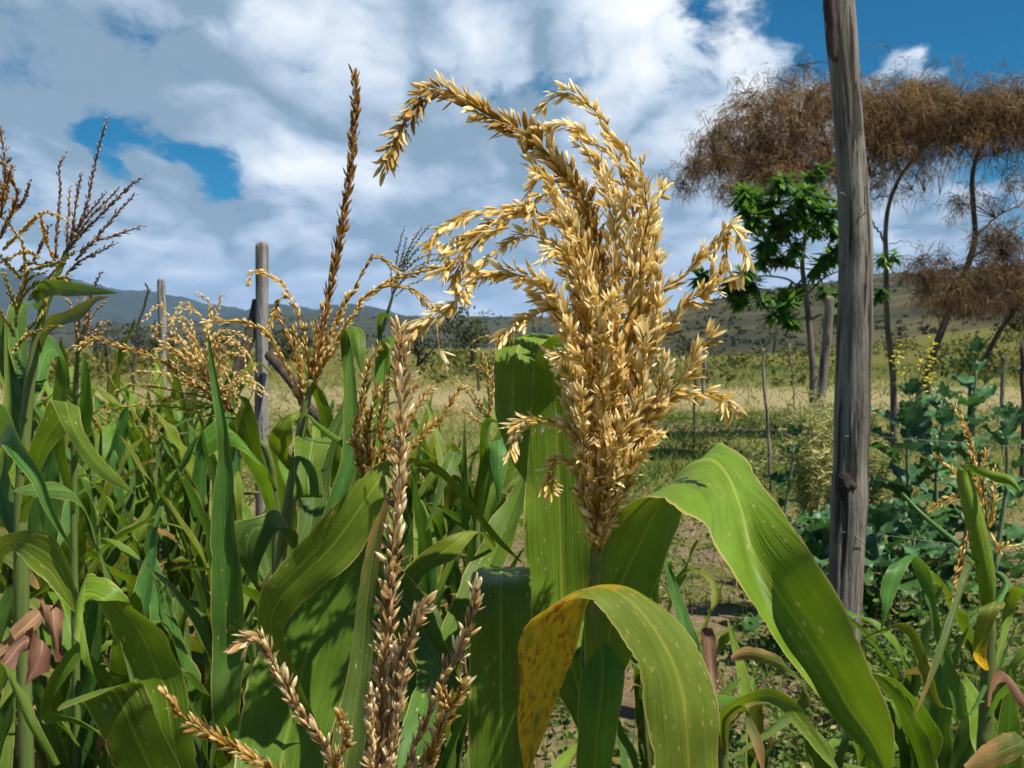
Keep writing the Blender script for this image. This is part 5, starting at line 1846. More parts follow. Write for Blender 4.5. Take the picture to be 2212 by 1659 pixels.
# upright leaf folding over behind the tassel
rail_leaf(A, [(1262, 1640, 1292, 1640, .915), (1240, 1560, 1300, 1560, .92), (1180, 1450, 1302, 1460, .935), (1136, 1340, 1300, 1345, .955), (1131, 1200, 1290, 1200, .97, .96), (1133, 1060, 1280, 1060, .98, .965), (1138, 950, 1268, 950, .985, .97),
              (1145, 850, 1250, 850, .985, .975), (1140, 775, 1232, 775, .975, .97), (1105, 733, 1215, 727, .95, .96), (1075, 745, 1180, 735, .92, .93), (1066, 800, 1158, 775, .90, .905), (1068, 880, 1150, 850, .89, .89), (1082, 940, 1146, 920, .888, .885), (1104, 995, 1142, 985, .888, .885), (1134, 1040, 1137, 1042, .89)],
          M_LEAFS, sub=6, across=12, cup=0.05, wave=0.0012, seed=1)
# great arching leaf to the right
rail_leaf(A, None, M_LEAFS, sub=6, across=16, us=[0, .25, .5, 1], wave=0.0008, seed=2, rails=[
    [(1266, 1560, .895), (1270, 1560, .895), (1276, 1560, .895), (1288, 1560, .895)],
    [(1262, 1420, .885), (1282, 1420, .888), (1306, 1425, .89), (1360, 1430, .885)],
    [(1265, 1280, .875), (1300, 1280, .885), (1337, 1280, .89), (1412, 1280, .885)],
    [(1310, 1150, .86), (1348, 1160, .88), (1388, 1170, .90), (1452, 1180, .905)],
    [(1345, 1098, .83), (1398, 1085, .865), (1442, 1072, .90), (1500, 1040, .935)],
    [(1385, 1076, .80), (1442, 1050, .84), (1490, 1015, .89), (1545, 958, .945)],
    [(1438, 1082, .775), (1492, 1045, .815), (1538, 1000, .87), (1575, 965, .93)],
    [(1490, 1115, .755), (1538, 1070, .79), (1574, 1040, .835), (1622, 1010, .89)],
    [(1542, 1172, .74), (1575, 1130, .77), (1600, 1105, .80), (1672, 1078, .80)],
    [(1592, 1254, .725), (1608, 1205, .755), (1620, 1185, .775), (1722, 1148, .745)],
    [(1650, 1342, .715), (1648, 1300, .74), (1672, 1268, .745), (1778, 1232, .705)],
    [(1700, 1418, .705), (1704, 1385, .725), (1730, 1355, .725), (1832, 1328, .69)],
    [(1752, 1488, .695), (1756, 1464, .71), (1784, 1440, .71), (1872, 1420, .675)],
    [(1808, 1560, .69), (1812, 1545, .70), (1832, 1525, .70), (1908, 1500, .668)],
    [(1868, 1622, .688), (1872, 1612, .69), (1884, 1600, .69), (1932, 1580, .665)],
    [(1918, 1690, .68), (1920, 1690, .68), (1922, 1690, .68), (1926, 1690, .68)]])
# yellowing arch in front
NR = [(1412, 1830), (1409, 1740), (1407, 1659), (1399, 1550), (1384, 1472), (1358, 1410), (1321, 1347), (1290, 1314), (1258, 1295), (1215, 1293), (1178, 1308), (1146, 1340), (1128, 1390), (1122, 1450), (1118, 1540), (1122, 1610), (1136, 1680)]
FR = [(1560, 1830), (1562, 1740), (1560, 1659), (1552, 1560), (1540, 1480), (1515, 1415), (1480, 1362), (1436, 1308), (1378, 1268), (1325, 1266), (1290, 1292), (1262, 1340), (1242, 1395), (1226, 1450), (1196, 1530), (1172, 1600), (1142, 1682)]
dn = np.interp(np.arange(17), (0, 3, 7, 9, 12, 16), (.70, .685, .69, .70, .715, .74))
df = np.interp(np.arange(17), (0, 3, 7, 9, 12, 16), (.725, .72, .745, .76, .755, .745))
rail_leaf(A, [(a[0], a[1], b[0], b[1], q, w) for a, b, q, w in zip(NR, FR, dn, df)], M_LEAFY, sub=6, across=14, cup=-0.05, wave=0.0012, seed=3, label='yellow and rust stained leaf arching over at the bottom')
# broad blade hanging left
rail_leaf(A, [(1240, 1420, 1285, 1420, .92), (1170, 1320, 1260, 1320, .97), (1080, 1236, 1190, 1230, 1.005), (1030, 1226, 1150, 1220, .985), (1020, 1238, 1146, 1232, .945), (1015, 1268, 1148, 1262, .905), (1013, 1320, 1150, 1316, .888), (1012, 1420, 1152, 1420, .885), (1010, 1560, 1154, 1560, .88), (1012, 1700, 1150, 1700, .88), (1040, 1850, 1130, 1850, .885), (1085, 1960, 1088, 1960, .89)],
          M_LEAF, sub=6, across=12, cup=-0.04, wave=0.001, seed=4)
# leaf sheath round the stalk below
rail_leaf(A, [(1252, 1960, 1300, 1960, .90), (1246, 1800, 1310, 1800, .885), (1244, 1600, 1330, 1600, .88), (1250, 1480, 1350, 1470, .885), (1256, 1380, 1345, 1360, .90), (1270, 1300, 1330, 1290, .91)], M_LEAF, sub=5, across=10, cup=-0.18, wave=0.0006, seed=5, name='sheath')

# ---- B: mauve tassel standing close to the lens, its big leaves left of it
B = thing('maize_plant', ground_below(800, 1659, 0.70), 'near maize plant with tall mauve tassel spike and wide dark leaves, left of centre', 'maize plant')
stalk_px(B, [(800, 1800, 0.70), (800, 1950, 0.70)], 0.0125, 0.007)
TB = tassel_part(B, curve_px([(822, 1640), (812, 1720), (800, 1800)], 0.70, 0.70))
rb = np.random.default_rng(302)
KB = dict(kinds=('shut', 'half', 'open', 'husk'), probs=(0.42, 0.32, 0.14, 0.12), rng=rb, skip=0.08)
branch(TB, curve_px([(862, 712), (866, 760), (868, 830), (868, 900), (866, 1000), (858, 1100), (846, 1230), (836, 1350), (826, 1480), (818, 1600), (808, 1740)], 0.70, 0.72), M_PURP, 'tassel_spike', L=0.0130, step=0.0012, rows=1, ang=28, angj=12, tone=(0.50, 0.26), r0=0.0026, endl=0.95, tiptone=0.2, **KB)
for pts_, d1, mt in [
    ([(916, 1308), (900, 1330), (878, 1372), (862, 1420), (850, 1500), (838, 1600), (815, 1740)], 0.69, M_PURP),
    ([(905, 1345), (893, 1372), (876, 1430), (868, 1480), (856, 1560), (840, 1650), (815, 1750)], 0.69, M_PURP),
    ([(1032, 1265), (1022, 1315), (1010, 1365), (990, 1410), (962, 1455), (942, 1495), (918, 1560), (885, 1640), (840, 1750)], 0.67, M_PURP),
    ([(1002, 1478), (988, 1505), (968, 1535), (945, 1590), (925, 1650), (880, 1750)], 0.66, M_GOLD),
    ([(955, 1500), (965, 1535), (950, 1580), (935, 1640), (890, 1760)], 0.675, M_GOLD),
    ([(529, 1392), (545, 1380), (563, 1378), (574, 1398), (590, 1432), (620, 1490), (653, 1545), (700, 1605), (760, 1720)], 0.68, M_PURP),
    ([(360, 1504), (380, 1530), (410, 1560), (467, 1596), (537, 1634), (620, 1690), (740, 1790)], 0.66, M_GOLD),
    ([(738, 1552), (748, 1580), (742, 1620), (722, 1660), (735, 1720), (780, 1790)], 0.64, M_GOLD),
    ([(800, 1500), (800, 1560), (803, 1640), (806, 1750)], 0.69, M_PURP)]:
    branch(TB, curve_px(pts_, 0.70, d1), mt, L=0.0115, step=0.0026, rows=2, ang=24, angj=12, tone=(0.52, 0.24), r0=0.0012, endl=1.0, start=0.05, tiptone=0.1, **KB)
# wide leaf rising to the spike and falling away to the right
rail_leaf(B, [(640, 1560, 690, 1580, .86), (580, 1440, 640, 1450, .85), (556, 1340, 612, 1372, .84), (560, 1285, 640, 1318, .83), (590, 1238, 705, 1262, .825), (661, 1157, 775, 1200, .82), (744, 1067, 815, 1120, .82), (790, 1022, 838, 1064, .825), (840, 992, 858, 1020, .84),
              (900, 990, 890, 1010, .87), (945, 1003, 932, 1016, .90), (985, 1040, 972, 1050, .92), (1025, 1090, 1012, 1100, .94), (1075, 1155, 1066, 1166, .95), (1128, 1214, 1126, 1216, .96)], M_LEAFS, sub=6, across=10, cup=0.06, wave=0.0015, seed=11)
# broad dark leaf behind it
rail_leaf(B, [(640, 1960, 720, 1960, .80), (520, 1760, 690, 1760, .83), (505, 1659, 700, 1670, .85), (515, 1560, 728, 1560, .87), (540, 1450, 758, 1450, .885), (578, 1350, 782, 1345, .90), (640, 1268, 805, 1250, .91), (720, 1190, 826, 1160, .91), (790, 1100, 842, 1080, .91), (846, 1015, 850, 1014, .905)], M_LEAF, sub=6, across=14, cup=0.07, wave=0.0015, seed=12)
# narrow rolled leaf with brown margin
rail_leaf(B, [(690, 1760, 760, 1760, .78), (716, 1600, 790, 1600, .80), (745, 1480, 800, 1480, .82), (760, 1400, 806, 1390, .83), (770, 1300, 812, 1290, .835), (790, 1190, 824, 1180, .84), (812, 1110, 836, 1100, .845), (836, 1056, 840, 1054, .85)], M_LEAFD, sub=6, across=8, cup=0.2, wave=0.002, seed=13)
# pale pointed leaf
rail_leaf(B, [(960, 1500, 1000, 1490, .93), (900, 1400, 960, 1380, .95), (830, 1320, 920, 1290, .96), (760, 1270, 860, 1225, .965), (700, 1238, 780, 1208, .965), (647, 1222, 650, 1220, .96)], M_LEAFB, sub=6, across=10, cup=0.08, wave=0.001, seed=14)
# leaf with a hole-like shadow, right of the spike
rail_leaf(B, [(800, 1420, 850, 1430, .98), (850, 1290, 880, 1310, 1.0), (868, 1236, 922, 1238, 1.02), (912, 1192, 980, 1208, 1.03), (972, 1156, 1012, 1172, 1.04), (1017, 1146, 1040, 1152, 1.06), (1060, 1160, 1064, 1190, 1.08), (1078, 1200, 1080, 1215, 1.09)], M_LEAFS, sub=6, across=10, cup=0.08, wave=0.0015, seed=15)
rail_leaf(B, [(880, 1600, 930, 1600, .97), (900, 1470, 985, 1450, .99), (950, 1360, 1040, 1330, 1.02), (1000, 1250, 1090, 1210, 1.06), (1045, 1150, 1130, 1110, 1.10), (1090, 1085, 1140, 1040, 1.13), (1136, 1010, 1140, 1010, 1.15)], M_LEAF, sub=6, across=10, cup=0.10, wave=0.0015, seed=16)
rail_leaf(B, [(840, 1700, 880, 1690, .80), (870, 1560, 960, 1540, .84), (900, 1450, 960, 1440, .90), (880, 1370, 910, 1365, .95), (850, 1320, 856, 1318, .97)], M_LEAFB, sub=6, across=8, cup=0.10, wave=0.001, seed=17)

# ---- C: tall brown spike
Cc = thing('maize_plant', ground_below(600, 1659, 1.22), 'maize plant with the tallest upright brown tassel spike, left of centre', 'maize plant')
stalk_px(Cc, [(670, 820, 1.20), (654, 910, 1.20), (638, 1010, 1.205), (622, 1110, 1.21), (606, 1250, 1.215), (600, 1450, 1.22)], 0.012, 0.0048)
TC = tassel_part(Cc, curve_px([(690, 740), (680, 780), (668, 830)], 1.20, 1.20))
rc = np.random.default_rng(303)
z2 = lambda L: [(398.2 + .32 * a, 486.6 + .32 * b) for a, b in L]
KC = dict(kinds=('shut', 'half', 'slim'), probs=(0.4, 0.35, 0.25), rng=rc, skip=0.03)
branch(TC, curve_px([(765, 160), (767, 200), (768, 250), (763, 310), (757, 370), (747, 430), (738, 490), (730, 530), (722, 580), (712, 632), (700, 690), (690, 740), (680, 790), (668, 820)], 1.20, 1.18), M_BROWN, 'tassel_spike', L=0.0155, step=0.0019, rows=1, ang=18, angj=7, tone=(0.55, 0.2), r0=0.0024, endl=0.8, tiptone=-0.25, **KC)
for L_, d1, mt in [
    ([(435, 375), (445, 340), (480, 312), (560, 330), (650, 390), (710, 460), (750, 560), (790, 660), (810, 780), (830, 900), (845, 1020)], 1.16, M_STRAW),
    ([(565, 690), (590, 630), (615, 570), (640, 510), (690, 480), (735, 500)], 1.17, M_GOLD),
    ([(640, 590), (670, 680), (720, 790), (760, 920), (780, 1050), (790, 1150), (815, 1250)], 1.17, M_GOLD),
    ([(165, 655), (230, 645), (330, 645), (400, 652), (500, 690), (580, 760), (640, 860), (690, 960), (740, 1090), (780, 1220)], 1.13, M_STRAW),
    ([(1465, 330), (1420, 300), (1370, 255), (1310, 215), (1250, 240), (1190, 350), (1140, 450), (1070, 540), (1010, 680), (950, 800), (880, 980)], 1.22, M_GOLD),
    ([(1775, 290), (1680, 290), (1540, 330), (1440, 360), (1320, 420), (1210, 500), (1150, 600), (1050, 740), (950, 880), (870, 1040)], 1.18, M_STRAW),
    ([(1690, 565), (1620, 500), (1540, 440), (1430, 412), (1330, 420), (1220, 495)], 1.18, M_STRAW),
    ([(1170, 570), (1110, 640), (1040, 760), (960, 880), (890, 1020), (858, 1120)], 1.16, M_STRAW),
    ([(1060, 790), (960, 900), (900, 1030), (860, 1140)], 1.19, M_GOLD),
    ([(745, 720), (770, 850), (785, 950), (800, 1080), (825, 1180)], 1.16, M_STRAW),
    ([(935, 560), (940, 680), (925, 800), (890, 920), (860, 1040)], 1.22, M_GOLD),
    ([(1100, 480), (1075, 560), (1030, 660), (980, 760), (910, 900)], 1.21, M_STRAW),
    ([(880, 700), (890, 800), (880, 900), (865, 1000)], 1.18, M_STRAW)]:
    branch(TC, curve_px(z2(L_), 1.20, d1), mt, L=0.0118, step=0.0045, rows=2, ang=19, angj=8, tone=(0.52, 0.2), r0=0.0011, endl=0.9, start=0.04, tiptone=0.1, **KC)
Z2 = lambda L: [tuple(x for p in z2([(a, b), (c, e)]) for x in p) + tuple(r) for a, b, c, e, *r in L]
rail_leaf(Cc, Z2([(770, 1700, 800, 1700, 1.21), (690, 1640, 770, 1640, 1.20), (570, 1480, 700, 1530, 1.18), (580, 1400, 735, 1440, 1.16), (640, 1320, 730, 1340, 1.16), (720, 1268, 770, 1300, 1.165), (775, 1262, 790, 1270, 1.18)]), M_LEAFS, sub=6, across=10, cup=0.14, wave=0.001, seed=21)
rail_leaf(Cc, Z2([(800, 1700, 830, 1700, 1.19), (745, 1850, 930, 1850, 1.12), (740, 1640, 930, 1650, 1.13), (735, 1500, 975, 1500, 1.15), (745, 1432, 990, 1450, 1.18), (800, 1425, 960, 1430, 1.21), (820, 1500, 880, 1520, 1.23)])[::-1], M_LEAF, sub=6, across=12, cup=-0.08, wave=0.001, seed=22)
rail_leaf(Cc, Z2([(790, 1330, 810, 1320, 1.20), (815, 1280, 850, 1285, 1.19), (870, 1340, 900, 1330, 1.18), (950, 1420, 1000, 1400, 1.17), (1040, 1480, 1085, 1455, 1.16), (1130, 1545, 1145, 1525, 1.15)]), M_LEAF, sub=6, across=8, cup=0.2, wave=0.0008, seed=23)
rail_leaf(Cc, [(600, 1300, 618, 1300, 1.21), (560, 1280, 590, 1290, 1.17), (520, 1220, 560, 1260, 1.14), (497, 1160, 560, 1220, 1.13), (500, 1128, 600, 1150, 1.13), (560, 1112, 640, 1150, 1.14), (600, 1106, 650, 1200, 1.16), (640, 1180, 660, 1240, 1.18), (660, 1290, 662, 1300, 1.18)], M_LEAFB, sub=6, across=10, cup=0.1, wave=0.001, seed=24)
rail_leaf(Cc, [(606, 1280, 622, 1280, 1.22), (640, 1150, 690, 1150, 1.25), (648, 1050, 712, 1050, 1.28), (690, 960, 725, 960, 1.30), (745, 850, 760, 850, 1.32), (735, 740, 745, 740, 1.34)], M_LEAFB, sub=6, across=8, cup=0.15, wave=0.001, seed=25)

# ---- D: clustered amber tassel right behind the mauve spike
Dd = thing('maize_plant', ground_below(795, 1659, 1.02), 'maize plant whose tight amber tassel branches show behind the mauve spike', 'maize plant')
stalk_px(Dd, [(796, 1045, 1.0), (794, 1150, 1.0), (792, 1350, 1.01), (790, 1550, 1.02)], 0.0115, 0.0045)
TD = tassel_part(Dd, curve_px([(800, 960), (796, 1050)], 1.0, 1.0))
rd = np.random.default_rng(304)
for L_, d1 in [([(1312, 826), (1285, 870), (1255, 910), (1230, 1000), (1205, 1100), (1190, 1250), (1175, 1400), (1170, 1560), (1230, 1720)], 1.0),
               ([(1300, 1080), (1270, 1250), (1230, 1400), (1205, 1560), (1235, 1720)], 0.98), ([(1370, 1060), (1340, 1180), (1310, 1350), (1280, 1500), (1245, 1720)], 0.97),
               ([(1672, 1085), (1620, 1160), (1565, 1250), (1500, 1350), (1400, 1500), (1270, 1700)], 1.02), ([(1862, 1108), (1800, 1190), (1740, 1290), (1660, 1360), (1590, 1440), (1480, 1560), (1290, 1720)], 1.02),
               ([(1350, 1200), (1330, 1350), (1330, 1500), (1290, 1680)], 1.0), ([(1210, 1150), (1225, 1300), (1235, 1450), (1240, 1650)], 0.97), ([(1160, 1300), (1150, 1420), (1165, 1540), (1215, 1700)], 0.98),
               ([(1560, 1090), (1520, 1180), (1460, 1320), (1350, 1560)], 1.02)]:
    branch(TD, curve_px(z2(L_), 1.0, d1), M_GOLD, L=0.0112, step=0.0036, rows=2, ang=26, angj=12, kinds=('half', 'shut', 'open'), probs=(0.4, 0.4, 0.2), tone=(0.45, 0.22), rng=rd, r0=0.0012, tiptone=0.1)
rail_leaf(Dd, [(786, 1400, 800, 1400, 1.01), (690, 1180, 720, 1180, 1.04), (735, 1000, 775, 1000, 1.06), (745, 900, 775, 900, 1.07), (748, 800, 766, 800, 1.08), (752, 712, 754, 711, 1.09)], M_LEAFB, sub=6, across=8, cup=0.2, wave=0.001, seed=31)
rail_leaf(Dd, [(790, 1300, 802, 1300, 1.02), (800, 1000, 830, 1000, 1.10), (806, 850, 842, 850, 1.12), (815, 760, 846, 745, 1.13), (830, 735, 850, 730, 1.10), (838, 760, 852, 758, 1.08), (836, 800, 838, 800, 1.07)], M_LEAF, sub=6, across=8, cup=0.2, wave=0.001, seed=32)
rail_leaf(Dd, [(780, 1350, 792, 1350, 1.02), (740, 1100, 770, 1100, 1.06), (742, 850, 762, 850, 1.10), (735, 735, 765, 720, 1.10), (748, 712, 785, 715, 1.06), (762, 760, 790, 750, 1.04), (780, 806, 784, 804, 1.03)], M_LEAF, sub=6, across=8, cup=0.15, wave=0.001, seed=33)

# ---- E: golden tassel sprawling to the left
E = thing('maize_plant', ground_below(600, 1659, 1.75), 'maize plant with pale gold tassel sprawling to the left before the propped post', 'maize plant')
stalk_px(E, [(528, 906, 1.68), (556, 950, 1.69), (575, 975, 1.70), (590, 1050, 1.72), (598, 1250, 1.75)], 0.011, 0.004)
TE = tassel_part(E, curve_px([(470, 850), (500, 880), (528, 906)], 1.67, 1.66))
re_ = np.random.default_rng(305)
z3 = lambda L: [(.32 * a, 486.6 + .32 * b) for a, b in L]
KE = dict(rng=re_, kinds=('slim', 'half', 'shut'), probs=(0.5, 0.3, 0.2))
branch(TE, curve_px(z3([(520, 828), (580, 795), (650, 772), (750, 790), (850, 830), (950, 862), (1050, 900), (1150, 950), (1250, 1020), (1350, 1090), (1440, 1150), (1640, 1300)]), 1.67, 1.55), M_GOLD, 'tassel_spike', L=0.015, step=0.0026, rows=1, ang=24, tone=(0.5, 0.2), r0=0.0024, tiptone=0.2, **KE)
for L_, mt in [
    ([(790, 1120), (870, 1085), (960, 1080), (1100, 1100), (1230, 1130), (1420, 1175), (1600, 1280)], M_LIME), ([(760, 1250), (850, 1225), (980, 1212), (1200, 1232), (1420, 1280), (1600, 1310)], M_LIME),
    ([(1020, 1195), (1130, 1170), (1220, 1170), (1330, 1190), (1480, 1230)], M_STRAW), ([(890, 1005), (980, 985), (1100, 1000), (1250, 1060), (1400, 1130), (1560, 1250)], M_STRAW),
    ([(1640, 1300), (1600, 1190), (1560, 1090), (1500, 960), (1460, 860)], M_GOLD), ([(1730, 990), (1690, 900), (1620, 820), (1540, 790), (1460, 850), (1450, 1000), (1560, 1200)], M_STRAW),
    ([(1680, 770), (1600, 735), (1520, 720), (1440, 760), (1400, 880), (1440, 1040), (1560, 1210)], M_STRAW), ([(1030, 700), (1060, 670), (1120, 690), (1200, 760), (1280, 860), (1360, 990), (1500, 1180)], M_GOLD),
    ([(1040, 700), (1060, 780), (1120, 800), (1200, 860), (1300, 960), (1420, 1100)], M_STRAW), ([(1150, 670), (1200, 630), (1270, 650), (1310, 740), (1340, 860), (1400, 1020), (1540, 1200)], M_STRAW),
    ([(1190, 600), (1260, 565), (1330, 590), (1380, 660), (1400, 760), (1420, 900), (1480, 1100)], M_STRAW), ([(1340, 465), (1400, 510), (1420, 580), (1410, 680), (1400, 800), (1430, 960)], M_STRAW),
    ([(1490, 490), (1470, 560), (1430, 640), (1410, 740), (1420, 900), (1480, 1080)], M_STRAW), ([(1130, 760), (1200, 790), (1260, 850), (1330, 940), (1420, 1080)], M_STRAW),
    ([(1050, 850), (1120, 840), (1200, 880), (1300, 970), (1450, 1120)], M_GOLD), ([(1550, 860), (1500, 840), (1440, 880), (1430, 980), (1500, 1120)], M_STRAW),
    ([(1640, 880), (1570, 870), (1500, 900), (1470, 1000), (1530, 1150)], M_STRAW), ([(1250, 700), (1290, 760), (1320, 860), (1380, 1000), (1480, 1150)], M_STRAW), ([(1210, 640), (1260, 700), (1290, 800), (1340, 930), (1440, 1100)], M_STRAW), ([(1600, 800), (1540, 760), (1470, 780), (1430, 870), (1450, 1000)], M_STRAW)]:
    branch(TE, curve_px(z3(L_), 1.67, 1.62 + re_.normal(0, 0.05)), mt, L=0.0130, step=0.0056, rows=2, ang=18, tone=(0.72, 0.2), r0=0.0013, start=0.1, **KE)
for k in range(13):
    ex, ey = re_.uniform(330, 540), re_.uniform(655, 830)
    bx, by = 470 + re_.uniform(-40, 30), 880 + re_.uniform(-30, 30)
    sgn = -1 if ex < 440 else 1
    L_ = [(ex + sgn * re_.uniform(10, 40), ey + re_.uniform(15, 60)), (ex, ey), (ex - sgn * 25, ey - re_.uniform(0, 12) + 12), (ex * 0.55 + bx * 0.45, ey * 0.5 + by * 0.5), (bx, by)]
    branch(TE, curve_px(L_, 1.67, 1.62 + re_.normal(0, 0.06)), M_STRAW, L=0.0100, step=0.0058, rows=2, ang=15, tone=(0.85, 0.15), r0=0.0012, start=0.1, wob=0.003, **KE)
# tall folded blade in front of it
rail_leaf(E, [(596, 1700, 606, 1700, 1.75), (520, 1640, 560, 1640, 1.35), (462, 1560, 520, 1560, 1.12), (457, 1400, 528, 1400, 1.10), (455, 1250, 524, 1260, 1.09), (455, 1120, 508, 1130, 1.09), (468, 1010, 502, 1000, 1.09), (466, 920, 490, 915, 1.09), (454, 820, 470, 815, 1.10), (448, 728, 452, 726, 1.10)], M_LEAFB, sub=6, across=10, cup=0.22, wave=0.0012, seed=41)
rail_leaf(E, [(590, 1060, 600, 1060, 1.72), (540, 1000, 570, 990, 1.66), (515, 950, 560, 930, 1.62), (508, 905, 545, 880, 1.60), (520, 870, 535, 860, 1.60), (512, 855, 514, 854, 1.60)][::1], M_LEAF, sub=5, across=8, cup=0.12, wave=0.001, seed=42)
rail_leaf(E, [(592, 1150, 602, 1150, 1.74), (560, 1060, 590, 1060, 1.60), (520, 980, 570, 1010, 1.52), (490, 930, 545, 990, 1.48), (470, 900, 500, 965, 1.46), (440, 930, 450, 985, 1.45)], M_LEAF, sub=5, across=8, cup=0.1, wave=0.001, seed=43)

# ---- F: dark stiff tassel at the far left
Ff = thing('maize_plant', ground_below(70, 1500, 1.45), 'tall maize plant at the left edge with stiff dark purple fanned tassel', 'maize plant')
z1 = lambda L: [(.3465 * a, 221.2 + .3465 * b) for a, b in L]
stalk_px(Ff, [z1([(415, 930)])[0] + (1.45,), z1([(330, 1150)])[0] + (1.45,), z1([(270, 1300)])[0] + (1.45,), (68, 800, 1.45), (50, 1000, 1.45), (46, 1250, 1.45)], 0.013, 0.004)
TF = tassel_part(Ff, curve_px(z1([(490, 770), (450, 850), (415, 930)]), 1.45, 1.45))
rf = np.random.default_rng(306)
KF = dict(rng=rf, kinds=('slim', 'shut'), probs=(0.6, 0.4), L=0.0105, ang=15, angj=6, r0=0.0018, skip=0.02)
for L_, mt, tn in [([(668, 105), (640, 190), (620, 270), (580, 440), (540, 640), (490, 770), (420, 925)], M_DARK, .7), ([(895, 468), (840, 500), (800, 530), (700, 630), (600, 730), (500, 830), (415, 930)], M_DARK, .35), ([(742, 533), (650, 630), (560, 720), (470, 850), (420, 930)], M_DARK, .9),
                   ([(836, 576), (780, 640), (730, 690), (630, 810), (540, 910), (470, 985)], M_DARK, .3), ([(882, 774), (800, 800), (740, 820), (660, 848), (600, 860), (500, 930)], M_DARK, .75), ([(716, 880), (620, 930), (500, 990), (415, 1070)], M_DARK, .3),
                   ([(408, 325), (380, 370), (368, 420), (375, 520), (372, 600), (355, 800), (345, 975)], M_DARK, .6), ([(435, 532), (432, 600), (430, 680), (420, 800), (420, 900)], M_DARK, .85), ([(512, 440), (495, 500), (480, 580), (455, 780), (430, 920)], M_DARK, .9),
                   ([(660, 560), (580, 660), (500, 760), (430, 900)], M_DARK, .5)]:
    branch(TF, curve_px(z1(L_), 1.45, 1.43 + rf.normal(0, 0.03)), mt, step=0.0034, rows=1, tone=(min(1, tn * 0.8 + 0.15), 0.17), tiptone=0.2, **KF)
for L_, mt in [([(470, 925), (380, 990), (250, 1030), (170, 1060), (140, 1180)], M_LIME), ([(430, 1080), (330, 1110), (230, 1130), (150, 1200), (110, 1290)], M_LIME), ([(482, 1190), (465, 1150), (430, 1110), (370, 1085), (300, 1110)], M_STRAW), ([(90, 1540), (130, 1480), (180, 1420), (250, 1330), (310, 1180)], M_LIME),
               ([(0, 1290), (30, 1350), (60, 1390), (90, 1460)], M_LIME), ([(20, 1060), (60, 1180), (100, 1290), (100, 1400)], M_LIME), ([(360, 1390), (220, 1430), (130, 1490), (90, 1550)], M_LIME), ([(410, 738), (350, 700), (270, 690), (200, 740), (120, 820), (70, 870), (20, 920)], M_STRAW),
               ([(250, 700), (265, 760), (280, 840), (310, 920), (345, 985)], M_STRAW), ([(305, 772), (270, 860), (240, 930), (200, 1005)], M_DARK), ([(0, 700), (40, 740), (80, 790), (140, 880), (155, 1000), (155, 1110), (110, 1250)], M_STRAW), ([(180, 500), (165, 560), (140, 620), (70, 700), (0, 850)], M_DARK),
               ([(240, 965), (190, 935), (120, 940), (60, 975), (0, 1000)], M_STRAW), ([(0, 960), (50, 1010), (100, 1060), (130, 1100)], M_LIME), ([(400, 1000), (330, 1060), (250, 1150), (180, 1230)], M_LIME), ([(280, 1060), (200, 1090), (140, 1150), (100, 1250)], M_LIME), ([(350, 980), (260, 1010), (180, 1000), (120, 1050)], M_LIME)]:
    branch(TF, curve_px(z1(L_), 1.45, 1.40 + rf.normal(0, 0.03)), mt, step=0.0042, rows=2, tone=(0.55, 0.2), **KF)
for L_, mt, dd in [([(-5, 150), (5, 190), (20, 280), (30, 380), (28, 500), (20, 600), (5, 720)], M_BROWN, 1.30), ([(85, 400), (60, 440), (40, 520), (30, 620)], M_BROWN, 1.32), ([(0, 500), (20, 560), (10, 660)], M_BROWN, 1.28), ([(60, 430), (90, 520), (110, 560), (90, 640), (60, 720)], M_BROWN, 1.33)]:
    branch(TF, curve_px(z1(L_), dd + 0.05, dd), mt, step=0.0024, rows=1, tone=(0.5, 0.2), rng=rf, kinds=('half', 'slim'), probs=(0.5, 0.5), L=0.0115, ang=24, r0=0.0018)
lf = lambda st, m, s, c=0.1, w=0.001, r=Ff: rail_leaf(r, st, m, sub=6, across=9, cup=c, wave=w, seed=s)
lf([(60, 640, 80, 655, 1.45), (95, 606, 110, 640, 1.40), (150, 608, 152, 641, 1.34), (200, 618, 200, 638, 1.28), (255, 632, 256, 634, 1.22)], M_LEAF, 51)
lf([(75, 760, 88, 765, 1.46), (100, 690, 108, 720, 1.42), (140, 672, 140, 702, 1.38), (180, 652, 176, 690, 1.34), (205, 640, 205, 655, 1.31), (236, 641, 236, 642, 1.28)], M_LEAFD, 52)
lf([(50, 860, 62, 860, 1.46), (20, 760, 60, 750, 1.54), (10, 690, 60, 680, 1.60), (30, 650, 80, 650, 1.64), (60, 650, 100, 665, 1.68), (96, 690, 100, 692, 1.70)], M_LEAFB, 53)
lf([(46, 900, 60, 900, 1.46), (-10, 800, 40, 780, 1.56), (-40, 720, 10, 690, 1.62), (-60, 660, -20, 640, 1.65), (-100, 640, -98, 638, 1.68)], M_LEAF, 54)
lf([(44, 900, 60, 905, 1.44), (60, 820, 96, 830, 1.50), (80, 750, 120, 770, 1.55), (105, 725, 145, 780, 1.58), (135, 755, 148, 820, 1.60), (150, 850, 153, 860, 1.61)], M_LEAFB, 55)
lf([(44, 1020, 58, 1020, 1.44), (10, 900, 60, 880, 1.50), (10, 820, 54, 810, 1.54), (22, 760, 48, 755, 1.56), (60, 710, 62, 710, 1.58)], M_LEAF, 56)
lf([(40, 1130, 56, 1130, 1.43), (60, 980, 100, 990, 1.30), (100, 880, 150, 930, 1.22), (110, 868, 170, 880, 1.18), (135, 920, 180, 925, 1.14), (170, 980, 205, 970, 1.11), (215, 1030, 245, 1015, 1.08), (290, 1068, 293, 1066, 1.05)], M_LEAF, 57)
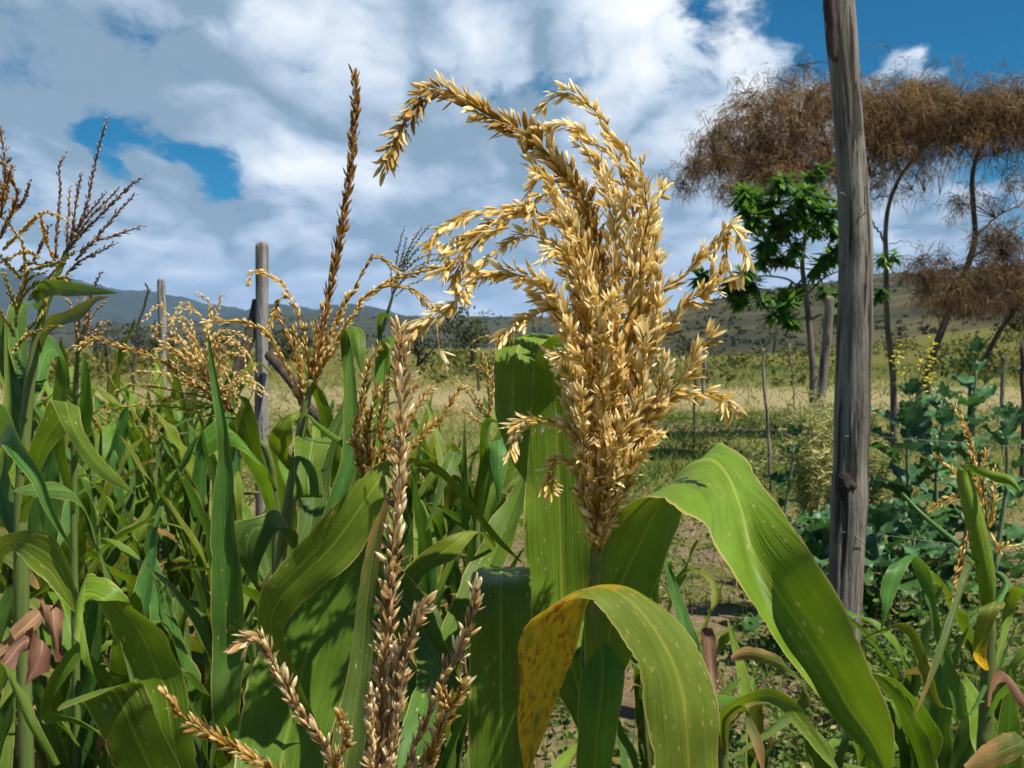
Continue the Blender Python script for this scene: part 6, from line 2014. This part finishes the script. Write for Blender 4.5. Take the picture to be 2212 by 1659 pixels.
lf([(38, 1200, 54, 1200, 1.42), (-20, 1060, 24, 1040, 1.50), (-30, 960, 10, 950, 1.55), (0, 900, 24, 910, 1.58), (40, 860, 44, 860, 1.60)], M_LEAFB, 58)

# slender pink-brown tassel behind it
F2 = thing('maize_plant', ground_below(165, 1500, 2.05), 'thin maize plant with small pinkish tassel just right of the left-edge plant', 'maize plant')
stalk_px(F2, [(168, 745, 2.0), (163, 850, 2.02), (160, 1000, 2.04), (160, 1200, 2.05)], 0.010, 0.004)
TF2 = tassel_part(F2, curve_px([(172, 700), (168, 750)], 2.0, 2.0))
for L_, mt in [([(632, 1056), (605, 1110), (580, 1170), (550, 1270), (520, 1400), (485, 1520)], M_DARK), ([(660, 1240), (620, 1280), (580, 1325), (530, 1440), (485, 1540)], M_PURP), ([(525, 1205), (532, 1300), (525, 1400), (490, 1540)], M_PURP), ([(682, 1366), (640, 1380), (600, 1400), (550, 1450), (490, 1540)], M_PURP), ([(640, 1430), (590, 1450), (540, 1490), (490, 1560)], M_GOLD),
               ([(490, 1200), (492, 1300), (488, 1420), (485, 1540)], M_PURP), ([(395, 1210), (440, 1260), (470, 1380), (485, 1530)], M_PURP), ([(560, 1280), (545, 1380), (500, 1500)], M_PURP)]:
    branch(TF2, curve_px(z1(L_), 2.0, 1.97), mt, step=0.0050, rows=2, tone=(0.5, 0.2), rng=rf, kinds=('slim', 'shut'), probs=(0.5, 0.5), L=0.0125, ang=20, r0=0.0014)
lf([(156, 1100, 166, 1100, 2.04), (110, 950, 140, 950, 1.95), (120, 800, 150, 800, 1.92), (130, 730, 132, 730, 1.9)], M_LEAF, 61, r=F2)
lf([(158, 1000, 168, 1000, 2.04), (170, 900, 200, 900, 2.0), (176, 800, 192, 800, 1.98), (178, 760, 180, 760, 1.98)], M_LEAF, 62, r=F2)

# ---- G: feathery pale tassel between the spike and the big golden one
Gg = thing('maize_plant', ground_below(825, 1500, 2.3), 'slim maize plant with pale grey feathery tassel fanned against the sky near the middle', 'maize plant')
stalk_px(Gg, [z2([(1405, 480)])[0] + (2.25,), z2([(1370, 600)])[0] + (2.25,), z2([(1340, 700)])[0] + (2.26,), z2([(1312, 790)])[0] + (2.27,), (812, 950, 2.29), (815, 1200, 2.3)], 0.010, 0.0032)
TG = tassel_part(Gg, curve_px(z2([(1450, 330), (1420, 420), (1402, 490)]), 2.25, 2.25), r=0.0025)
rg2 = np.random.default_rng(307)
for L_ in [[(1485, 15), (1460, 100), (1440, 200), (1425, 330), (1408, 460)], [(1655, 0), (1590, 80), (1530, 170), (1480, 260), (1440, 350), (1410, 460)], [(1600, 20), (1550, 100), (1500, 200), (1450, 310), (1415, 440)], [(1690, 90), (1620, 120), (1550, 190), (1480, 290), (1430, 400)],
           [(1700, 150), (1630, 180), (1560, 230), (1490, 300), (1430, 400)], [(1775, 205), (1700, 195), (1620, 210), (1540, 260), (1470, 330), (1425, 420)], [(1770, 243), (1710, 235), (1650, 242), (1570, 280), (1490, 340), (1425, 430)], [(1672, 338), (1630, 350), (1580, 378), (1500, 412), (1425, 480)],
           [(1390, 230), (1395, 300), (1400, 400), (1400, 480)], [(1700, 270), (1620, 280), (1540, 320), (1460, 390), (1415, 460)], [(1500, 90), (1480, 180), (1450, 280), (1420, 400)], [(1560, 60), (1520, 150), (1470, 260), (1425, 380)]]:
    branch(TG, curve_px(z2(L_), 2.25, 2.22 + rg2.normal(0, 0.04)), M_PALE, step=0.0055, rows=2, tone=(0.5, 0.22), rng=rg2, kinds=('slim', 'low'), probs=(0.5, 0.5), L=0.0105, ang=16, r0=0.0014, start=0.12)
rail_leaf(Gg, Z2([(1325, 800, 1340, 800, 2.27), (1300, 700, 1330, 690, 2.25), (1310, 600, 1345, 620, 2.20), (1360, 592, 1390, 640, 2.15), (1430, 630, 1440, 670, 2.12), (1490, 700, 1492, 705, 2.10)]), M_LEAF, sub=5, across=8, cup=0.15, wave=0.001, seed=71)

# ---- X: small dry tassel in the middle distance
Xx = thing('maize_plant', ground_below(1040, 1500, 2.15), 'short maize plant with bent dry tassel and cupped leaves left of the big folded leaf', 'maize plant')
z4 = lambda L: [(840.6 + .3466 * a, 663.6 + .3466 * b) for a, b in L]
Z4 = lambda L: [tuple(x for p in z4([(a, b), (c, e)]) for x in p) + tuple(r) for a, b, c, e, *r in L]
stalk_px(Xx, [z4([(625, 690)])[0] + (2.1,), z4([(600, 900)])[0] + (2.1,), z4([(560, 1150)])[0] + (2.11,), z4([(545, 1350)])[0] + (2.12,)], 0.010, 0.0042)
TX = tassel_part(Xx, curve_px(z4([(625, 560), (625, 700)]), 2.1, 2.1))
for L_, mt in [([(528, 215), (570, 190), (630, 183), (668, 205), (662, 260), (650, 400), (632, 560), (625, 690)], M_GOLD), ([(535, 270), (570, 280), (600, 320), (615, 420), (620, 540), (625, 680)], M_STRAW), ([(530, 365), (575, 375), (610, 420), (625, 560), (628, 680)], M_STRAW), ([(405, 440), (450, 480), (510, 550), (560, 630), (620, 700)], M_STRAW),
               ([(500, 480), (540, 560), (590, 640), (625, 700)], M_GOLD), ([(408, 608), (460, 640), (520, 690), (600, 740)], M_STRAW), ([(640, 380), (650, 480), (640, 600), (628, 700)], M_STRAW)]:
    branch(TX, curve_px(z4(L_), 2.1, 2.08), mt, step=0.0062, rows=2, tone=(0.55, 0.22), rng=rg2, kinds=('slim', 'shut'), probs=(0.5, 0.5), L=0.0125, ang=22, r0=0.0013)
for st, mt, s in [([(540, 1350, 570, 1350, 2.12), (520, 1200, 590, 1180, 2.1), (560, 1000, 620, 980, 2.07), (565, 850, 610, 900, 2.03), (570, 740, 610, 790, 2.0), (610, 690, 640, 720, 1.98), (660, 700, 668, 725, 1.96)], M_LEAF, 81), ([(560, 1300, 590, 1300, 2.12), (600, 1100, 640, 1080, 2.1), (610, 900, 680, 880, 2.08), (620, 850, 745, 850, 2.03), (625, 900, 752, 900, 2.0), (640, 1020, 735, 1000, 1.98), (660, 1120, 710, 1110, 1.97), (680, 1230, 684, 1232, 1.97)], M_LEAFB, 82),
                  ([(530, 1420, 560, 1420, 2.12), (450, 1360, 500, 1360, 2.05), (452, 1150, 492, 1150, 2.02), (455, 900, 482, 900, 2.0), (468, 685, 471, 685, 2.0)], M_LEAFB, 83), ([(540, 1440, 560, 1440, 2.12), (480, 1200, 520, 1180, 2.1), (420, 950, 460, 960, 2.05), (360, 910, 450, 940, 2.0), (330, 980, 420, 1010, 1.96), (300, 1130, 350, 1120, 1.93), (225, 1390, 240, 1390, 1.9)], M_LEAFB, 84)]:
    rail_leaf(Xx, Z4(st), mt, sub=5, across=8, cup=0.16, wave=0.001, seed=s)

# ---- lower left: broad curling leaves of two near plants
H = thing('maize_plant', ground_below(330, 1659, 0.95), 'near maize plant at lower left whose broad dark leaf folds over with brown edge', 'maize plant')
stalk_px(H, [(370, 1640, 0.95), (360, 1800, 0.95)], 0.012, 0.010)
k0 = lambda L: [tuple((.4133 * a if i % 2 == 0 else 973.3 + .4133 * a) for i, a in enumerate(r[:4])) + tuple(r[4:]) for r in L]
lf(k0([(780, 1900, 1000, 1900, .90), (800, 1659, 1030, 1659, .89), (770, 1480, 1010, 1460, .88), (730, 1280, 965, 1200, .88), (660, 1100, 900, 1050, .875), (590, 960, 845, 940, .865), (535, 850, 760, 860, .86), (490, 780, 690, 800, .855), (445, 790, 640, 740, .84, .87), (420, 830, 560, 660, .82, .87), (402, 900, 480, 640, .80, .85), (405, 980, 440, 730, .79, .82), (425, 1080, 440, 900, .785, .80), (455, 1150, 470, 1080, .785), (492, 1185, 494, 1182, .785)]), M_LEAFS, 91, 0.08, 0.0012, H)
lf(k0([(800, 1900, 1000, 1900, .82), (600, 1680, 960, 1680, .80), (560, 1560, 860, 1480, .79), (500, 1440, 800, 1330, .78), (440, 1320, 740, 1225, .78), (380, 1300, 600, 1250, .76), (310, 1345, 420, 1310, .74), (300, 1360, 304, 1362, .73)]), M_LEAF, 92, 0.06, 0.001, H)
lf(k0([(760, 1500, 800, 1510, .95), (640, 1050, 690, 1080, .97), (560, 700, 600, 720, .98), (440, 350, 520, 520, .99), (330, 180, 430, 300, .98), (230, 165, 300, 250, .96), (120, 185, 160, 240, .94), (60, 212, 62, 214, .92)]), M_LEAFB, 93, 0.10, 0.001, H)
lf(k0([(830, 1560, 860, 1560, .95), (900, 1180, 960, 1160, 1.05), (960, 1150, 1110, 1290, 1.1), (1110, 1290, 1112, 1300, 1.12)]), M_LEAFB, 94, 0.1, 0.001, H)
lf([(300, 1659, 330, 1669, .93), (235, 1600, 260, 1620, .90), (150, 1560, 178, 1560, .88), (90, 1560, 110, 1530, .87), (100, 1480, 140, 1470, .86), (150, 1400, 185, 1410, .86), (186, 1380, 188, 1382, .86)], M_LEAF, 95, 0.25, 0.0008, H)

I = thing('maize_plant', ground_below(-60, 1659, 0.85), 'near maize plant mostly outside the left edge, its pale ribbed leaf hanging into view', 'maize plant')
stalk_px(I, [(-60, 1000, 0.85), (-60, 1300, 0.85), (-60, 1600, 0.85)], 0.012, 0.006)
lf([(-70, 1380, -50, 1390, .85), (-60, 1260, -10, 1290, .80), (-30, 1180, 5, 1215, .77), (20, 1152, 30, 1192, .75), (83, 1145, 66, 1224, .735), (126, 1172, 104, 1262, .73), (155, 1230, 135, 1298, .73), (164, 1290, 156, 1318, .735), (166, 1326, 165, 1328, .74)], M_LEAFS, 101, 0.10, 0.001, I)
lf([(-70, 1080, -50, 1080, .85), (-40, 940, -5, 990, .72), (0, 870, 0, 960, .66), (45, 950, 22, 990, .64), (88, 1020, 66, 1040, .63), (115, 1095, 100, 1110, .63), (160, 1192, 158, 1194, .64)], M_LEAFB, 102, 0.22, 0.0006, I)
lf([(-70, 1600, -50, 1600, .85), (-40, 1480, 0, 1500, .75), (0, 1430, 20, 1470, .72), (30, 1500, 58, 1500, .71), (62, 1570, 88, 1570, .70), (115, 1655, 130, 1650, .70)], M_LEAF, 103, 0.25, 0.0006, I)
lf([(-70, 1200, -50, 1210, .85), (-30, 1000, 10, 990, .95), (5, 880, 25, 870, 1.0), (10, 700, 14, 700, 1.05)], M_LEAF, 104, 0.2, 0.001, I)
lf([(-60, 1500, -40, 1510, .85), (-10, 1430, 20, 1460, .95), (40, 1375, 60, 1400, 1.0), (62, 1364, 112, 1400, 1.02), (60, 1420, 108, 1440, 1.0), (52, 1480, 60, 1480, .98)], M_DRYP, 105, 0.1, 0.009, I)
lf([(-60, 1450, -40, 1460, .86), (0, 1390, 10, 1410, .98), (40, 1340, 60, 1380, 1.05), (85, 1305, 130, 1310, 1.08), (100, 1350, 136, 1370, 1.06), (122, 1430, 140, 1430, 1.05)], M_DRY, 106, 0.1, 0.008, I)

# ---- right side: arching small plant, snapped stalk
R1 = thing('maize_plant', ground_below(1560, 1659, 1.25), 'small maize plant arching a pale green leaf across the bottom right of the yellow leaf', 'maize plant')
stalk_px(R1, [(1560, 1560, 1.25), (1562, 1700, 1.25)], 0.009, 0.006)
k4 = lambda L: [tuple((1415.7 + .36 * a if i % 2 == 0 else 1061.8 + .36 * a) for i, a in enumerate(r[:4])) + tuple(r[4:]) for r in L]
lr = lambda st, m, s, c=0.1, w=0.0012, r=R1: rail_leaf(r, k4(st), m, sub=6, across=9, cup=c, wave=w, seed=s)
lr([(400, 1560, 430, 1570, 1.25), (380, 1340, 420, 1390, 1.18), (460, 1260, 520, 1290, 1.12), (640, 1182, 640, 1260, 1.06), (760, 1200, 740, 1300, 1.03), (860, 1280, 800, 1370, 1.01), (960, 1420, 900, 1480, 1.0), (1060, 1590, 1000, 1600, .99), (1110, 1680, 1100, 1690, .98)], M_LEAFS, 111)
lr([(400, 1600, 430, 1600, 1.25), (400, 1400, 450, 1400, 1.2), (450, 1300, 500, 1330, 1.16), (520, 1270, 540, 1330, 1.12), (590, 1380, 540, 1400, 1.1), (650, 1520, 590, 1540, 1.08), (655, 1660, 640, 1680, 1.07)], M_LEAFD, 112)
lr([(410, 1620, 430, 1620, 1.25), (700, 1400, 740, 1440, 1.4), (880, 1200, 930, 1260, 1.42), (760, 1010, 780, 1090, 1.4), (640, 945, 600, 1020, 1.36), (540, 930, 490, 1010, 1.34), (450, 985, 448, 1020, 1.32)], M_LEAFD, 113, 0.2, 0.004)
lr([(410, 1640, 430, 1640, 1.25), (330, 1300, 360, 1300, 1.4), (310, 1150, 370, 1140, 1.45), (290, 960, 370, 950, 1.47), (270, 850, 360, 870, 1.48), (300, 815, 340, 820, 1.48), (345, 830, 350, 835, 1.48)], M_DRYP, 114, 0.15, 0.003)
lr([(405, 1650, 425, 1650, 1.25), (270, 900, 300, 860, 1.7), (330, 700, 390, 640, 1.75), (330, 560, 370, 560, 1.78), (260, 490, 310, 480, 1.8), (180, 490, 200, 470, 1.82), (110, 540, 112, 535, 1.83)], M_LEAFS, 115, 0.12, 0.002)

R2 = thing('maize_plant', ground_below(2185, 1659, 1.35), 'snapped maize plant at the right with thick folded green top and dry gold tassel', 'maize plant')
stalk_px(R2, [(2132, 1290, 1.35), (2136, 1400, 1.35), (2130, 1560, 1.35), (2128, 1700, 1.35)], 0.012, 0.009)
rail_leaf(R2, [(2118, 1330, 2146, 1330, 1.35), (2112, 1270, 2152, 1262, 1.33), (2094, 1180, 2138, 1170, 1.325), (2076, 1090, 2116, 1080, 1.33), (2066, 1030, 2098, 1022, 1.34), (2072, 1006, 2110, 1010, 1.34), (2100, 1003, 2126, 1024, 1.33), (2150, 1018, 2146, 1040, 1.31), (2186, 1030, 2182, 1048, 1.29), (2206, 1060, 2204, 1066, 1.28)], M_LEAFS, sub=6, across=12, cup=-0.42, wave=0.0006, seed=121, name='sheath', label='thick folded green sheath at the broken top')
TR = tassel_part(R2, curve_px([(2120, 1030), (2130, 1100), (2134, 1180)], 1.40, 1.40))
for P_ in [[(2062, 880), (2085, 920), (2100, 980), (2110, 1040), (2118, 1120)], [(2020, 985), (2040, 1005), (2062, 1020), (2085, 1050)], [(2090, 930), (2102, 990), (2112, 1060), (2122, 1140), (2126, 1220)], [(2012, 1100), (2045, 1080), (2075, 1070), (2100, 1090), (2118, 1150)], [(2060, 1290), (2080, 1220), (2090, 1170), (2108, 1120)], [(2128, 980), (2124, 1040), (2124, 1120)],
           [(2150, 1020), (2146, 1080), (2138, 1140)], [(2095, 1040), (2108, 1100), (2118, 1180), (2122, 1260)], [(2160, 1190), (2150, 1170), (2140, 1150)], [(2200, 1185), (2175, 1180), (2150, 1190)], [(2060, 1250), (2076, 1190), (2100, 1120)]]:
    branch(TR, curve_px(P_, 1.40, 1.40), M_STRAW, step=0.0045, rows=2, tone=(0.5, 0.25), rng=rg2, kinds=('half', 'shut', 'open'), probs=(.4, .4, .2), L=0.013, ang=26, r0=0.0012)
lq = lambda st, m, s, c=0.1, w=0.0015: rail_leaf(R2, k4(st), m, sub=6, across=9, cup=c, wave=w, seed=s)
# bluish fallen stem
g = Geo()
tube(g, up_cat(np.array([pt(*p) for p in [(1948, 1066, 1.5), (1990, 1110, 1.48), (2050, 1160, 1.45), (2120, 1215, 1.42), (2175, 1262, 1.40), (2140, 1330, 1.36)]]), 5), np.linspace(0.003, 0.006, 26), 7)
g.build('side_stem', M_LEAFB, R2, origin=R2.location)
lq([(2000, 1100, 2030, 1100, 1.35), (1840, 1380, 1900, 1340, 1.32), (1760, 1200, 1840, 1150, 1.30), (1690, 950, 1740, 930, 1.29), (1640, 700, 1690, 690, 1.28), (1570, 520, 1660, 520, 1.27), (1535, 430, 1630, 440, 1.25), (1480, 400, 1570, 390, 1.21), (1385, 470, 1500, 480, 1.18), (1350, 580, 1450, 600, 1.17), (1360, 700, 1400, 720, 1.16), (1350, 850, 1354, 855, 1.16)], M_LEAFB, 122, 0.16)
lq([(1990, 1250, 2020, 1250, 1.35), (1700, 1300, 1750, 1300, 1.3), (1590, 1100, 1660, 1080, 1.27), (1540, 920, 1580, 860, 1.25), (1440, 820, 1500, 790, 1.22), (1380, 850, 1400, 810, 1.2), (1240, 885, 1244, 880, 1.18)], M_LEAFS, 123, 0.16)
lq([(2000, 1150, 2030, 1150, 1.35), (2060, 900, 2100, 910, 1.38), (2090, 690, 2150, 740, 1.40), (2120, 590, 2200, 620, 1.38), (2180, 570, 2240, 680, 1.35), (2260, 600, 2270, 700, 1.32)], M_LEAFS, 124, 0.14)
lq([(1990, 1080, 2010, 1080, 1.35), (1910, 1000, 1990, 1000, 1.30), (1910, 850, 2010, 850, 1.28), (1930, 740, 2060, 730, 1.27), (1960, 690, 2100, 680, 1.28), (2010, 670, 2060, 660, 1.31)][::-1], M_LEAFY, 125, 0.12)
lq([(1960, 400, 1975, 420, 1.34), (1860, 430, 1900, 460, 1.31), (1790, 640, 1830, 660, 1.27), (1700, 900, 1745, 920, 1.23), (1620, 1150, 1650, 1165, 1.2), (1560, 1330, 1563, 1335, 1.18)], M_LEAFD, 126, 0.25)
lq([(2000, 1500, 2020, 1520, 1.30), (2100, 1450, 2130, 1500, 1.15), (2150, 1440, 2240, 1560, 1.08), (2060, 1460, 2080, 1640, 1.02), (1960, 1520, 1990, 1680, .98), (1850, 1640, 1860, 1700, .96)], M_LEAFD, 127, 0.12)
lq([(2000, 1350, 2020, 1350, 1.34), (2020, 1220, 2080, 1240, 1.22), (2060, 1150, 2200, 1180, 1.15), (2150, 1150, 2240, 1250, 1.12), (2260, 1200, 2270, 1300, 1.1)], M_LEAFB, 128, 0.14)
lq([(1990, 1300, 2010, 1300, 1.35), (2010, 1150, 2060, 1200, 1.2), (2055, 1070, 2140, 1150, 1.12), (2150, 1230, 2240, 1260, 1.09), (2230, 1330, 2260, 1330, 1.08)], M_DRYP, 129, 0.14)

# ------------------------------------------------------------------ the air of the valley
g = Geo()
x0, x1, y0, y1, z0, z1 = -6900, 6900, -6900, 6900, -8, 420
g.add([(x, y, z) for x in (x0, x1) for y in (y0, y1) for z in (z0, z1)], np.array([(0, 1, 3, 2), (4, 6, 7, 5), (0, 4, 5, 1), (2, 3, 7, 6), (0, 2, 6, 4), (1, 5, 7, 3)]))
m, T = new_mat('haze')
pv = T.n('ShaderNodeVolumePrincipled')
pv.inputs['Color'].default_value = (0.34, 0.60, 1.0, 1)
pv.inputs['Density'].default_value = 0.00008
T.l(pv.outputs[0], T.n('ShaderNodeOutputMaterial').inputs['Volume'])
tag(g.build('haze', m, smooth=False), None, kind='stuff')
bpy.context.view_layer.update()
